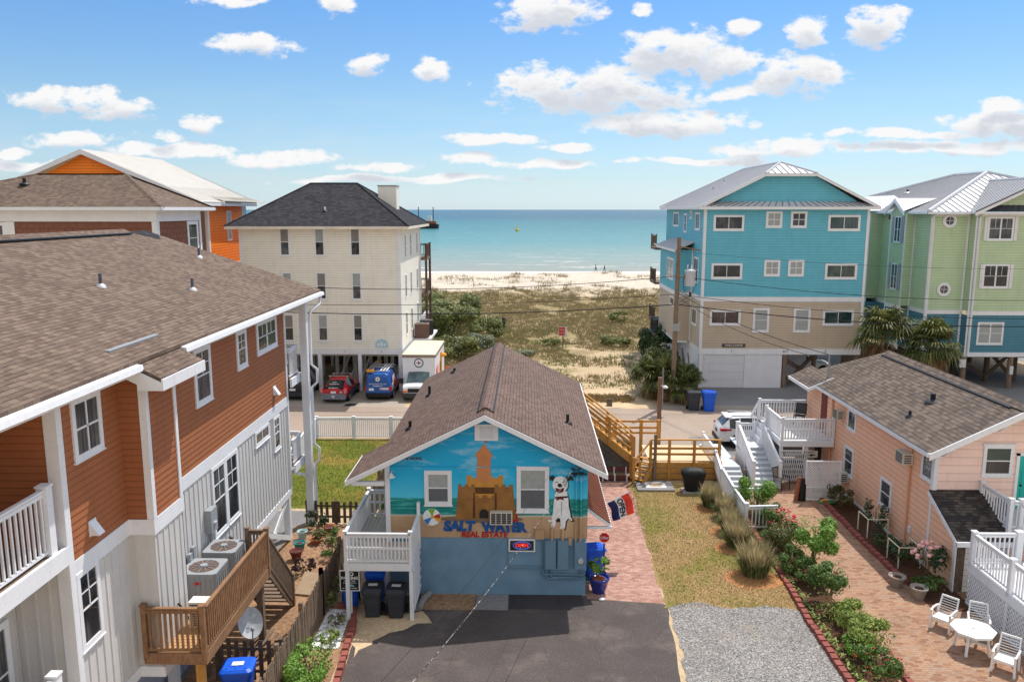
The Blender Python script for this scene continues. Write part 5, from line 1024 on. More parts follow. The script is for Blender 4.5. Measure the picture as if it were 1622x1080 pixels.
q.build('hip_cap', SH_BROWN, ro); pipe_vent(BR, -29.4, 46.9, 14.5, .3, 'roof_vent', .1, BLACK, BLACK)
q = MB(); q.box(-37,-20.3,44.3,44.42,12.95,13.14); q.box(-20.32,-20.18,44.3,51.95,12.95,13.14); q.box(-37,-20.32,44.42,51.9,12.9,12.94); q.build('gutter', WHITE, BR)
# ---------------------------------------------------------------- orange house
OH = thing('orange_house', 'orange three-storey house with a pale metal roof, peeking out behind the brown houses', 'house', (-28,62,0))
ox = -22.6; ee = wallE(ox); w = MB(); siding(w, ee, [(56.6,4),(63.4,4),(63.4,13.5),(56.6,13.5)], .2, .02); siding(w, wallS(56.6), [(-36,4),(ox-2.0,4),(ox-2.0,13.5),(-36,13.5)], .2, .02); siding(w, wallE(ox-2.0), [(54.4,4),(56.6,4),(56.6,13.5),(54.4,13.5)], .2, .02); siding(w, wallS(54.4), [(-36,4),(ox-2.0,4),(ox-2.0,13.5),(-36,13.5)], .2, .02)
siding(w, wallS(54.45), [(-36.0,13.7),(-23.8,13.7),(-29.85,16.72)], .2, .02); w.build('wall', ORANGE, OH)
w = MB(); wbox(w, ee, 56.5, 56.75, 4, 13.4, -.03, .05); wbox(w, wallS(56.6), ox-.2, ox+.04, 4, 13.4, 0, .03); wbox(w, ee, 56.5, 63.4, 8.6, 9.0, -.02, .06); wbox(w, wallE(ox-2), 54.4, 54.6, 4, 13.4, 0, .05); w.box(ox-2,ox+.05,54.4,56.6,8.55,8.95); w.build('trim', WHITE, OH)
window(OH, ee, 60.1, 61.0, 10.7, 12.9, 'dh', .12, BLIND); window(OH, ee, 59.2, 61.0, 5.9, 7.6, 'twin', .15, BLIND)
MB().box(ox-6,ox+.02,63.4,64.4,9,13.4).build('rear_wall', plain('glazed_porch', srgb(150,176,190), .3), OH)
rx, rh = -29.85, 17.0; ps = (rh-13.55)/(ox+.7-rx); r = MB()
slab(r, [(rx,54.0,rh),(ox-1.6,54.0,rh-ps*(ox-1.6-rx)),(ox-1.6,65.0,rh-ps*(ox-1.6-rx)),(rx,66,rh)], .08); slab(r, [(ox-1.6,54.0,rh-ps*(ox-1.6-rx)-.01),(ox+.7,54.0,13.54),(ox+.7,65,13.54),(ox-1.6,65,rh-ps*(ox-1.6-rx)-.01)], .08); slab(r, [(rx,54.0,rh),(rx,67,rh-.1),(-38,67,13.6),(-38,54.0,13.6)], .08)
slab(r, [(ox-2.4,57.6,14.45),(ox+.9,57.6,13.65),(ox+1.0,66,13.6),(ox-2.4,66,14.42)], .06)
OM = paint('pale_beige_metal_roof', srgb(206,200,190), .45, .04, .6, .4, .15); ro = r.build('roof', OM, OH)
q = MB()
for i in range(24): y = 54.2+.5*i; q.beam((rx,y,rh+.005),(ox+.6,y,rh-ps*(ox+.6-rx)+.005),.03,.03)
for i in range(16): y = 57.9+.5*i; q.beam((ox-2.4,y,14.455),(ox+.9,y,13.655),.03,.03)
q.build('standing_seam', OM, ro)
q = MB(); q.prism([(rx,53.95,rh-.02),(ox+.7,53.95,13.52),(ox+.7,53.95,13.24),(rx,53.95,rh-.35)], (0,.06,0)); q.prism([(rx,53.95,rh-.35),(-37.8,53.95,13.4),(-37.8,53.95,13.7),(rx,53.95,rh-.02)], (0,.06,0)); q.box(ox+.68,ox+.72,54,65,13.25,13.44); q.box(ox-2.4,ox+.92,57.52,57.6,13.4,13.6); q.build('fascia', WHITE, OH)
q = MB(); q.beam((ox-1.0,55.5,8.2),(ox+1.1,61.5,8.35),.1,.15); q.build('awning_beam', WHITE, OH)
for y in (57.2,61.0): post(OH, ox+.7, y, 4, 8.2, .12, W_DARK, 'porch_post')
# ---------------------------------------------------------------- peach house on the right
px0, pf = 14.7, 27.9
PH = thing('peach_house', 'peach two-storey house with a weathered brown shingle roof, nearest on the right', 'house', (17.6,34,0))
ww = wallW(px0); s = wallS(pf)
w = MB(); siding(w, ww, [(-41,0),(-pf,0),(-pf,4.55),(-41,4.55)], .22, .012); siding(w, wallN(41), [(-20.5,0),(-14.7,0),(-14.7,4.5),(-20.5,4.5)], .22); siding(w, wallE(20.5), [(pf,0),(41,0),(41,4.5),(pf,4.5)], .22)
siding(w, wallW(px0-.0), [(-27.85,0),(-26.0,0),(-26.0,1.75),(-27.85,2.95)], .22, .012); w.build('side_wall', PEACHW, PH)
w = MB(); siding(w, s, [(px0,0),(20.5,0),(20.5,4.6),(17.6,6.05),(px0,4.6)], .3, .012); w.build('front_wall', PEACHF, PH)
EZ, RZ, RX = 4.5, 6.17, 17.6; k = (RZ-EZ)/(RX-14.25); r = MB()
slab(r, [(14.25,27.35,EZ),(RX,27.35,RZ),(RX,38.6,RZ),(14.25,41.2,EZ)][::-1], .1); slab(r, [(RX,27.35,RZ),(21,27.35,EZ),(21,41.2,EZ),(RX,38.6,RZ)][::-1], .1); slab(r, [(14.25,41.2,EZ),(RX,38.6,RZ),(21,41.2,EZ)][::-1], .1)
slab(r, [(13.85,38.45,EZ-.14),(15.0,38.45,EZ+.40),(15.0,41.5,EZ+.40),(13.85,41.5,EZ-.14)][::-1], .09); ro = r.build('roof', SH_PEACH, PH)
q = MB(); q.prism([(RX-.3,27.35,RZ-.1),(RX,27.35,RZ+.09),(RX+.3,27.35,RZ-.1)], (0,11.2,0)); q.build('ridge_cap', SH_PEACH, ro); MB().prism([(RX-.31,28.0,RZ-.155),(RX-.38,28.0,RZ-.19),(RX-.38,28.0,RZ-.13),(RX-.31,28.0,RZ-.1)], (0,10.4,0)).build('ridge_vent', BLACK, ro)
q = MB(); q.box(14.13,14.25,27.35,38.4,4.38,4.52); q.box(14.25,14.7,27.4,41.2,4.36,4.40); q.build('gutter', WHITE, PH)
q = MB(); q.prism([(14.2,27.3,EZ),(RX,27.3,RZ),(RX,27.3,RZ-.24),(14.2,27.3,EZ-.24)], (0,.05,0)); q.prism([(RX,27.3,RZ-.24),(21,27.3,EZ-.24),(21,27.3,EZ),(RX,27.3,RZ)], (0,.05,0)); q.build('fascia', WHITE, PH); q = MB(); q.box(13.8,13.85,38.45,41.5,4.2,4.36); q.prism([(13.8,38.4,4.2),(15,38.4,4.74),(15,38.4,4.9),(13.8,38.4,4.36)],(0,.05,0))
for x in (14.95,16.9): MB().beam((x,27.35,4.3+(x-14.25)*k),(x,27.88,3.9+(x-14.25)*k),.07,.09).build('bracket', WHITE, PH)
q.build('fascia', WHITE, PH); MB().box(14.14,14.24,27.4,38.4,4.525,4.53).build('gutter_top_strip', BLACK, PH)  # thin black strip laid along the gutter top
for a, b_, h in ((15.15,30.9,.22),(16.2,31.3,.30)): pipe_vent(PH, a, b_, EZ+k*(a-14.25), h, 'roof_vent', .06 if h < .25 else .1, BLACK, DGREY)
pipe_vent(PH, 14.9, 38.9, 4.75, 1.25, 'electric_mast', .04, GREYM)
def pw(ax, ay, bx, by): a, b_ = P(ax,ay,x=px0), P(bx,by,x=px0); return -max(a.y,b_.y), -min(a.y,b_.y)
for A, B, z0, z1, kd in (((1461,737),(1483,737),3.22,4.2,'fixed'), ((1344,660),(1358,660),3.15,4.1,'fixed'), ((1395,772),(1414,772),.95,2.15,'dh'), ((1338,723),(1353,723),1.05,2.35,'dh')):
    y0, y1 = pw(*A, *B); window(PH, ww, y0, y1, z0, z1, kd, .12, GLASS)
def wac(y, z0, dep=.42, wd=.62, hh=.45):
    q = MB(); q.box(px0-dep,px0-.02,y-wd/2,y+wd/2,z0,z0+hh); o = q.build('window_air_conditioner', paint('cream_enamel', srgb(206,200,186), .5, .04), PH); q = MB()
    for i in range(5): q.box(px0-dep-.01,px0-dep,y-wd*.42,y+wd*.42,z0+.04+.08*i,z0+.09+.08*i)
    q.build('grille', DGREY, o); q = MB()
    for i in range(4): q.box(px0-dep+.06,px0-.1,y-wd/2-.01,y-wd/2,z0+.06+.09*i,z0+.1+.09*i)
    q.build('grille', DGREY, o)
wac(P(1441,728,x=px0).y, 3.42); wac(P(1341,752,x=px0).y, .72); wac(P(1335,655,x=px0).y, 3.4, .36, .5, .4)
q = MB(); q.tube([(px0-.07,29.5,4.35),(px0-.07,29.5,.2)], .04, 7); q.tube([(px0-.07,37.4,4.3),(px0-.07,37.4,.2)], .05, 7); q.build('downspout', paint('peach_pipe', srgb(222,166,128), .6), PH)
q = MB(); wbox(q, s, px0-.02, px0+.14, 0, 4.5, 0, .04); wbox(q, ww, -pf-.12, -pf+.03, 2.9, 4.45, 0, .03); wbox(q, ww, -26.14, -25.97, 0, 1.75, 0, .04); wbox(q, ww, -27.95, -27.82, 0, 2.9, .0, .035); q.box(px0-.03,px0,28,36.8,.02,.14); q.build('trim', WHITE, PH)
q = MB(); wbox(q, ww, -29.3, -29.12, .8, 1.05, .0, .08); q.build('outlet_box', WHITE2, PH)
xa, xb = P(1556,730,y=pf), P(1604,730,y=pf); window(PH, s, xa.x, xb.x, P(1580,754,y=pf).z, P(1580,703,y=pf).z, 'dh', .12, GLASSG, GLASS, head=.04)
TEAL = paint('teal_door_paint', srgb(24,170,160), .5, .04); d0 = P(1612,740,y=pf).x; q = MB(); wbox(q, s, d0+.02, d0+1.0, 2.3, 4.3, 0, .05)
for a in (0,1):
    for zz in (2.5,3.2): wbox(q, s, d0+.14+.44*a, d0+.44+.44*a, zz, zz+.55, .05, .065)
dd = q.build('front_door', TEAL, PH); MB().ball(s.p(d0+.12,3.2,.09), .04,.04,.04,8,6).build('door_handle', BLACK, dd); q = MB(); wbox(q, s, d0-.09, d0+.02, 2.25, 4.4, 0, .06); wbox(q, s, d0-.09, d0+1.1, 4.3, 4.42, 0, .06); q.build('door_frame', WHITE, PH)
MB().box(px0-.05,px0,38.2,38.9,2.15,4.1).build('side_door', paint('dark_red_door', srgb(120,50,44), .5), PH); MB().box(px0-.05,px0,38.6,39.4,.1,1.95).build('ground_floor_door', BLACK, PH)
# lean-to with dark shingles at the near corner
q = MB(); slab(q, [(px0-.12,27.88,3.0),(px0-.12,25.75,1.95),(16.6,25.75,1.95),(16.6,27.88,3.0)], .08); lo = q.build('lean_to_roof', shingle('dark_mottled_shingles', srgb(56,52,52), srgb(68,63,61), srgb(90,82,76), .2, .13, .3), PH)
q = MB(); q.prism([(px0-.16,27.88,2.95),(px0-.16,25.72,1.88),(px0-.16,25.72,1.74),(px0-.16,27.88,2.8)], (.05,0,0)); q.box(px0-.16,16.6,25.68,25.75,1.76,1.93); q.build('lean_to_fascia', WHITE, lo)
q = MB(); siding(q, wallS(26.0), [(px0+.3,0),(16.5,0),(16.5,1.8),(px0+.3,1.8)], .2, .012); q.build('lean_to_wall', WHITE2, PH); MB().box(px0+.02,px0+.3,25.98,26.05,.0,1.8).build('lean_to_opening', W_DARK, PH)
# raised white decks in front of the peach house
FD = thing('white_deck', 'white raised entrance deck with lattice skirt and stair up to the teal door, far right', 'deck', (16,24,0))
zd = 1.45; X0, Y1 = 14.75, 25.2
q = MB()
for i in range(30): q.box(X0,18.6,21.0+.14*i,21.0+.14*i+.125,zd-.04,zd)
q.build('floor', WHITE2, FD); q = MB(); q.box(X0-.05,X0,20.8,Y1,zd-.32,zd+.01); q.box(X0-.05,18.6,Y1,Y1+.05,zd-.32,zd); q.build('rim_joist', WHITE, FD)
rail(FD, (X0+.02,Y1-.04,zd), (X0+.02,23.05,zd), 1.02, 14, WHITE, pw=.14); rail(FD, (X0+.02,22.9,zd), (X0+.02,20.9,zd), 1.02, 14, WHITE, pw=.14, posts=(False,True)); rail(FD, (X0+.1,Y1-.02,zd), (16.25,Y1-.02,zd), 1.02, 9, WHITE, posts=(False,True), pw=.2)
q = MB()
for i in range(26):
    y = 20.9+.165*i; q.beam((X0-.03,y,.0),(X0-.03,min(y+1.1,Y1),min(1.1,Y1-y)),.03,.02,(1,0,0)); q.beam((X0-.01,y,1.12),(X0-.01,min(y+1.1,Y1),1.12-min(1.1,Y1-y)),.03,.02,(1,0,0))
q.box(X0-.05,X0-.0,20.8,Y1,0,.08); q.box(X0-.05,X0-.0,23.0,23.1,.08,1.12); q.build('lattice_skirt', WHITE, FD); MB().box(X0+.03,X0+.06,20.9,Y1,.02,1.1).build('skirt_backing', WHITE2, FD)
zu = 2.28; q = MB()
for i in range(9): q.box(16.4,18.6,26.0+.21*i,26.0+.21*i+.19,zu-.04,zu)
q.build('floor', paint('pale_grey_deck_boards', srgb(196,200,206), .6, .06), FD); rail(FD, (16.42,27.8,zu), (16.42,26.05,zu), 1.0, 11, WHITE, pw=.13); rail(FD, (16.5,26.0,zu),(16.75,26.0,zu), 1.0, 2, WHITE, posts=(False,True), pw=.15)
stairs(FD, (17.3,25.1,zd), (17.3,26.0,zu), 1.0, WHITE, 'stair', 5, riser=True); rail(FD, (16.75,24.6,zd-.1),(16.75,25.95,zu), 1.0, 9, WHITE, posts=(False,False))
for x, y in ((16.45,26.05),(18.5,25.3)): post(FD, x, y, 0, zu, .12, WHITE, 'support_post')
cu_ = MB().add([(16.75,27.2,zu),(17.1,27.2,zu),(17.12,27.5,zu+.62),(16.8,27.5,zu+.55),(16.75,27.35,zu),(17.1,27.35,zu),(17.12,27.62,zu+.6),(16.8,27.62,zu+.53)], [(0,1,2,3),(7,6,5,4),(0,4,5,1),(1,5,6,2),(2,6,7,3),(3,7,4,0)])
tag(cu_.build('deck_chair', DGREY), 'dark folded chair against the pale pink wall on the entrance deck', 'chair')
# white stair and balcony at the far end of the peach house
SD = thing('white_stair', 'white wooden stair and balcony with picket railings at the street end of the peach house', 'staircase', (12,38,0))
zb = 2.12; q = MB()
for i in range(22): q.box(12.15,px0-.06,37.0+.18*i,37.0+.18*i+.165,zb-.05,zb)
q.build('balcony_floor', WHITE2, SD); q = MB(); q.box(12.1,px0-.06,36.95,37.0,zb-.28,zb); q.box(12.1,12.15,37,41,zb-.28,zb); q.build('rim_joist', WHITE, SD)
rail(SD, (12.2,37.03,zb),(px0-.1,37.03,zb), 1.05, 17, WHITE, mid=.5, bw=.06); rail(SD, (12.15,37.1,zb),(12.15,39.4,zb), 1.05, 17, WHITE, posts=(False,True)); rail(SD, (12.2,40.9,zb),(px0-.1,40.9,zb), 1.05, 16, WHITE, posts=(True,False))
for x, y in ((12.2,37.1),(12.2,40.8),(13.4,37.1)): post(SD, x, y, 0, zb-.05, .14, WHITE, 'support_post')
zl = 1.2; q = MB()
for i in range(8): q.box(10.66,11.95,39.3+.18*i,39.3+.18*i+.165,zl-.05,zl)
q.build('landing', paint('pale_grey_deck_boards', srgb(196,200,206), .6, .06), SD)
stairs(SD, (11.34,36.3,0),(11.34,39.3,zl), 1.12, paint('pale_grey_deck_boards', srgb(196,200,206), .6, .06), 'stair', 8, riser=True); stairs(SD, (11.85,40.1,zl),(12.2,40.1,zb), 1.3, WHITE, 'stair', 3, riser=True)
rail(SD, (10.72,36.3,.1),(10.72,39.25,zl), 1.15, 30, WHITE, gap=.1, pw=.13); rail(SD, (11.96,36.3,.1),(11.96,39.3,zl), 1.15, 30, WHITE, gap=.1, pw=.13); rail(SD, (11.0,40.6,zl-.15),(11.9,40.6,zl-.15), .95, 9, WHITE); rail(SD, (11.75,40.8,zl),(12.2,40.85,zb), 1.15, 4, WHITE, posts=(False,False))
MB().box(10.63,10.68,37.6,39.3,.05,1.15).build('side_panel', WHITE2, SD)
q = MB()
for i in range(12): q.beam((12.15+.1*i,37.0,.1),(12.15+.1*i+.3,37.0,1.6),.03,.015,(0,1,0)); q.beam((12.45+.1*i,37.02,.1),(12.15+.1*i,37.02,1.6),.03,.015,(0,1,0))
q.box(12.1,13.6,36.98,37.04,1.6,1.66); q.build('lattice_screen', WHITE, SD)
q = wshape(SD, wallS(36.9), [(13.28,1.35),(13.85,1.35),(13.85,1.68),(13.28,1.68)], .08, paint('weathered_board', srgb(190,184,172), .7), 'notice_board', .03); wshape(q, wallS(36.9), [(13.4,1.47),(13.6,1.40),(13.6,1.45),(13.75,1.45),(13.75,1.5),(13.6,1.5),(13.6,1.54)], .085, BLACK, 'arrow_sign'); text(q, 'OFFICE', wallS(36.9), 13.56, 1.61, .1, BLACK, 'sign_lettering', .085)
MB().box(12.5,14.6,40.95,41.0,.1,1.9).build('rear_screen', plain('grey_translucent_screen', srgb(170,172,174), .6), SD)
# low white walk and fence on its left
WF = thing('white_walkway', 'white-railed grey walkway with low steps running beside the tall grasses', 'walkway', (9.4,36,0))
zw = .75; GD = paint('pale_grey_deck_boards', srgb(196,200,206), .6, .06); q = MB()
for i in range(16): q.box(9.15,10.3,37.5+.22*i,37.5+.22*i+.205,zw-.05,zw)
q.build('floor', GD, WF); stairs(WF, (9.75,36.0,0),(9.75,37.5,zw), 1.1, GD, 'stair', 5, riser=True)
rail(WF, (9.12,37.4,zw-.1),(9.12,40.0,zw-.1), .95, 20, WHITE); rail(WF, (9.08,35.7,.1),(9.12,37.35,zw-.1), .95, 14, WHITE, posts=(True,False)); rail(WF, (9.02,33.2,.05),(9.08,35.6,.15), 1.05, 22, WHITE, posts=(True,False)); rail(WF, (8.98,31.2,.05),(9.02,33.1,.05), 1.05, 17, WHITE, posts=(True,False), pw=.14)
rail(WF, (9.1,31.2,.05),(10.3,31.3,.05), 1.0, 8, WHITE, posts=(False,False)); rail(WF, (9.2,33.3,.05),(10.35,33.3,.05), 1.0, 8, WHITE, posts=(False,True))
q = MB()
for i in range(9): q.beam((9.06,37.4,.05+.08*i),(9.06,38.4,.05+.08*i),.02,.03)
q.build('lattice_skirt', WHITE2, WF); post(WF, 9.75, 34.4, 0, 1.55, .1, W_POLE, 'timber_post')
# lattice privacy panel
LP = thing('lattice_panel', 'free-standing white lattice panel on the brick patio beside the peach house', 'lattice panel', (13.4,34.7,0))
q = MB(); x0, x1, z1 = 12.62, 14.12, 1.84; n = 13; wd = x1-x0
for i in range(-16, n+1):
    for d in (0, 1):
        a = x0+wd*i/n; pts = []
        lo_, hi = a, a+z1-.1
        t0 = max(0.0, x0-lo_); t1 = min(z1-.1, x1-lo_)
        if t1-t0 > .05:
            A = (lo_+t0, .05+t0); B = (lo_+t1, .05+t1)
            if d: A = (x0+x1-A[0], A[1]); B = (x0+x1-B[0], B[1])
            q.beam((A[0],34.7+.012*d,A[1]),(B[0],34.7+.012*d,B[1]),.04,.01,(0,1,0))
q.build('lattice', WHITE, LP); q = MB(); q.box(x0-.04,x0+.03,34.67,34.74,0,z1+.03); q.box(x1-.03,x1+.04,34.67,34.74,0,z1+.03); q.box(x0+.03,x1-.03,34.67,34.74,z1-.04,z1+.03); q.box(x0+.03,x1-.03,34.67,34.74,.02,.08); q.box(x0+.03,x1-.03,34.675,34.735,.6,.65); q.build('frame', WHITE, LP)
# ---------------------------------------------------------------- fences
def picket_fence(label, pts, h, mat, gap=.115, w=.09, name='picket_fence', postgap=2.4, ph=.2, group=None):
    a0 = V(pts[0]); t = thing(name, label, 'fence', tuple(a0), group); mb = MB(); pm = []
    for a, b in zip(pts, pts[1:]):
        a, b = V(a), V(b); L = (b-a).length; n = max(1, int(L/gap)); d = (b-a).normalized(); r = V((d.y,-d.x,0))
        for i in range(n):
            p = a+(b-a)*((i+.5)/n); hh = h*random.uniform(.97,1.03); q = V((random.uniform(-.02,.02), random.uniform(-.02,.02), 0))
            mb.beam(p+r*.03+V((0,0,.04)), p+r*.03+q+V((0,0,hh)), w, .022, r)
        for z in (.3, h*.78): mb.beam(a+V((0,0,z)), b+V((0,0,z)), .04, .085)
        k = max(1, round(L/postgap))
        for i in range(k+1): pm.append(a+(b-a)*(i/k))
    mb.build('pickets', mat, t)
    for p in pm: MB().box(p.x-.06,p.x+.06,p.y-.06,p.y+.06,0,h+ph).build('post', mat, t)
    return t
picket_fence('long weathered grey picket fence between the brown house yard and the driveway', [(-6.65,17.2,0),(-6.62,24,0),(-6.6,31.5,0),(-6.45,38.5,0)], 1.42, W_OLD)
picket_fence('low dark picket fence across the edge of the green lawn', [(-9.2,31.7,0),(-6.75,31.6,0)], .98, W_DARK, .24, .12, postgap=1.2, ph=.02)
picket_fence('dark grey picket fence beside the blue cart, under the wooden deck', [(-8.6,20.35,0),(-6.8,20.3,0)], 1.25, W_DARK, .21, .12, postgap=1.5, ph=.05)
def vinyl_fence(label, pts, h=1.2, gap=.11):
    t = thing('vinyl_fence', label, 'fence', pts[0])
    for i, (a, b) in enumerate(zip(pts, pts[1:])):
        rail(t, V(a), V(b), h, int((V(b)-V(a)).length/gap), WHITE, bw=.045, posts=(i == 0, True), pw=.15)
vinyl_fence('white vinyl picket fence along the street behind the green lawn', [(-11.6,35.6,.0),(-11.9,40,.0),(-12.1,44.25,.0),(-9.95,44.3,0),(-7.8,44.3,0),(-5.6,44.3,0)])
tag(rail_fence := thing('rail_fence', 'dark wooden board fence between the turquoise and green houses', 'fence', (26,61.6,0)), 'dark wooden board fence between the turquoise and green houses', 'fence')
q = MB()
for i in range(30): q.box(24.5+.15*i,24.5+.15*i+.14,61.6,61.63,0,2.3+random.uniform(-.06,.06))
q.build('boards', W_DARK, rail_fence); q = MB(); q.box(24.5,29,61.63,61.7,.6,.7); q.box(24.5,29,61.63,61.7,1.8,1.9); q.build('rail', W_DARK, rail_fence)
# ---------------------------------------------------------------- golden timber steps and platform
GP = thing('timber_platform', 'new golden timber platform with rails and long steps descending from the street', 'platform', (6.5,38.5,0))
zd = 1.0; q = MB()
for i in range(28): q.box(5.95+.125*i,5.95+.125*i+.115,37.35,39.9,zd-.04,zd)
q.build('floor', wood('pale_new_deck_boards', srgb(222,188,150), srgb(238,210,176)), GP); q = MB()
for k in range(3): q.box(5.95,9.45,37.26,37.32,.10+.29*k,.10+.29*k+.24)
q.box(9.42,9.47,37.32,39.9,.1,.96); q.build('skirt_boards', W_NEW, GP)
for k, (a, b_) in enumerate((((6.0,37.3,zd),(9.4,37.3,zd)),((6.0,39.95,zd),(9.4,39.95,zd)))):
    m_ = MB(); a, b_ = V(a), V(b_)
    if k: continue
    for hh in (.33,.62,1.05): m_.beam(a+V((0,0,hh)), b_+V((0,0,hh)), .045 if hh < 1 else .13, .11 if hh < 1 else .05)
    m_.build('railing', W_NEW, GP)
    for x in (6.0,6.9,8.1,9.3): MB().box(x-.06,x+.06,37.2,37.34,0,zd+1.03).build('post', W_NEW, GP)
# steps coming down from the left (behind the mural house roof) to the corner post
S0, S1 = V((5.2,37.9,.95)), V((1.7,38.9,3.55)); d = (S1-S0)
q = MB(); q.beam(S0+V((0,-.5,-.02)), S1+V((0,-.5,-.02)), .05, .36); q.beam(S0+V((0,.6,-.02)), S1+V((0,.6,-.02)), .05, .36); q.build('stringer', W_NEW, GP); q = MB()
for i in range(13): c = S0+d*((i+.5)/13); q.box(c.x-.15,c.x+.15,c.y-.5,c.y+.6,c.z+.08,c.z+.12)
q.build('tread', W_NEW, GP)
for yy in (-.52,.62):
    q = MB()
    for hh in (.5,.78,1.22): q.beam(S0+V((0,yy,hh)), S1+V((0,yy,hh)), .05 if hh < 1.1 else .12, .1 if hh < 1.1 else .05)
    q.build('railing', W_NEW, GP)
    for t_ in (0,.33,.66): c = S0+d*t_; MB().box(c.x-.06,c.x+.06,c.y+yy-.06,c.y+yy+.06,max(0,c.z-(c.z if t_ == 0 else .2)),c.z+1.2).build('post', W_NEW, GP)
q = MB()
for hh in (.5,.78,1.12): q.beam((3.0,40.6,zd-.05+hh),(6.95,40.6,zd-.05+hh),.06,.1)
q.build('railing', W_NEW, GP)
for x in (4.65,6.0,6.9): MB().box(x-.08,x+.08,40.52,40.68,0,zd+1.16).build('post', W_NEW, GP)
stairs(GP, (5.25,36.95,0),(6.0,37.75,zd), .8, W_NEW, 'stair', 5); q = MB(); q.beam((5.15,36.85,1.1),(6.05,37.25,2.05),.09,.05); q.build('handrail', W_NEW, GP); MB().box(5.08,5.2,36.78,36.9,0,1.3).build('post', W_NEW, GP); MB().box(5.08,5.24,37.3,37.45,0,2.2).build('post', W_NEW, GP); MB().box(5.4,5.5,36.9,37.0,0,1.1).build('post', W_NEW, GP)
tag(MB().box(6.13,6.27,37.08,37.2,0,2.35).build('timber_post', W_POLE), 'short grey timber post standing at the front of the golden platform', 'post')
rw = thing('retaining_wall', 'grey concrete block retaining wall under the golden steps', 'wall', (3.6,38.6,0))
m, t, b, pos = base('weathered_concrete_blocks', .9, .1); n_ = t.noise(pos, 2.2, 6, .7); t.link(t.ramp(t.mapr(n_, .3,.7,0,1), (0, srgb(84,82,80)), (1, srgb(140,136,130))), b.inputs['Base Color']); uvn = t.new('ShaderNodeUVMap'); bk = t.n.new('ShaderNodeTexBrick'); t.link(uvn.outputs[0], bk.inputs['Vector']); bk.inputs['Scale'].default_value = 1; bk.inputs['Brick Width'].default_value = .4; bk.inputs['Row Height'].default_value = .2; bump(t, b, bk.outputs[1], -.8, .02)
MB().box(2.06,5.15,38.5,38.8,0,1.55).build('blocks', m, rw); MB().box(2.06,5.15,38.45,38.85,1.55,1.65).build('coping', CONC2, rw)
bb = thing('bench_rack', 'low dark red slatted rack with white uprights against the retaining wall', 'rack', (3.6,37.6,0)); q = MB()
for z, y in ((.12,37.1),(.42,37.5)): q.box(2.4,5.0,y,y+.28,z,z+.09)
q.build('slats', paint('dark_maroon_paint', srgb(104,54,50), .6), bb); q = MB()
for i in range(5):
    for y, z in ((37.08,.0),(37.48,.2)): q.box(2.5+.58*i,2.56+.58*i,y-.04,y,z,z+.42)
q.build('uprights', WHITE2, bb)
# ---------------------------------------------------------------- patio slabs and covered grill
q = MB(); q.box(5.2,6.95,35.7,37.0,0,.09); sp_ = tag(q.build('stone_slab', CONC2), 'grey paved slab with a pale inlaid rectangle in front of the golden platform', 'slab')
MB().box(5.65,6.6,36.0,36.75,.09,.1).build('inlay_border', WHITE2, sp_); MB().box(5.85,6.4,36.12,36.62,.1,.108).build('inlay', SANDM, sp_)
tag(MB().box(7.25,8.3,35.35,36.15,0,.07).build('paving_slab', CONC), 'small pale paving slab under the black covered grill', 'slab')
gr = thing('covered_grill', 'black fabric-covered barbecue grill on a paving slab', 'grill', (7.78,35.8,.07)); q = MB()
prof = ((.0,.36,.28),(.18,.40,.30),(.55,.47,.33),(.80,.58,.36),(.90,.57,.34),(1.02,.40,.24),(1.06,.22,.12)); vs = []; n = 24
for z, a, b_ in prof:
    for k in range(n):
        c, s_ = cos(2*pi*k/n), sin(2*pi*k/n); e_ = .55; wob = 1+.05*sin(k*2.9+z*7)*(1-z*.5); vs.append((7.78+a*wob*math.copysign(abs(c)**e_, c), 35.8+b_*wob*math.copysign(abs(s_)**e_, s_), .07+z+.015*sin(k*1.7)))
q.add(vs, [(i*n+k, i*n+(k+1)%n, (i+1)*n+(k+1)%n, (i+1)*n+k) for i in range(len(prof)-1) for k in range(n)], True); q.add(vs[-n:], [tuple(range(n))]); q.build('cover', plain('black_grill_cover', (.012,.012,.014,1), .6, .3), gr)
# ---------------------------------------------------------------- edging bricks, each its own block
eb = MB(); eb.add([(x*.14,y*.10-.0,z) for x,y,z in ((-1,-1,0),(1,-1,0),(1,1,0),(-1,1,0),(-.9,-.9,.15),(.9,-.9,.15),(.9,.9,.15),(-.9,.9,.15))], [(0,3,2,1),(4,5,6,7),(0,1,5,4),(1,2,6,5),(2,3,7,6),(3,0,4,7)])
def edging(path, label, group, step=.33):
    first = None; pts = [V((*p,0)) for p in path]; acc = 0
    for a, b_ in zip(pts, pts[1:]):
        L = (b_-a).length; n = int(L/step); ang = math.atan2((b_-a).y, (b_-a).x)
        for i in range(n):
            p = a+(b_-a)*((i+.5)/n)
            if first is None: o = eb.build('edging_block', REDBLOCK); first = o
            else: o = first.copy(); COL.objects.link(o)
            o.location = (p.x+random.uniform(-.015,.015), p.y, 0); o.rotation_euler = (0,0,ang+random.uniform(-.06,.06)); o.scale = (1.02,1,random.uniform(.9,1.12)); tag(o, label, 'edging block', group)
edging([(9.2,33.8),(9.28,31),(9.18,27),(9.02,23.8),(8.98,20.5),(8.98,17.5)], 'red concrete edging block between the tall grasses or gravel and the planting bed', 'edging blocks along the gravel')
edging([(10.55,24.6),(10.6,22.9)], 'red concrete edging block between the planting bed and the brick patio', 'edging blocks along the brick patio'); edging([(10.62,21.6),(10.66,17.5)], 'red concrete edging block between the planting bed and the brick patio', 'edging blocks along the brick patio')
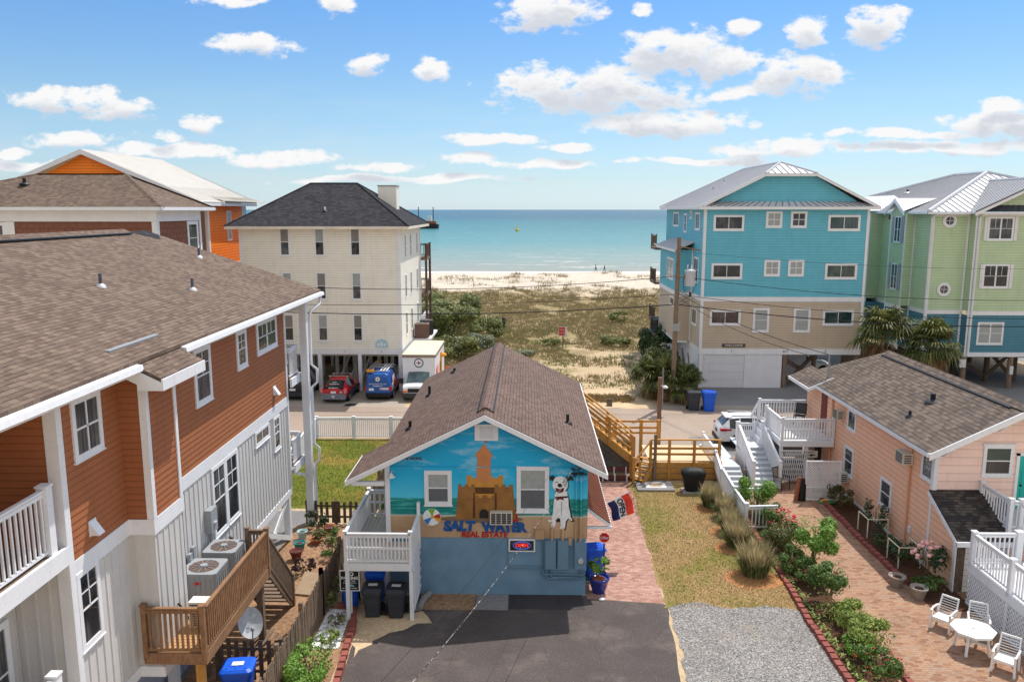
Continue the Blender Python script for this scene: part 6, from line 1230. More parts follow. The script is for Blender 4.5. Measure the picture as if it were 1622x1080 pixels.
edging([(-5.72,24.4),(-5.45,23.4),(-5.4,22.4),(-5.35,21.4),(-5.25,20),(-5.1,18)], 'red concrete edging block around the white pebble bed and green shrub', 'edging blocks beside the driveway'); edging([(-6.45,24.5),(-5.85,24.55)], 'red concrete edging block around the white pebble bed and green shrub', 'edging blocks beside the driveway')
edging([(13.35,35.2),(13.3,30),(13.35,26.5)], 'dark red edging block along the shaded flower bed by the peach wall', 'edging blocks by the peach house')
# ---------------------------------------------------------------- wheeled carts
def cart(label, loc, col, rz=0.0, sticker=False, group=None, h=1.05, w=.62):
    t = thing('wheeled_cart', label, 'wheelie bin', loc, group, True, rz); a = w/2; b_ = .36; q = MB()
    ring = lambda k, z: [(a*k*x, b_*k*y, z) for x, y in ((-.8,-1),(.8,-1),(1,-.8),(1,.8),(.8,1),(-.8,1),(-1,.8),(-1,-.8))]
    lv = [ring(.74,.03), ring(.76,.2), ring(.92,h*.72), ring(.93,h*.74), ring(1.0,h*.76), ring(1.02,h*.86)]; vs = [p for r_ in lv for p in r_]
    q.add(vs, [(i*8+k, i*8+(k+1)%8, (i+1)*8+(k+1)%8, (i+1)*8+k) for i in range(len(lv)-1) for k in range(8)]); q.add(lv[0], [tuple(reversed(range(8)))])
    q.box(-.16,.16,-b_*.89,-b_*.86,h*.42,h*.62); q.box(-.13,.13,-b_*.95,-b_*.9,h*.66,h*.7); q.build('body', col, t)
    l = MB(); l.add(ring(1.08,h*.86)+ring(1.06,h*.92)+[(x*.86,y*.86,h*.97) for x,y,_ in ring(1.0,0)], [(i*8+k, i*8+(k+1)%8, (i+1)*8+(k+1)%8, (i+1)*8+k) for i in range(2) for k in range(8)]+[tuple(range(16,24))]+[tuple(reversed(range(8)))])
    for k in (-.3,0,.3): l.beam((k*w,-b_*.7,h*.975),(k*w,b_*.7,h*.975),.05,.025)
    lo = l.build('lid', col, t)
    if sticker: MB().add([(-.14,-.12,h*.992),(.16,-.12,h*.992),(.16,.06,h*.992),(-.14,.06,h*.992)], [(0,1,2,3)]).build('label_sticker', MW, lo)
    MB().beam((-a*.9,b_*1.15,h*.84),(a*.9,b_*1.15,h*.84),.035,.035).build('handle', col, t)
    for k in (-1,1):
        q = MB(); q.tube([(k*a*.78,b_*.8,.13),(k*a*.98,b_*.8,.13)], .13, 12); q.build('wheel', TIRE, t)
    lt = MB(); lt.box(-.11,.11,-b_*.885,-b_*.865+.0,h*.44,h*.5); lt.build('maker_plate', plain('pale_print', srgb(150,154,160), .6), t)
    return t
cart('charcoal wheeled cart under the white deck, left of the two with lid labels', (-4.97,24.1,0), BINBLACK, .05, True); cart('charcoal wheeled cart under the white deck, right of the two, beside the deck post', (-4.2,24.05,0), BINBLACK, -.03, True)
cart('blue wheeled cart under the white deck behind the no parking sign', (-5.85,24.75,0), BINBLUE, .2); cart('blue wheeled cart at the back under the white deck, behind the charcoal carts', (-5.05,25.05,0), BINBLUE, 0, h=1.2)
cart('blue wheeled cart with white label by the dark picket fence, bottom left', (-7.65,19.35,0), BINBLUE, .12, True, h=1.15, w=.8); cart('blue wheeled cart standing by the side door under the brown awning', (2.42,27.1,0), BINBLUE, -1.4, h=1.15)
cart('charcoal wheeled cart by the kerb across the street, left of the blue one', (10.95,51.2,0), BINBLACK, 0, h=1.35, w=.85); cart('blue wheeled cart by the kerb across the street, right of the charcoal one', (11.9,51.0,0), BINBLUE, 0, h=1.4, w=.85)
cart('blue wheeled cart beside the pilings of the green house, near the palms', (30.6,57.2,0), BINBLUE, .3)
# ---------------------------------------------------------------- signs, flag, lamp
sg = thing('no_parking_sign', 'black NO PARKING sign on a white wooden post beside the pebble bed', 'sign', (-5.66,23.9,0))
MB().box(-5.71,-5.61,23.86,23.96,0,1.0).build('post', WHITE, sg); w_ = wallS(23.85); bd = wshape(sg, w_, [(-5.98,.92),(-5.34,.92),(-5.34,1.62),(-5.98,1.62)], .0, WHITE, 'board', .03); wshape(bd, w_, [(-5.95,.95),(-5.37,.95),(-5.37,1.59),(-5.95,1.59)], .006, BLACK, 'sign_face')
text(bd, 'NO', w_, -5.66, 1.50, .17, MW, 'lettering', .012, bold=.006); text(bd, 'PARKING', w_, -5.66, 1.365, .13, MW, 'lettering', .012, bold=.004, sx=.98)
for k, (tx, sz) in enumerate((('AT ANY TIME',.06),('CUSTOMERS ONLY',.05))): text(bd, tx, w_, -5.66, 1.265-.065*k, sz, MW, 'lettering', .012)
text(bd, 'ALL OTHERS TOWED', w_, -5.66, 1.02, .05, MW, 'lettering', .012); wshape(bd, w_, [(-5.82,1.08),(-5.5,1.08),(-5.55,1.13),(-5.6,1.16),(-5.66,1.14),(-5.72,1.17),(-5.78,1.12)], .01, plain('pale_blue_print', srgb(120,190,210), .5), 'emblem')
of = thing('octagon_sign', 'red octagonal sign reading Offer by the side door under the brown awning', 'sign', (2.72,26.4,0)); w_ = wallS(26.35); wshape(of, w_, ell(2.72,1.72,.18,.18,8,pi/8,2*pi+pi/8)[:8], .0, RED, 'sign_face', .03); text(of, 'Offer', w_, 2.72, 1.72, .14, MW, 'lettering', .008); q = MB(); q.box(2.69,2.75,26.36,26.42,0,1.5); q.build('stake', plain('sign_stake_blue', srgb(24,84,170), .5), of)
fl = thing('open_flag', 'red, white and navy OPEN flag on an angled white pole at the brown awning', 'flag', (2.9,27.6,2.3)); p0, p1 = V((2.75,28.1,2.2)), V((3.72,28.0,2.78)); MB().tube([p0,p1], .018, 8).build('pole', WHITE, fl)
FD_ = (p1-p0).normalized(); NN = V((.0,-1,.15)).normalized()
def flagpt(a, bz): # a along pole 0..1 , bz down the cloth 0..1
    q_ = p1 - FD_*(.02+.86*(1-a)); dr = V((.42,.05,-1.0)).normalized(); return q_ + dr*(.88*bz*(.85+.15*a)) + V((0,-.07*sin(bz*7+a*4)-.02*sin(a*9),0)) + V((.05*sin(bz*5),0,.0))
for k, (a0_, a1_, c, nm) in enumerate(((0,.34,plain('flag_navy', srgb(34,40,92), .7),'stripe'),(.34,.67,plain('flag_white', srgb(232,232,232), .7),'stripe'),(.67,1,plain('flag_red', srgb(238,70,50), .7),'stripe'))):
    q = MB(); N_ = 14; vs = [flagpt(a0_+(a1_-a0_)*i/4, j/N_) for j in range(N_+1) for i in range(5)]; q.add(vs, [(j*5+i, j*5+i+1, (j+1)*5+i+1, (j+1)*5+i) for j in range(N_) for i in range(4)], True); o = q.build(nm, c, fl)
    if k == 1: so_ = o
cu = bpy.data.curves.new('t','FONT'); cu.body = 'OPEN'; cu.size = .36; cu.align_x = 'CENTER'; cu.align_y = 'CENTER'; cu.offset = .012; ob = bpy.data.objects.new('t', cu); COL.objects.link(ob); me = bpy.data.meshes.new_from_object(ob.evaluated_get(bpy.context.evaluated_depsgraph_get())); q = MB()
q.add([flagpt(.5+v.co.y*.95, .5+v.co.x*.92)+V((0,-.012,0)) for v in me.vertices], [tuple(p.vertices) for p in me.polygons]); q.build('lettering', BLACK, so_); bpy.data.objects.remove(ob)
st = thing('beach_sign', 'red and white notice sign on a wooden stake in the dune grass', 'sign', (3.4,74,0)); MB().box(3.33,3.43,73.97,74.05,-.3,1.6).build('stake', W_POLE, st); w_ = wallS(73.95); bd = wshape(st, w_, [(2.95,1.3),(3.75,1.3),(3.75,2.15),(2.95,2.15)], .0, WHITE2, 'board', .03); wshape(bd, w_, [(2.98,1.36),(3.55,1.36),(3.55,2.12),(2.98,2.12)], .006, RED, 'panel'); text(bd, 'NO', w_, 3.26, 1.88, .26, MW, 'lettering', .012); text(bd, 'DOGS', w_, 3.26, 1.58, .18, MW, 'lettering', .012)
lp = thing('lamp_post', 'brown timber lamp post with a small white street lamp beyond the golden platform', 'lamp post', (7.25,42.6,0)); MB().box(7.16,7.36,42.5,42.7,0,4.0).build('post', wood('reddish_brown_post', srgb(112,84,66), srgb(146,112,90)), lp); q = MB(); q.tube([(7.3,42.5,3.55),(7.5,42.3,3.6)], .03, 6); q.lathe((7.5,42.3,3.48), [(.02,.14),(.12,.08),(.17,.02),(.12,-.02)], 12); q.build('lamp', WHITE2, lp)
tag(MB().tube([(9.05,51.9,0),(9.02,51.9,2.7)], .035, 8).build('sign_pole', GREYM), 'thin grey metal sign pole among the palmetto fronds', 'pole')
for i, (x, y) in enumerate(((3.5,52.6),(5.55,52.3))):
    q = MB(); q.beam((x,y,0),(x,y,.45),.34,.16,(0,1,0)); q.prism([(x-.17,y-.3,.0),(x+.17,y-.3,.0),(x+.17,y-.08,.34),(x-.17,y-.08,.34)], (0,.02,.1)); tag(q.build('bollard', W_DARK if i else W_POLE), 'small wooden bollard stub at the sandy street edge, ' + ('right one in the weeds' if i else 'left one beside the mural house roof'), 'bollard')
# ---------------------------------------------------------------- utility pole and wires
UP = thing('utility_pole', 'tall wooden utility pole with grey transformer in front of the turquoise house', 'utility pole', (9.95,53,0))
MB().tube([(9.9,53,-.2),(9.94,53,6),(10.0,53,11.2)], .19, 12, .13).build('pole', W_POLE, UP); tr = MB().lathe((10.75,52.85,8.0), [(.30,0),(.34,.05),(.34,.95),(.36,.97),(.36,1.03),(.2,1.1)], 16); to = tr.build('transformer', paint('pale_grey_transformer', srgb(190,196,204), .4, .04), UP)
for k in range(2): MB().tube([(10.6+.25*k,52.85,9.1),(10.6+.25*k,52.85,9.4)], .05, 8).build('bushing', WHITE2, to)
q = MB(); q.beam((10.05,52.9,10.6),(11.4,52.9,10.35),.08,.08); q.beam((10.05,52.9,8.6),(10.45,52.9,8.6),.1,.12); q.build('bracket', W_POLE, UP); q = MB()
for x, z in ((10.3,7.6),(10.5,7.35),(10.1,7.0),(10.7,7.7),(9.7,8.7)): q.lathe((x,52.85,z), [(.05,-.1),(.09,-.05),(.05,0),(.09,.05),(.05,.1)], 8)
q.build('insulator', GREYM, UP); q = MB(); q.tube([(10.7,52.8,9.4),(10.3,52.7,8.4),(10.4,52.7,7.6),(10.9,52.6,7.2),(10.2,52.7,6.8)], .02, 5); q.tube([(10.9,52.8,9.0),(11.2,52.7,8.2),(10.9,52.7,7.5),(10.1,52.75,6.9)], .018, 5); q.build('jumper_wire', BLACK, UP); MB().box(9.72,10.2,52.78,52.82,5.0,5.5).build('pole_tag', GREYM, UP)
def wire(label, a, b, sag, r=.022, mat=None, n=24, cat='cable', group=None):
    a, b = V(a), V(b); pts = [a+(b-a)*(i/n)+V((0,0,-4*sag*(i/n)*(1-i/n))) for i in range(n+1)]
    return tag(MB().tube(pts, r, 6).build('overhead_wire', mat or BLACK), label, cat, group)
wire('topmost thin black wire left of the utility pole, crossing the cream house', (9.95,53,8.66),(-34,53,9.6),1.35,.022); wire('middle thin black wire left of the utility pole, crossing the cream house', (9.95,53,7.45),(-34,53,7.6),.85,.018); wire('lowest thick black wire left of the utility pole, crossing the cream house', (9.95,53,6.77),(-34,53,7.4),1.0,.034)
wire('topmost black wire right of the utility pole, crossing the green house', (9.95,53,8.66),(52,53,8.4),1.45,.02); wire('middle black wire right of the utility pole, crossing the green house', (9.95,53,7.45),(52,53,7.0),1.35,.02); wire('lowest thick black wire right of the utility pole, crossing the green house', (9.95,53,6.77),(52,53,6.5),1.3,.034)
wire('thin service wire from the utility pole to the mast of the peach house, upper one', (10.1,53,7.5),(14.92,38.9,5.95),.35,.018); wire('thin service wire from the utility pole to the mast of the peach house, lower one', (10.1,53,7.2),(14.9,38.9,5.7),.5,.016)
wire('thin black wire high on the facade line of the green house, above the others', (9.98,53,10.3),(52,53,10.0),1.0,.01)
TW = speck('twisted_black_and_bare_cable', ((.3, srgb(40,38,38)), (.5, srgb(84,80,78)), (.72, srgb(170,168,166))), 7); wire('thick twisted service cable running from the mural house down over the driveway', (1.58,25.35,4.62),(-4.4,2.0,7.2),.75,.0085,TW); wire('thin black cable beside the twisted service cable over the driveway', (1.1,25.4,4.9),(-4.9,2.0,7.2),.85,.005)
# ---------------------------------------------------------------- patio furniture, pots and small things
WP = paint('white_resin', srgb(238,238,236), .4, .03)
ch = thing('patio_chair', 'white resin slatted armchair on the patio, upper left of the table', 'chair', (13.12,23.55,0), 'white patio chairs', True)
for x in (-.27,.27):
    for y in (-.25,.25): MB().beam((x*1.06,y*1.06,0),(x,y,.62 if y < 0 else .62),.055,.06).build('leg', WP, ch)
    q = MB(); q.tube([(x*1.04,-.30,.60),(x*1.08,-.1,.64),(x*1.06,.15,.635),(x,.30,.60)], .032, 8); q.build('armrest', WP, ch)
q = MB()
for i in range(6): q.box(-.24,.24,-.26+.088*i,-.26+.088*i+.075,.385,.415)
q.box(-.26,.26,-.29,-.26,.35,.42); q.build('seat', WP, ch); q = MB()
for i in range(7): t_ = i/6.0; q.beam((-.24+.02*t_,.25+.17*t_,.46+.42*t_),(.24-.02*t_,.25+.17*t_,.46+.42*t_),.018,.05,(0,.9,-.35))
for x in (-.26,.26): q.beam((x,.23,.4),(x*.92,.44,.92),.04,.045)
q.beam((-.25,.43,.9),(.25,.43,.9),.03,.06); q.build('backrest', WP, ch); ch.rotation_euler = (0,0,-.85)
dup(ch, (13.95,23.1,0), -.45, 'white resin slatted armchair tucked behind the octagonal table'); dup(ch, (13.68,21.2,0), -.75, 'white resin slatted armchair on the patio, nearest at the bottom right')
tb = thing('patio_table', 'white octagonal patio table between the white chairs', 'table', (13.3,22.25,0)); q = MB(); oc = [(13.3+.62*cos(a_*pi/4+pi/8), 22.25+.62*sin(a_*pi/4+pi/8)) for a_ in range(8)]; q.prism([(x,y,.72) for x,y in oc], (0,0,-.03)); q.prism([(13.3+(x-13.3)*.96,22.25+(y-22.25)*.96,.69) for x,y in oc], (0,0,-.05)); q.build('tabletop', WP, tb)
for a_ in (45,135,225,315): c, s_ = cos(radians(a_)), sin(radians(a_)); MB().beam((13.3+.48*c,22.25+.48*s_,0),(13.3+.40*c,22.25+.40*s_,.66),.06,.06).build('leg', WP, tb)
q = MB(); q.beam((13.0,21.95,.3),(13.6,22.55,.3),.04,.05); q.beam((13.0,22.55,.32),(13.6,21.95,.32),.04,.05); q.build('brace', WP, tb); MB().tube([(13.3,22.25,.721),(13.3,22.25,.724)], .03, 10).build('umbrella_hole', BLACK, tb)
def potm(t, x, y, r, h, mat, soil=MULCH):
    q = MB(); q.lathe((x,y,0), [(r*.62,0),(r*.66,.02),(r*.95,h*.8),(r*1.06,h*.86),(r*1.08,h),(r*.94,h),(r*.9,h*.88)], 18); q.build('pot', mat, t); MB().lathe((x,y,h*.84), [(r*.9,0),(r*.3,.03)], 14).build('soil', soil, t)
for lb, x, y, r, h, c in (('grey stone flower pot by the flower bed, the upper of two',12.95,26.35,.27,.42,(150,140,132)),('grey stone flower pot by the flower bed, the lower of two',13.3,25.5,.27,.42,(158,150,142)),('turquoise flower pot beside the white post under the brown house',-8.75,28.9,.22,.36,(40,120,124)),('dark red flower pot at the edge of the brown house yard',-8.65,28.1,.23,.38,(104,44,46)),('pale blue flower pot next to the terracotta bowl',-8.95,30.0,.2,.36,(160,196,200)),('terracotta bowl in the flower bed by the low fence',-8.3,29.6,.25,.22,(176,112,76)),('terracotta bowl on the lawn edge by the dark picket fence',-8.1,30.9,.26,.2,(172,104,70))):
    t = thing('flower_pot', lb, 'pot', (x,y,0)); potm(t, x, y, r, h, paint('pot_%d_%d' % (c[0],c[1]), srgb(*c), .6, .1, 4))
ba = thing('fertilizer_bag', 'green and yellow plastic bag lying at the foot of the lattice panel', 'bag', (13.45,34.35,0)); q = MB(); q.ball((13.5,34.35,.07),.40,.2,.09,14,8); q.build('bag', paint('green_bag', srgb(70,140,80), .4, .15, 4), ba); MB().ball((13.42,34.37,.11),.26,.13,.075,12,6).build('printed_panel', paint('yellow_print', srgb(226,170,60), .4, .2, 6), ba)
gb = thing('golf_bag', 'tall rust and black leaning bag beside the lattice panel', 'bag', (12.4,34.75,0)); MB().tube([(12.2,34.7,0),(12.38,34.85,1.05)], .1, 10).build('rust_bag', paint('rust_canvas', srgb(150,90,66), .7), gb); MB().tube([(12.46,34.7,0),(12.55,34.85,1.0)], .17, 10).build('black_bag', BLACK, gb)
def metal_chair(label, loc, rz, fabric):
    t = thing('metal_patio_chair', label, 'chair', loc, None, True, rz); q = MB()
    for x in (-.26,.26): q.tube([(x,-.28,0),(x,-.25,.42),(x,-.22,.62),(x,.2,.62)], .02, 6); q.tube([(x,.3,0),(x,.2,.4),(x*.96,.36,.98)], .02, 6)
    q.tube([(-.25,.36,.98),(.25,.36,.98)], .02, 6); q.build('frame', BLACK, t); MB().box(-.25,.25,-.26,.22,.4,.43).build('seat', fabric, t); MB().prism([(-.24,.22,.45),(.24,.22,.45),(.24,.35,.96),(-.24,.35,.96)], (0,.02,0)).build('backrest', fabric, t)
FAB = plain('beige_mesh_fabric', srgb(150,140,126), .8); FABD = plain('charcoal_mesh_fabric', srgb(72,70,70), .8)
metal_chair('beige mesh patio chair on the bricks beside the lattice screen', (12.0,36.2,0), .5, FAB); metal_chair('charcoal mesh chair facing out on the white balcony by the wall', (14.1,40.2,2.12), -.5, FABD); metal_chair('charcoal mesh chair at the left corner of the white balcony', (12.6,39.0,2.12), 1.2, FABD); metal_chair('dark mesh chair in the shade under the white balcony', (13.7,38.2,0), .3, FABD)
tt = thing('round_table', 'dark round table in the shade under the white balcony', 'table', (13.0,38.0,0)); MB().lathe((13.0,38.0,.68), [(.5,0),(.5,.03)], 18).build('tabletop', FABD, tt); MB().tube([(13,38,0),(13,38,.68)], .04, 8).build('leg', BLACK, tt)
for lb, x, y, L in (('cream pipe plant frame in the flower bed, the far one',14.1,30.9,.8),('cream pipe plant frame in the flower bed, the near one',14.1,28.2,.8)):
    t = thing('plant_frame', lb, 'plant support', (x,y,0)); q = MB(); c4 = [(x-.45,y-.4),(x+.35,y-.4),(x+.35,y+.5),(x-.45,y+.5)]
    for a, b_ in c4: q.tube([(a,b_,0),(a,b_,L)], .025, 6)
    q.tube([(*c4[3],L),(*c4[0],L),(*c4[1],L),(*c4[2],L)], .025, 6); q.build('pipe_frame', paint('cream_pvc_pipe', srgb(222,216,186), .5), t)
tg = thing('timber_offcuts', 'pile of old wooden lattice and offcuts below the wooden deck', 'wood pile', (-7.6,21.6,0))
for i in range(9): q = MB(); q.beam((-8.3+.16*i,21.0+.1*i,.1),(-8.0+.16*i,22.4-.05*i,.35+.04*(i%3)),.09,.03); q.build('board', W_OLD, tg)
q = MB(); q.beam((-7.9,20.9,.3),(-7.2,22.0,.5),.14,.04); q.beam((-7.4,22.4,.1),(-7.0,23.3,.3),.25,.05); q.build('board', W_DECK, tg)
tl = thing('leaning_trellis', 'brown wooden trellis leaning against the white pilings', 'trellis', (-8.9,26.4,0)); q = MB()
for i in range(6): q.beam((-9.1,25.9+.2*i,.05),(-9.3,25.9+.2*i,1.3),.03,.05); q.beam((-9.1-.03*i,25.8,.1+.22*i),(-9.1-.03*i,27.1,.1+.22*i),.03,.05)
q.build('slats', W_DECK, tl)
tp = MB().prism([(-7.9,25.3,.02),(-7.3,25.2,.02),(-7.25,26.3,.3),(-7.85,26.4,.3)], (0,0,.06)); tag(tp.build('plywood_sheet', wood('tan_plywood', srgb(150,128,104), srgb(182,160,134))), 'pale plywood offcut lying in the soil of the brown house yard', 'board')
gm_ = tag(MB().box(2.1,2.6,26.6,27.3,.012,.03).build('door_mat', paint('green_mat', srgb(20,104,72), .9)), 'green door mat at the side door of the mural house', 'mat')
wm = tag(MB().lathe((2.55,25.2,0.0), [(.1,0),(.12,.04),(.02,.06)], 10).build('pot_saucer', WHITE2), 'small white saucer on the bricks in front of the blue pot', 'saucer')
rk = MB(); rk.tube([(-3.55,24.3,.06),(-3.45,24.9,.1),(-3.3,25.3,.12)], .12, 8); tag(rk.build('concrete_kerb', CONC2), 'broken pale concrete kerb beside the white deck post', 'kerb')
hy = thing('safety_pylon', 'yellow flag post with a round lamp behind the box truck', 'post', (-6.35,60.5,0)); MB().tube([(-6.4,58,0),(-6.4,58,2.6)], .1, 8).build('pole', plain('yellow_post', srgb(224,160,40), .5), hy); MB().lathe((-6.2,58,2.25), [(.05,.3),(.24,.22),(.26,.1),(.05,0)], 12).build('lamp', plain('yellow_post', srgb(224,160,40), .5), hy)
hb = thing('barrier', 'orange and white boards leaning beside the yellow flag post behind the box truck', 'barrier', (-5.6,59.5,0))
for k in range(3): q = MB(); q.box(-6.2+.4*k,-5.9+.4*k,59.5,59.56,.1,1.2-.2*k); q.build('barrier_board', plain('orange_white_board%d' % (k%2), srgb(*((226,110,70),(236,226,220))[k%2]), .6), hb)
# ---------------------------------------------------------------- vehicles
def car(name, label, cat, loc, rz, st, col, wr=.33, wheels=(.8,-.8), glass=None, bw=.88, trim=None, zb=.24):
    """st: stations front (+y) to rear: y, half width, belt height, top height, half width at top, side glass?, screen glass?"""
    t = thing(name, label, cat, loc, None, True, rz); body, gl, low = MB(), {}, MB(); rings = []
    for y, hw, zb_, zt, ht, *_ in st:
        rings.append([(0,y,zb),(hw*.86,y,zb),(hw*.97,y,zb+.14),(hw,y,(zb+zb_)/2+.05),(hw*.96,y,zb_),(ht,y,zt-.05 if zt > zb_+.1 else zt-.01),(ht*.72,y,zt),(0,y,zt+.01)])
    def put(mb, a, b, c, d, sm=True): mb.add([a,b,c,d],[(0,1,2,3)],sm); mb.add([(-p[0],p[1],p[2]) for p in (d,c,b,a)],[(0,1,2,3)],sm)
    for i in range(len(st)-1):
        A, B = rings[i], rings[i+1]
        for k in range(7):
            m_ = body
            if k == 4 and st[i][5]: m_ = gl.setdefault('side_window', MB())
            if k in (5,6) and st[i][6]: m_ = gl.setdefault(st[i][6], MB())
            if k < 2: m_ = low
            put(m_, A[k], A[k+1], B[k+1], B[k])
    for r_, f in ((rings[0], False), (rings[-1], True)):
        for k in range(1, 6): put(body if k > 1 else low, r_[0] if k == 1 else (0,r_[k][1],r_[k][2]), r_[k], r_[k+1], (0,r_[k+1][1],r_[k+1][2]), False)
    body.build('body', col, t); low.build('underbody', BLACK, t)
    for k, g in gl.items(): g.build(k, glass or GLASS, t)
    W_ = max(s_[1] for s_ in st)
    for y in wheels:
        for s_ in (-1,1):
            MB().tube([(s_*(W_-.3),y,wr+.03),(s_*(W_+.006),y,wr+.03)], wr*1.16, 18).build('wheel_arch', BLACK, t)
            q = MB(); q.tube([(s_*(W_-.24),y,wr),(s_*(W_+.015),y,wr)], wr, 18); o = q.build('wheel', TIRE, t)
            q = MB(); q.tube([(s_*(W_+.0),y,wr),(s_*(W_+.025),y,wr)], wr*.34, 10)
            for a in range(5): q.beam((s_*(W_+.02),y,wr),(s_*(W_+.02),y+wr*.62*sin(a*2*pi/5),wr+wr*.62*cos(a*2*pi/5)),.02,.07,(1,0,0))
            q.build('rim', RIM, o)
    return t
def lbox(t, name, mat, *b): return MB().box(*b).build(name, mat, t)
def emblem(par, w, a, z, r, out):
    wshape(par, w, ell(a,z,r,r,24), out, MW, 'emblem', .004); wshape(par, w, ell(a,z,r*.98,r*.98,24), out+.002, plain('emblem_ring_teal', srgb(40,74,84), .5), 'emblem', .003); wshape(par, w, ell(a,z,r*.76,r*.76,24), out+.004, plain('emblem_face', srgb(226,228,234), .5), 'emblem', .003)
    wshape(par, w, [(a+r*(.62 if i%2==0 else .17)*sin(i*pi/4), z+r*(.62 if i%2==0 else .17)*cos(i*pi/4)) for i in range(8)], out+.006, plain('emblem_star', srgb(128,36,60), .5), 'emblem', .003)
CARRED = plain('red_car_paint', srgb(190,22,34), .25, .5); CARBLUE = plain('blue_van_paint', srgb(16,82,160), .25, .5); CARWHITE = plain('white_car_paint', (.74,.75,.77,1), .25, .5); CARBLACK = plain('black_car_paint', (.012,.013,.016,1), .2, .5)
TAIL = plain('tail_light_red', srgb(170,20,26), .3); LAMP = plain('clear_headlight', (.7,.72,.75,1), .15)
rc_ = car('parked_car', 'red and grey hatchback with roof bars and lettered rear window, under the cream house', 'car', (-13.05,54.7,.012), -.03, [(2.15,.62,.55,.62,.5,0,0),(2.0,.78,.66,.74,.6,0,0),(1.2,.87,.82,.90,.68,0,'windscreen'),(.35,.88,.88,1.42,.60,1,0),(-.5,.88,.90,1.50,.60,0,0),(-.58,.88,.90,1.50,.60,1,0),(-1.2,.87,.92,1.42,.58,0,'rear_window'),(-1.95,.85,.95,1.08,.62,0,0),(-2.18,.80,.80,.98,.60,0,0),(-2.2,.78,.7,.86,.58,0,0)], CARRED, .31, (1.35,-1.35), plain('dark_car_glass', (.015,.016,.02,1), .08))
wr_ = Wall((0,-2.2,0),(1,0,0),(0,-1,0)); lbox(rc_, 'bumper', paint('grey_check_wrap', srgb(120,122,132), .5, .25, 4), -.82,.82,-2.29,-2.05,.28,.68)
for x in (-1,1): lbox(rc_, 'tail_light', plain('pink_tail_light', srgb(226,120,126), .25), x*.80-.08,x*.80+.06 if x < 0 else x*.80+.08,-2.22,-1.95,.72,1.0)
for y in (.2,-.7): q = MB(); q.beam((-.72,y,1.6),(.72,y,1.6),.05,.035); q.box(-.62,-.56,y-.03,y+.03,1.46,1.6); q.box(.56,.62,y-.03,y+.03,1.46,1.6); q.build('roof_bar', RIM, rc_)
lbox(rc_, 'number_plate', MW, -.18,.18,-2.235,-2.2,.70,.84) ; lbox(rc_, 'spoiler_panel', BLACK, -.66,.66,-2.14,-1.93,1.0,1.10); text(rc_, '910-508-4111', Wall((0,-2.14,0),(1,0,0),(0,-1,0)), 0, 1.05, .12, MW, 'lettering', .008, bold=.004)
for k, tx in enumerate(('BEACH','HOME SERVICE')): text(rc_, tx, Wall((0,-1.62-.0,0),(1,0,0),(0,-1,0)), 0, 1.36-.09*k, .1, MW, 'lettering', .10+.2*k, bold=.003)
emblem(rc_, wr_, 0, .48, .13, .10); emblem(rc_, wr_, .52, .78, .09, .02)
for s_ in (-1,1): lbox(rc_, 'side_wrap', paint('dark_blue_wrap', srgb(60,66,96), .4, .3, 3), s_*.885-.012,s_*.885+.012,-1.0,1.0,.34,.74)
bv = car('service_van', 'blue small cargo van with white emblem and orange ladder rack, under the cream house', 'van', (-10.25,55.6,.012), .0, [(2.2,.66,.62,.72,.55,0,0),(2.05,.82,.78,.86,.62,0,0),(1.35,.90,1.0,1.08,.70,0,'windscreen'),(.65,.91,1.08,1.78,.66,1,0),(-.2,.91,1.10,1.86,.68,0,0),(-1.9,.91,1.10,1.86,.68,0,0),(-2.08,.89,1.08,1.80,.66,0,0),(-2.18,.86,.98,1.60,.7,0,0),(-2.2,.84,.9,1.3,.74,0,0)], CARBLUE, .33, (1.35,-1.4))
wv_ = Wall((0,-2.22,0),(1,0,0),(0,-1,0)); emblem(bv, wv_, 0, 1.5, .2, .0)
text(bv, 'BEACH SERVICE & LAKE', wv_, 0, 1.16, .115, MW, 'lettering', .004); text(bv, '910-508-4111', wv_, 0, 1.02, .12, MW, 'lettering', .004, bold=.003); lbox(bv, 'number_plate', MW, -.62,-.28,-2.24,-2.2,.70,.86); q = wshape(bv, wv_, [(.12,.76),(.74,.76),(.74,.90),(.12,.90)], .0, MW, 'sticker'); text(q, 'LICENSED', wv_, .46, .83, .1, RED, 'lettering', .004); emblem(bv, wv_, .2, .83, .08, .004)
for x in (-1,1): lbox(bv, 'tail_light', TAIL, x*.86-.06,x*.86+.06,-2.21,-2.0,.66,.98)
lbox(bv, 'bumper', BLACK, -.84,.84,-2.28,-2.02,.26,.52); ORN = plain('orange_ladder_end', srgb(226,150,50), .5)
q = MB(); q.beam((-.42,-1.9,2.08),(-.42,1.3,2.12),.04,.08); q.beam((-.72,-1.9,2.08),(-.72,1.3,2.12),.04,.08)
for i in range(10): q.beam((-.72,-1.7+.32*i,2.08),(-.42,-1.7+.32*i,2.08),.03,.03)
q.build('ladder', RIM, bv); lbox(bv, 'ladder_end', ORN, -.80,-.30,-2.0,-1.85,1.95,2.12); lbox(bv, 'ladder_end', ORN, -.78,-.34,1.2,1.4,2.02,2.14)
q = MB()
for y in (-1.5,0,.9): q.beam((-.7,y,1.93),(.72,y,1.93),.05,.05)
for x in (.1,.3,.5): q.tube([(x,-1.7,1.97),(x,.9,1.97)], .05, 8)
q.build('roof_rack', WHITE2, bv)
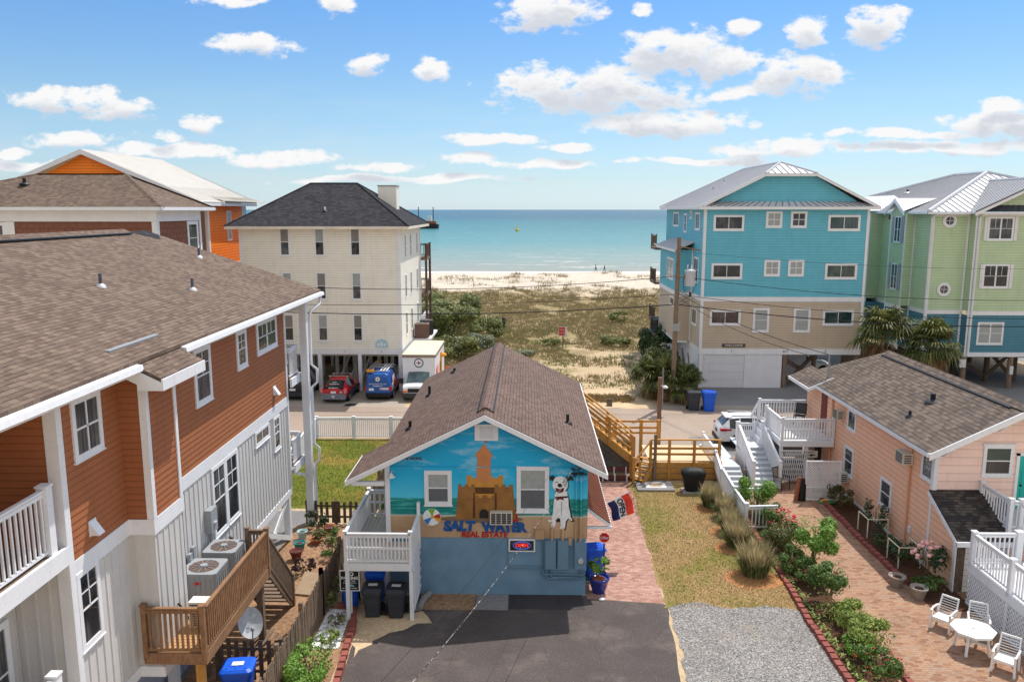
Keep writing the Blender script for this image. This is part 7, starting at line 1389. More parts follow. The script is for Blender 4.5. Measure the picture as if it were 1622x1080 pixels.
for s_ in (-1,1):
    ws_ = Wall((s_*.915,0,0),(0,s_*1.0,0),(s_,0,0))
    for i, (a, b_, z0, z1, c) in enumerate(((-1.9,-1.2,.55,1.2,(228,224,220)),(-1.2,-.5,.7,1.5,(196,60,60)),(-1.6,-.9,1.2,1.7,(226,226,230)),(-.4,.5,.5,1.0,(190,50,54)),(.6,1.2,.5,.9,(206,150,120)))): wshape(bv, ws_, [(s_*a,z0),(s_*b_,z0+.1),(s_*b_,z1),(s_*a,z1-.1)], .004+.003*i, paint('van_graphic_%d' % i, srgb(*c), .4, .3, 5), 'side_graphic')
bk_ = car('parked_car', 'black sport utility vehicle in the shade under the cream house', 'car', (-16.1,55.6,.012), .0, [(2.35,.70,.72,.82,.6,0,0),(2.2,.88,.92,1.0,.7,0,0),(1.15,.95,1.05,1.12,.76,0,'windscreen'),(.45,.96,1.08,1.74,.70,1,0),(-.5,.96,1.08,1.82,.71,0,0),(-.6,.96,1.08,1.82,.71,1,0),(-1.8,.95,1.08,1.76,.70,0,'rear_window'),(-2.2,.93,1.08,1.3,.74,0,0),(-2.35,.90,.95,1.08,.72,0,0)], CARBLACK, .37, (1.45,-1.45))
lbox(bk_, 'bumper', DGREY, -.9,.9,-2.42,-2.1,.3,.62); lbox(bk_, 'number_plate', MW, -.2,.2,-2.44,-2.41,.70,.86)
for x in (-1,1): lbox(bk_, 'tail_light', TAIL, x*.88-.06,x*.88+.06,-2.37,-2.1,.85,1.2)
for s_ in (-1,1): lbox(bk_, 'wing_mirror', CARBLACK, s_*1.05-.12,s_*1.05+.12,.75,.9,1.05,1.25)
wt_ = car('parked_car', 'white sport utility vehicle parked side-on across the lot behind the white stair', 'car', (12.95,43.5,.014), -pi/2-.03, [(2.25,.66,.70,.78,.55,0,0),(2.1,.84,.88,.95,.66,0,0),(1.2,.92,1.0,1.07,.72,0,'windscreen'),(.45,.93,1.03,1.64,.66,1,0),(-.35,.93,1.05,1.71,.67,0,0),(-.43,.93,1.05,1.71,.67,1,0),(-1.15,.93,1.08,1.70,.67,0,0),(-1.24,.93,1.08,1.69,.67,1,0),(-1.75,.92,1.12,1.64,.65,0,'rear_window'),(-2.15,.90,1.10,1.25,.70,0,0),(-2.3,.86,.9,1.0,.68,0,0)], CARWHITE, .36, (1.38,-1.3))
lbox(wt_, 'bumper', BLACK, -.86,.86,-2.36,-2.0,.28,.5); lbox(wt_, 'number_plate', DGREY, -.18,.18,-2.33,-2.29,.75,.9)
for x in (-1,1):
    q = MB(); q.box(x*.83-.14,x*.83+.13,-2.27,-1.92,.98,1.1); q.box(min(x*.935,x*.90),max(x*.935,x*.90),-2.1,-1.65,1.0,1.08); q.build('tail_light', TAIL, wt_); q = MB(); q.beam((x*.6,.35,1.74),(x*.6,-1.6,1.75),.04,.05); q.build('roof_rail', RIM, wt_); lbox(wt_, 'headlight', LAMP, x*.7-.15,x*.7+.15,2.12,2.24,.72,.86); lbox(wt_, 'wing_mirror', CARWHITE, x*1.0-.1,x*1.0+.1,.8,.95,1.05,1.2)
for s_ in (-1,1): lbox(wt_, 'sill', BLACK, s_*.925-.015,s_*.925+.015,-1.0,1.0,.24,.42)
lbox(wt_, 'sunroof', GLASS, -.42,.42,-.3,.3,1.715,1.73); lbox(wt_, 'spoiler', CARWHITE, -.6,.6,-1.95,-1.6,1.63,1.68)
w2_ = car('parked_car', 'white car under the turquoise house, only its roof and windows showing', 'car', (22.2,63.6,.014), -pi/2, [(2.2,.66,.65,.72,.55,0,0),(2.05,.84,.82,.9,.66,0,0),(1.0,.92,.95,1.02,.72,0,'windscreen'),(.2,.93,1.0,1.52,.66,1,0),(-.55,.93,1.0,1.56,.66,1,0),(-1.4,.92,1.0,1.48,.64,0,'rear_window'),(-2.1,.90,1.0,1.06,.7,0,0),(-2.25,.86,.8,.95,.68,0,0)], CARWHITE, .35, (1.38,-1.3))
for x in (-1,1): lbox(w2_, 'tail_light', TAIL, x*.8-.1,x*.8+.1,-2.28,-2.0,.8,.95)
# box truck, nose towards the camera
bt = thing('box_truck', 'white box truck with a round star emblem, nose out beside the cream house', 'truck', (-7.55,56,.012), None, True, pi); cabst = [(2.95,.86,.78,.86,.70,0,0),(2.85,.94,.98,1.06,.78,0,0),(2.2,.98,1.12,1.2,.80,0,'w'),(1.35,.98,1.22,1.90,.72,1,0),(.6,.98,1.24,2.0,.74,0,0),(.2,.98,1.24,2.0,.74,0,0)]
body, wsx, sdx = MB(), MB(), MB(); rings = [[(0,y,.4),(hw*.9,y,.4),(hw,y,.6),(hw,y,zb_),(ht,y,zt-.04),(0,y,zt)] for y, hw, zb_, zt, ht, *_ in cabst]
for i in range(5):
    for k in range(5):
        m_ = wsx if (k == 4 and cabst[i][6]) else (sdx if (k == 3 and cabst[i][5]) else body); a, b_, c, d_ = rings[i][k], rings[i][k+1], rings[i+1][k+1], rings[i+1][k]
        for sg_ in (1,-1): m_.add([(sg_*p[0],p[1],p[2]) for p in (a,b_,c,d_)], [(0,1,2,3)], True)
for sg_ in (1,-1): body.add([(sg_*p[0],p[1],p[2]) for p in rings[0]], [(0,1,2,3,4,5)])
body.build('cab', CARWHITE, bt); wsx.build('windscreen', glassm('pale_windscreen', (.10,.15,.15,1)), bt); sdx.build('side_window', GLASS, bt)
lbox(bt, 'grille', BLACK, -.6,.6,2.9,2.98,.66,.92); lbox(bt, 'bumper', DGREY, -.97,.97,2.75,3.05,.28,.6)
for s_ in (-1,1): lbox(bt, 'headlight', LAMP, s_*.74-.15,s_*.74+.15,2.88,2.975,.78,.94); lbox(bt, 'indicator', plain('amber_lamp', srgb(236,110,30), .3), s_*.74-.18,s_*.74+.18,2.89,2.985,.66,.76); lbox(bt, 'wing_mirror', BLACK, s_*1.2-.14,s_*1.2+.14,1.75,1.9,1.05,1.4)
q = MB(); q.box(-1.14,1.14,-4.5,1.45,.75,2.98); bx = q.build('cargo_box', paint('white_truck_box', srgb(224,226,232), .5, .05), bt); MB().box(-1.17,1.17,-4.53,1.48,2.98,3.02).build('box_roof', paint('dirty_beige_box_roof', srgb(214,200,178), .8, .12, 1.5), bx); q = MB(); q.box(-1.16,1.16,1.44,1.49,2.80,2.98); q.box(-1.17,-1.13,-4.5,1.47,2.80,2.98); q.box(1.13,1.17,-4.5,1.47,2.80,2.98); q.build('corner_trim', paint('grey_brown_trim', srgb(140,124,114), .6), bx)
wtk = Wall((0,1.45,0),(-1,0,0),(0,1,0)); emblem(bt, wtk, 0.0, 2.42, .34, .012)
for k in range(3): wshape(bt, Wall((-1.14,0,0),(0,-1,0),(-1,0,0)), [(-1.0+1.2*k,1.2),(0+1.2*k,1.3),(-.1+1.2*k,2.1),(-.9+1.2*k,1.9)], .01+.002*k, paint('truck_graphic_%d' % k, srgb(*((206,60,70),(226,190,190),(60,70,90))[k]), .5, .2, 4), 'side_graphic')
for y in (2.1,-2.8):
    for s_ in (-1,1): MB().tube([(s_*.72,y,.38),(s_*.99,y,.38)], .38, 16).build('wheel', TIRE, bt)
MB().box(-.7,.7,1.6,2.1,1.12,1.2).build('dashboard_papers', paint('crumpled_papers', srgb(190,200,190), .8, .3, 6), bt)
# ---------------------------------------------------------------- plants
LF_G = leaf('mid_green_leaves', (0.043,0.093,0.018,1), (0.087,0.162,0.031,1), (0.186,0.261,0.062,1)); LF_Y = leaf('yellow_green_leaves', (0.109,0.171,0.031,1), (0.217,0.295,0.054,1), (0.403,0.449,0.109,1)); LF_D = leaf('dark_green_leaves', (0.019,0.043,0.019,1), (0.046,0.085,0.031,1), (0.109,0.155,0.062,1)); LF_B = leaf('bright_green_leaves', (0.074,0.162,0.018,1), (0.149,0.286,0.037,1), (0.273,0.446,0.087,1)); LF_O = leaf('olive_shrub_leaves', (.07,.10,.03,1), (.19,.22,.07,1), (.36,.36,.13,1)); LF_P = leaf('sage_shrub_leaves', (0.109,0.139,0.078,1), (0.248,0.279,0.171,1), (0.419,0.434,0.295,1)); BARK = wood('grey_brown_bark', srgb(96,80,66), srgb(140,120,100))
PINKF = plain('crimson_flower', srgb(214,40,74), .6); ROSEF = plain('pale_pink_rose', srgb(240,180,176), .6); ORF = plain('orange_flower', srgb(226,100,60), .6); MARF = plain('maroon_leaf', srgb(84,34,48), .6)
def leaves(mb, c, R, n, size, rnd, lumps=7, flat=.8, hollow=.35, asp=.5):
    c = V(c); cs = [(c, R)]
    for i in range(lumps):
        a, b_ = rnd.uniform(0, 2*pi), rnd.uniform(-.5, 1.0); k = rnd.uniform(.45,.8); cs.append((c+V((R[0]*.72*cos(a), R[1]*.72*sin(a), R[2]*.6*b_)), (R[0]*k*.6, R[1]*k*.6, R[2]*k*.55)))
    for i in range(n):
        cc, rr = rnd.choice(cs); d = V((rnd.gauss(0,1), rnd.gauss(0,1), rnd.gauss(0,1)))
        if d.length < 1e-4: continue
        d.normalize(); t_ = rnd.uniform(hollow, 1)**.6; p = cc+V((d.x*rr[0]*t_, d.y*rr[1]*t_, d.z*rr[2]*t_))
        if p.z < c.z-R[2]*.98: continue
        nn = (d+V((rnd.uniform(-.9,.9), rnd.uniform(-.9,.9), rnd.uniform(-.2,1.1)*flat))).normalized(); u = nn.cross(V((rnd.uniform(-1,1),rnd.uniform(-1,1),rnd.uniform(-1,1)))).normalized(); w_ = nn.cross(u); s_ = size*rnd.uniform(.6,1.35)
        mb.add([p-u*s_, p+w_*s_*asp-nn*s_*.1, p+u*s_, p-w_*s_*asp-nn*s_*.1], [(0,1,2,3)])
    return mb
def shrub(name, label, c, R, n, size, mat, stems=5, flowers=None, group=None, cat='shrub', lumps=7, seed=1, fl_n=30, asp=.5):
    rnd = random.Random(seed*77+int(abs(c[0]*10))+int(abs(c[1]*10))); t = thing(name, label, cat, (c[0],c[1],max(0,c[2]-R[2])), group); q = MB()
    for i in range(stems):
        a = rnd.uniform(0,2*pi); k = rnd.uniform(.2,.7); q.tube([(c[0]+.1*cos(a)*R[0],c[1]+.1*sin(a)*R[1],c[2]-R[2]-.05),(c[0]+k*.5*cos(a)*R[0],c[1]+k*.5*sin(a)*R[1],c[2]-R[2]*.3),(c[0]+k*cos(a)*R[0],c[1]+k*sin(a)*R[1],c[2]+R[2]*.4)], .03*max(R[2],.4), 5, .008)
    q.build('stems', BARK, t); leaves(MB(), c, R, n, size, rnd, lumps, asp=asp).build('foliage', mat, t)
    if flowers:
        f = MB()
        for i in range(fl_n): d = V((rnd.gauss(0,1),rnd.gauss(0,1),abs(rnd.gauss(0,1)))).normalized(); p = V(c)+V((d.x*R[0]*.95,d.y*R[1]*.95,d.z*R[2]*.95)); s_ = flowers[1]*rnd.uniform(.7,1.3); f.ball(p, s_, s_, s_*.7, 6, 4)
        f.build('blossoms', flowers[0], t)
    return t
def zat(px, py): p = P(px, py, z=0); return p.x, p.y
bx_, by_ = 9.75, 0
for i, (lb, x, y, R, h, n, sz, mt, fl_) in enumerate((
 ('tall fresh green shrub at the street end of the planting bed',9.75,32.6,(.62,.6,.72),1.0,700,.075,LF_B,None),('low green shrub next to the tall one in the planting bed',10.1,31.4,(.5,.5,.5),.6,420,.07,LF_G,None),('rose bush with crimson flowers in the planting bed',10.2,30.4,(.5,.45,.45),.75,420,.065,LF_G,(PINKF,.05)),
 ('reddish green bush behind the dark edging blocks, mid planting bed',9.95,28.9,(.62,.7,.6),.75,560,.07,leaf('reddish_green_leaves',(.06,.05,.015,1),(.10,.12,.03,1),(.18,.20,.05,1)),(PINKF,.022)),('open leafy young tree in the planting bed by the brick patio',10.35,27.4,(.68,.68,.70),1.35,620,.085,LF_B,None),('small green shrub under the young tree',9.95,26.4,(.45,.45,.35),.5,330,.07,LF_G,None),
 ('leggy green shrub with bare lower stems in the planting bed',10.1,25.0,(.55,.5,.5),.95,430,.08,LF_G,None),('round yellow-green shrub at the bend of the planting bed',10.15,23.4,(.5,.48,.38),.5,420,.075,LF_Y,None),('wide yellow-green shrub beside the brick patio edge',10.35,22.3,(.58,.5,.42),.5,480,.075,LF_Y,None),('low dark green filler shrub between the crimson roses and the reddish bush',9.75,29.7,(.5,.5,.4),.45,380,.065,LF_G,None),('dense mid-green shrub left of the open young tree',9.7,27.3,(.45,.55,.42),.5,400,.065,LF_G,None),('yellow-green low shrub in the lower planting bed by the gravel edging',9.75,24.0,(.38,.5,.3),.34,300,.06,LF_Y,None),('small green sprawling shrub before the wide yellow-green one',9.8,21.9,(.4,.45,.3),.34,300,.06,LF_B,None),('low green shrub with red blossoms at the bottom of the planting bed',9.95,20.9,(.6,.5,.32),.38,420,.06,LF_G,(RED,.025)))):
    shrub('flowering_shrub' if fl_ else 'garden_shrub', lb, (x,y,h), (R[0]*1.22,R[1]*1.3,R[2]*1.15), n*6, sz*.68, mt, 6, fl_, seed=i+1, fl_n=34)
rnd = random.Random(5); q = MB()
for i in range(700):
    y = rnd.uniform(18,33.8); x = 9.32+rnd.gauss(0,.07) if rnd.random() < .7 else rnd.uniform(9.3,10.4); s_ = rnd.uniform(.04,.09); a = rnd.uniform(0,2*pi); z = rnd.uniform(.05,.16); u = V((cos(a),sin(a),.4)); w_ = V((-sin(a),cos(a),.1)); p = V((x,y,z)); q.add([p-u*s_,p+w_*s_*.5,p+u*s_,p-w_*s_*.5], [(0,1,2,3)])
setting(q.build('border_ground_cover', LF_Y), 'stuff'); bpy.data.objects['border_ground_cover']['label'] = 'low yellow-green ground cover along the red edging blocks'; bpy.data.objects['border_ground_cover']['category'] = 'ground cover'
# ornamental grasses
GRS = leaf('tan_and_green_grass_blades', (.20,.20,.07,1), (.46,.38,.21,1), (.66,.54,.35,1), .8, .25); GRS2 = leaf('green_grass_blades', (.05,.085,.02,1), (.11,.16,.04,1), (.20,.24,.08,1), .7, .15)
def tuft(label, x, y, R, H, n, seed):
    rnd = random.Random(seed); t = thing('ornamental_grass', label, 'ornamental grass', (x,y,0), 'tall grasses along the dry lawn')
    for nm, mt, m_, hk, lean in (('green_blades',GRS2,n,.72,.75),('seed_heads',GRS,int(n*.75),1.0,.5)):
        q = MB()
        for i in range(m_):
            a = rnd.uniform(0,2*pi); r0 = R*.6*sqrt(rnd.random()); h = H*hk*rnd.uniform(.55,1.05); l = R*lean*rnd.uniform(.15,1.15)*(r0/R+.5); b_ = V((x+r0*cos(a),y+r0*sin(a),0)); d = V((cos(a+rnd.uniform(-.4,.4)),sin(a+rnd.uniform(-.4,.4)),0)); wv_ = V((-d.y,d.x,0))*rnd.uniform(.006,.011)
            p0, p1, p2 = b_, b_+d*l*.35+V((0,0,h*.62)), b_+d*l+V((0,0,h*(.97 if nm[0]=='s' else .78))); q.add([p0-wv_,p0+wv_,p1+wv_,p1-wv_],[(0,1,2,3)]); q.add([p1-wv_*(1.6 if nm[0]=='s' else 1),p1+wv_*(1.6 if nm[0]=='s' else 1),p2],[(0,1,2)])
        q.build(nm, mt, t)
for i, (lb, x, y, R, H) in enumerate((('brown-tipped tall grass clump nearest the black grill',8.2,33.9,.62,1.35),('brown-tipped grass clump, second from the grill',8.5,32.6,.58,1.25),('brown-tipped grass clump, third from the grill',8.35,31.0,.62,1.3),('brown-tipped grass clump, fourth from the grill',8.25,29.6,.68,1.35),('brown-tipped tall grass clump nearest the gravel',8.25,27.2,.80,1.6))):
    p = V((x,y,0)); tuft(lb, x, y, R*.9, H*.82, 1300, i+3); 
for i, (x,y,r) in enumerate(((8.1,33.6,.75),(8.2,31.0,.75),(8.1,29.4,.8),(8.1,26.8,1.0))): sheet('mulch_ring', [(x+r*cos(k*pi/8),y+r*.8*sin(k*pi/8)) for k in range(16)], .0135+.0007*i, speck('pine_straw_mulch', ((0,srgb(140,92,58)),(.5,srgb(176,124,82)),(1,srgb(200,150,106))), 14), .06, .2)
# short lawn blades
def blades(name, pts_fn, n, h, mat, label):
    rnd = random.Random(9); q = MB()
    for i in range(n):
        x, y = pts_fn(rnd); a = rnd.uniform(0,2*pi); hh = h*rnd.uniform(.5,1.5); l = rnd.uniform(.3,1.2)*hh; w_ = .012; q.v += [(x-w_*sin(a),y+w_*cos(a),.008),(x+w_*sin(a),y-w_*cos(a),.008),(x+l*cos(a),y+l*sin(a),hh)]; k = len(q.v); q.f.append((k-3,k-2,k-1)); q.sm.append(False)
    o = setting(q.build(name, mat), 'stuff'); o['label'] = label; o['category'] = 'grass'
def patchy(name, cs, gs, sc_, lo, hi):
    m, t, b, pos = base(name, .9, .05); g = t.n.new('ShaderNodeNewGeometry'); r = g.outputs['Random Per Island']
    c = t.mix(t.mapr(t.noise(pos, sc_, 6, .65), lo, hi, 0, 1), t.ramp(r, (.1, cs[0]), (.5, cs[1]), (.9, cs[2])), t.ramp(r, (.1, gs[0]), (.5, gs[1]), (.9, gs[2]))); t.link(c, b.inputs['Base Color']); return m
DRYB = leaf('straw_blades', (.20,.15,.06,1), (.34,.24,.12,1), (.44,.33,.19,1), .9, .05, .1); GRB = leaf('lawn_blades', (.12,.12,.022,1), (.20,.18,.045,1), (.34,.25,.09,1), .9, .05, .1)
blades('dry_grass', lambda r: (r.uniform(4.75,9.0), r.uniform(24.7,36.8)), 30000, .04, patchy('dry_lawn_blades', ((.17,.12,.05,1),(.30,.21,.10,1),(.42,.31,.17,1)), ((.10,.11,.025,1),(.18,.17,.045,1),(.26,.23,.08,1)), .45, .47, .62), 'short straw-coloured grass of the dry lawn'); blades('lawn_grass', lambda r: (r.uniform(-13.8,-5.1), r.uniform(33.4,43.9)), 30000, .06, patchy('green_lawn_blades', ((.06,.085,.014,1),(.12,.14,.028,1),(.19,.19,.05,1)), ((.20,.15,.04,1),(.30,.22,.075,1),(.38,.29,.12,1)), .22, .5, .68), 'short green and yellow lawn grass')
# shrubs and pot plants elsewhere
shrub('garden_shrub', 'dense bright green shrub by the driveway brick edging, bottom left of centre', (-6.05,20.4,.55), (.66,1.3,.52), 6500, .055, LF_B, 8, seed=31); shrub('garden_shrub', 'small dry plant in the white pebbles by the no parking sign', (-6.0,23.3,.22), (.28,.25,.2), 160, .05, LF_O, 4, (MARF,.02), seed=32); shrub('garden_shrub', 'yellowish plant between the pebbles and the bright green shrub', (-5.95,22.2,.28), (.3,.3,.26), 200, .06, LF_Y, 4, seed=33)
pt_ = thing('potted_plant', 'glossy cobalt blue pot with a leafy plant at the corner of the brick walk', 'potted plant', (2.5,25.75,0)); q = MB(); q.lathe((2.5,25.75,0), [(.20,0),(.22,.03),(.30,.3),(.34,.48),(.37,.5),(.37,.56),(.32,.56),(.3,.5)], 22); q.build('pot', plain('cobalt_glaze', srgb(22,44,130), .15, .6), pt_); MB().lathe((2.5,25.75,.49), [(.3,0),(.1,.03)], 14).build('soil', speck('red_bark_chips', ((0,srgb(110,60,40)),(1,srgb(176,104,72))), 20), pt_); leaves(MB(), (2.5,25.85,.92), (.36,.34,.30), 420, .07, random.Random(2), 5).build('foliage', LF_B, pt_)
for i, (lb, x, y, R, h, n, mt, fl_, nm) in enumerate((('purple-pink flowering plant by the low dark fence',-7.9,29.6,(.5,.45,.3),.35,420,LF_G,(plain('mauve_flower', srgb(190,110,140), .6),.03),'flowering_shrub'),('green plant with pale flowers along the grey picket fence',-7.4,28.4,(.45,.6,.35),.4,460,LF_G,(ROSEF,.025),'flowering_shrub'),('dark maroon leafy plant in the brown house yard',-8.0,26.9,(.42,.4,.28),.34,360,leaf('maroon_leaves',(.02,.01,.012,1),(.05,.02,.025,1),(.10,.05,.05,1)),None,'garden_shrub'),('yellow-green plant at the foot of the leaning trellis',-8.45,26.1,(.32,.3,.22),.26,260,LF_Y,None,'garden_shrub'),('dark plant among the pots under the brown house porch',-8.6,31.0,(.5,.4,.4),.42,380,LF_D,(MARF,.03),'garden_shrub'),('climbing weeds at the foot of the picket fence by the pebbles',-6.5,24.9,(.2,.7,.35),.35,320,LF_O,None,'garden_shrub'),
 ('green bush with red tint by the peach wall next to the lattice',13.9,33.9,(.5,.7,.45),.5,620,leaf('reddish_dark_leaves',(.04,.035,.01,1),(.09,.09,.02,1),(.16,.13,.04,1)),None,'garden_shrub'),('dark green climbing rose inside the far pipe frame',14.1,30.9,(.45,.5,.7),.75,460,LF_D,None,'garden_shrub'),('low dark green plants between the pipe frames',13.9,29.4,(.45,.7,.32),.34,460,LF_D,None,'garden_shrub'),('dark leafy plant inside the near pipe frame',14.0,28.2,(.6,.55,.42),.5,560,LF_D,None,'garden_shrub'),('rose bush with pale pink blooms by the corner of the peach wall',14.1,26.6,(.55,.6,.55),1.0,560,LF_D,(ROSEF,.075),'flowering_shrub'),('low dark green plants in front of the pale pink roses',13.9,26.0,(.5,.6,.3),.34,520,LF_G,None,'garden_shrub'))):
    shrub(nm, lb, (x,y,h), R, n, .065, mt, 5, fl_, seed=50+i, fl_n=26)
# big shrubs by the beach
for i, (lb, x, y, R, h, n, sz, mt) in enumerate((('large olive green wax myrtle beside the cream house, the tallest of the clump',-7.3,75,(3.2,3.2,2.4),2.3,7500,.15,LF_O),('yellow-green upper shrub of the clump beside the cream house, furthest back',-8.0,80,(3.2,3.0,2.6),2.6,6000,.16,LF_O),('pale sage shrub at the right front of the clump beside the cream house',-4.9,70.5,(2.0,1.6,1.1),1.0,1500,.13,LF_P),('dark green low shrub right of the wax myrtle clump',-4.2,78,(1.8,1.5,1.4),1.2,1500,.14,LF_O),('small dark cedar right of the wax myrtle clump',-3.0,84,(.7,.7,1.0),1.0,500,.12,LF_D),('olive shrub in front of the wax myrtle clump, low and wide',-6.6,69.0,(2.4,2.0,1.2),1.1,3000,.13,LF_O),
  ('dark green cedar bush against the tan wall of the turquoise house',11.0,67,(1.5,1.9,1.9),1.8,2000,.13,LF_D),('low dark cedar in front of the tan wall bush',10.9,63.5,(1.3,1.4,1.2),1.1,1500,.12,LF_D),('bright green shrub at the corner of the white garage wall',11.9,58.6,(1.1,1.3,.95),.9,1300,.11,LF_G),('small dune shrub up near the crest left of the turquoise house',10.6,92,(1.1,1.0,.8),.7,600,.13,LF_O),('low green shrub between the dune path and the turquoise house',8.6,76,(1.5,1.2,.6),.5,800,.12,LF_O),('small green shrub behind the red and white notice sign',2.3,75.4,(.9,.7,.55),.4,420,.10,LF_O),('low sage weed patch by the brown ridge of the mural house',-1.0,71,(1.7,1.2,.35),.25,700,.10,LF_P))):
    shrub('beach_shrub', lb, (x,y,h), R, int(n*2.2), sz*.9, mt, 6, None, seed=80+i, lumps=11)
# fan palms
def palm(label, x, y, H, R, n, seed, trunk=True, name='fan_palm', cat='palm', dead=10):
    rnd = random.Random(seed); t = thing(name, label, cat, (x,y,0))
    if trunk:
        q = MB(); q.tube([(x,y,-.1),(x+.05,y,H*.5),(x,y,H)], .26, 10, .2)
        for i in range(60): a = rnd.uniform(0,2*pi); z = rnd.uniform(.2,H); q.beam((x+.2*cos(a),y+.2*sin(a),z),(x+.38*cos(a),y+.38*sin(a),z+.25),.07,.03)
        q.build('trunk', BARK, t)
    def frond(q, el, a, L, rr, droop):
        b_ = V((x,y,H)); d = V((cos(a)*cos(el),sin(a)*cos(el),sin(el))); tip = b_+d*L; r = d.cross(V((0,0,1))).normalized(); up = r.cross(d).normalized(); q.beam(b_, tip, .03, .02)
        for k in range(17):
            g_ = (k-8)/8*1.9; e_ = (d*cos(g_)+r*sin(g_)).normalized(); ll = rr*(1-.25*abs(k-8)/8)*rnd.uniform(.85,1.1); m_ = tip+e_*ll*.55+up*.06; en = tip+e_*ll+V((0,0,-droop*ll)); wv_ = e_.cross(up).normalized()*.05
            q.add([tip-wv_*.4,tip+wv_*.4,m_+wv_,m_-wv_],[(0,1,2,3)]); q.add([m_-wv_,m_+wv_,en],[(0,1,2)])
    q = MB()
    for i in range(n): frond(q, rnd.uniform(-.35,1.35), rnd.uniform(0,2*pi), R*rnd.uniform(.45,.65), R*rnd.uniform(.5,.62), rnd.uniform(.2,.6))
    q.build('fronds', PALML, t)
    if dead:
        q = MB()
        for i in range(dead): frond(q, rnd.uniform(-1.3,-.7), rnd.uniform(0,2*pi), R*rnd.uniform(.35,.5), R*.45, .7)
        q.build('dead_fronds', leaf('dead_palm_fronds', (.16,.10,.05,1), (.28,.18,.10,1), (.36,.26,.16,1), .8, .1), t)
PALML = leaf('palm_fronds', (.03,.05,.012,1), (.085,.11,.025,1), (.27,.25,.08,1), .55, .35)
palm('fan palm left of the other one in front of the green house', 24.4, 54.5, 4.5, 2.35, 60, 3); palm('fan palm right of the other one, nearest the green house pilings', 26.9, 52.8, 4.0, 2.2, 60, 4)
for i, (lb, x, y, H, R) in enumerate((('palmetto clump by the street pole, the left one',8.5,54.8,1.3,1.7),('palmetto clump by the street pole, the middle one',9.6,54.0,1.5,1.9),('palmetto clump by the wheeled carts, the right one',10.7,53.4,1.2,1.7),('low palmetto clump behind the other palmettos',9.3,56.5,1.7,1.8))): palm(lb, x, y, H, R, 34, 20+i, False, 'palmetto', 'palmetto', 8)
# dune grass: countless, so one object
rnd = random.Random(12); q = MB(); BL = leaf('dune_grass_blades', (.17,.15,.065,1), (.30,.24,.13,1), (.42,.34,.21,1), .9, .05, .25)
def tuftd(q, x, y, H, n, R):
    z = hgt(x,y)
    for i in range(n):
        a = rnd.uniform(0,2*pi); r0 = R*sqrt(rnd.random()); l = H*rnd.uniform(.2,.9); bx, by = x+r0*cos(a), y+r0*sin(a); w_ = .03; q.v += [(bx-w_,by,z-.03),(bx+w_,by,z-.03),(bx+l*cos(a*3),by+l*sin(a*3),z+H*rnd.uniform(.55,1.1))]; k = len(q.v); q.f.append((k-3,k-2,k-1)); q.sm.append(False)
cnt = 0
while cnt < 15000:
    y = 57+63*rnd.random()**.8; x = rnd.uniform(-22,16)*(y/95+.35)
    if (-21 < x < -8.2 and y < 70) or (x > 10.5 and y < 80): continue
    v_ = noise.fractal(V((x*.16,y*.16,2)),1,2,4)
    lim = -.45+.65*max(0,(84-y)/28)*(1 if x > 1 else .35)
    if v_ < lim: continue
    tuftd(q, x, y, rnd.uniform(.14,.42), 8, .42); cnt += 1
for i in range(1500):
    y = rnd.uniform(112,150); x = rnd.uniform(-45,45)
    if noise.fractal(V((x*.13,y*.13,7)),1,2,4) > .12-.2*(y<122): tuftd(q, x, y, rnd.uniform(.4,.8), 14, .9)
o = setting(q.build('dune_grass', BL), 'stuff'); o['label'] = 'brown and green grass covering the dunes'; o['category'] = 'dune grass'
q = MB(); cnt = 0
while cnt < 1500:
    y = 54+34*rnd.random(); x = rnd.uniform(-7,9.5)
    if noise.fractal(V((x*.3,y*.3,5)),1,2,4) < .0 or (x > 4 and rnd.random() < .5) or (y < 57 and abs(x) < 8 and rnd.random() < .6): continue
    tuftd(q, x, y, rnd.uniform(.12,.3), 6, .25); cnt += 1
o = setting(q.build('dune_weeds', LF_O), 'stuff'); o['label'] = 'low green weeds scattered over the sandy path'; o['category'] = 'weeds'
q = MB()
for i in range(260): tuftd(q, rnd.uniform(3.2,7.2), 53.2+rnd.random()*1.6, rnd.uniform(.2,.4), 9, .25)
o = setting(q.build('straw_weeds', DRYB), 'stuff'); o['label'] = 'dry straw weeds at the sandy street edge'; o['category'] = 'weeds'
# ---------------------------------------------------------------- sea things and people
bg_ = thing('barge', 'dark work barge with rusty deck and tall posts on the sea behind the cream roof', 'barge', (-76,622,-1.5)); q = MB(); q.prism([(-92,618,-1.6),(-69,618,-1.6),(-68.6,618,1.6),(-71,618,2.2),(-92,618,2.2)], (0,8,0)); q.build('hull', plain('black_hull', (.02,.02,.025,1), .7), bg_); MB().box(-84,-70.5,618.5,625.5,2.2,4.2).build('deck_cargo', paint('rusty_deck', srgb(150,96,70), .8), bg_); MB().box(-77,-74,620,624,4.2,8.4).build('cabin', WHITE2, bg_)
for x in (-84.0,-72.6): MB().tube([(x,621,2),(x,621,15)], .35, 6).build('spud_post', DGREY, bg_)
by = thing('buoy', 'small yellow buoy floating on the sea', 'buoy', (-7,550,-1.5)); MB().lathe((-7,550,-1.6), [(1.0,0),(1.3,.5),(1.2,1.2),(.5,1.6),(.3,3.0),(.5,3.3),(.1,3.5)], 12).build('float', plain('yellow_buoy', srgb(230,190,60), .5), by)
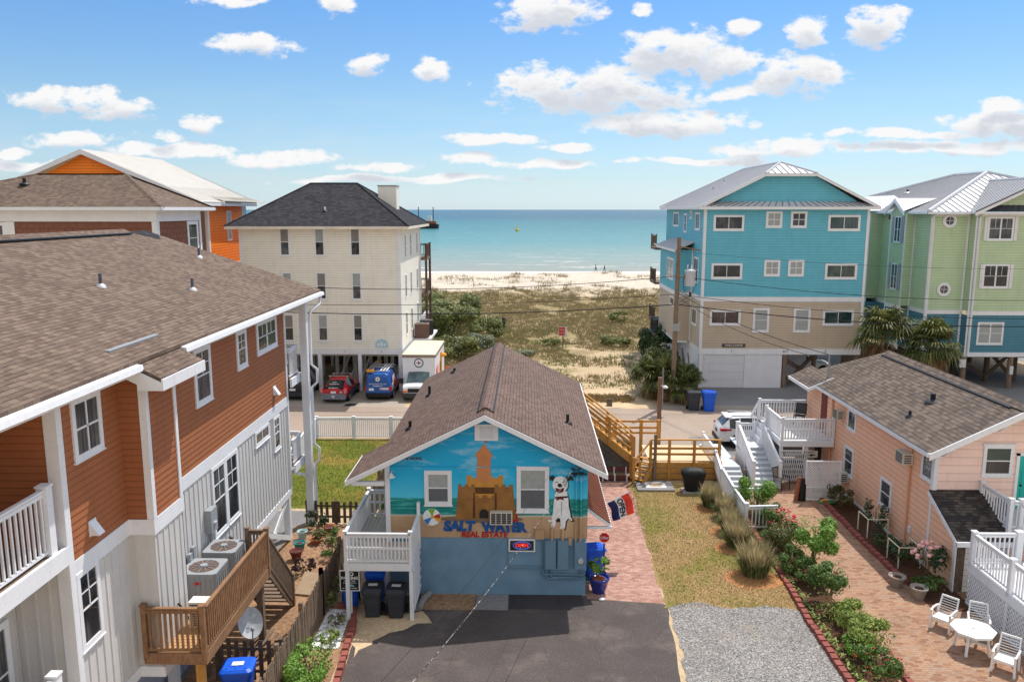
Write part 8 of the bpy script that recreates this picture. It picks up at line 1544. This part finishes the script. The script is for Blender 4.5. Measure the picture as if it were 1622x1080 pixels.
def person(label, x, y, z, rz, shirt, shorts, H=1.75, step=.3, hairc=(60,44,34)):
    k = H/1.75; t = thing('person', label, 'person', (x,y,z), None, True, rz)
    J = {'pel':(0,0,.92),'waist':(0,.02,1.10),'chest':(0,.04,1.32),'neck':(0,.06,1.48),'head':(0,.09,1.60),'top':(0,.09,1.72)}
    for s_, n_ in ((-1,'l'),(1,'r')):
        f_ = step*s_; J.update({n_+'hip':(.10*s_,0,.88),n_+'kn':(.10*s_,f_*.55+.03,.50),n_+'an':(.10*s_,f_-.05*(s_<0),.09),n_+'to':(.11*s_,f_+.16,.03),n_+'sh':(.19*s_,.04,1.40),n_+'el':(.25*s_,-f_*.3,1.13),n_+'wr':(.25*s_,-f_*.55+.08,.92),n_+'ha':(.25*s_,-f_*.6+.12,.83)})
    ks = list(J); E_ = [('pel','waist'),('waist','chest'),('chest','neck'),('neck','head'),('head','top')]
    for n_ in 'lr': E_ += [('pel',n_+'hip'),(n_+'hip',n_+'kn'),(n_+'kn',n_+'an'),(n_+'an',n_+'to'),('chest',n_+'sh'),(n_+'sh',n_+'el'),(n_+'el',n_+'wr'),(n_+'wr',n_+'ha')]
    rad = {'pel':.14,'waist':.125,'chest':.15,'neck':.055,'head':.10,'top':.07,'hip':.095,'kn':.06,'an':.04,'to':.035,'sh':.065,'el':.045,'wr':.032,'ha':.036}
    def skin(keys, edges, grow, mat, name):
        me = bpy.data.meshes.new(name); ix = {a:i for i,a in enumerate(keys)}; me.from_pydata([tuple(c*k for c in J[a]) for a in keys], [(ix[a],ix[b_]) for a,b_ in edges], []); o = bpy.data.objects.new(name, me); COL.objects.link(o); m_ = o.modifiers.new('s','SKIN'); 
        for i, a in enumerate(keys): r = (rad[a] if a in rad else rad[a[1:]])*k*grow; me.skin_vertices[0].data[i].radius = (r, r*(.8 if a in ('chest','waist','pel') else 1))
        me.skin_vertices[0].data[0].use_root = True; o.modifiers.new('d','SUBSURF').levels = 1; m2 = bpy.data.meshes.new_from_object(o.evaluated_get(bpy.context.evaluated_depsgraph_get())); bpy.data.objects.remove(o); m2.materials.clear(); m2.materials.append(mat); p = bpy.data.objects.new(name, m2); COL.objects.link(p); p.parent = t; return p
    SK = plain('skin', srgb(196,150,122), .6); skin(ks, E_, 1.0, SK, 'body')
    sk = ['pel','waist','chest','lsh','rsh','lel','rel']; skin(sk, [('pel','waist'),('waist','chest'),('chest','lsh'),('chest','rsh'),('lsh','lel'),('rsh','rel')], 1.34, shirt, 'shirt'); so_ = ['pel','waist','lhip','rhip','lkn','rkn']; skin(so_, [('pel','waist'),('pel','lhip'),('pel','rhip'),('lhip','lkn'),('rhip','rkn')], 1.25, shorts, 'shorts')
    q = MB(); c = V(J['head'])*k; q.ball(c+V((0,-.025,.05*k)), .108*k,.115*k,.105*k,10,7); q.build('hair', plain('hair_%d' % hairc[0], srgb(*hairc), .8), t)
    q = MB(); q.ball(c+V((0,.10*k,.0)), .018,.03,.025,6,4); q.build('nose', SK, t)
    for s_ in (-1,1):
        MB().ball(c+V((s_*.035*k,.088*k,.03*k)), .012,.012,.010,6,4).build('eye', BLACK, t); MB().ball(c+V((s_*.10*k,-.0,.0)), .015,.03,.04,6,4).build('ear', SK, t)
        ha = V(J['lha' if s_ < 0 else 'rha'])*k
        for f_ in range(4): MB().tube([ha+V((-.02*s_,.015*(f_-1.5)*2,-.02)), ha+V((-.025*s_,.016*(f_-1.5)*2,-.075+.006*abs(f_-1.5))), ha+V((-.045*s_,.016*(f_-1.5)*2,-.10+.008*abs(f_-1.5)))], .0085, 5, .006).build('finger', SK, t)
        MB().tube([ha+V((-.01*s_,.035,.02)), ha+V((-.02*s_,.065,-.03))], .010, 5, .007).build('thumb', SK, t)
person('person in a teal shirt and dark shorts walking along the waterline, the left one', 16.0, 186.2, hgt(16,186.2), pi/2, plain('teal_shirt', srgb(20,140,120), .8), plain('navy_shorts', srgb(34,40,66), .8), 1.85, .32)
person('person in a dark top and shorts walking along the waterline, the right one', 18.0, 186.4, hgt(18,186.4), -pi/2+.3, plain('dark_top', srgb(60,50,56), .8), plain('dark_shorts', srgb(44,40,44), .8), 1.66, .36, (120,84,56))
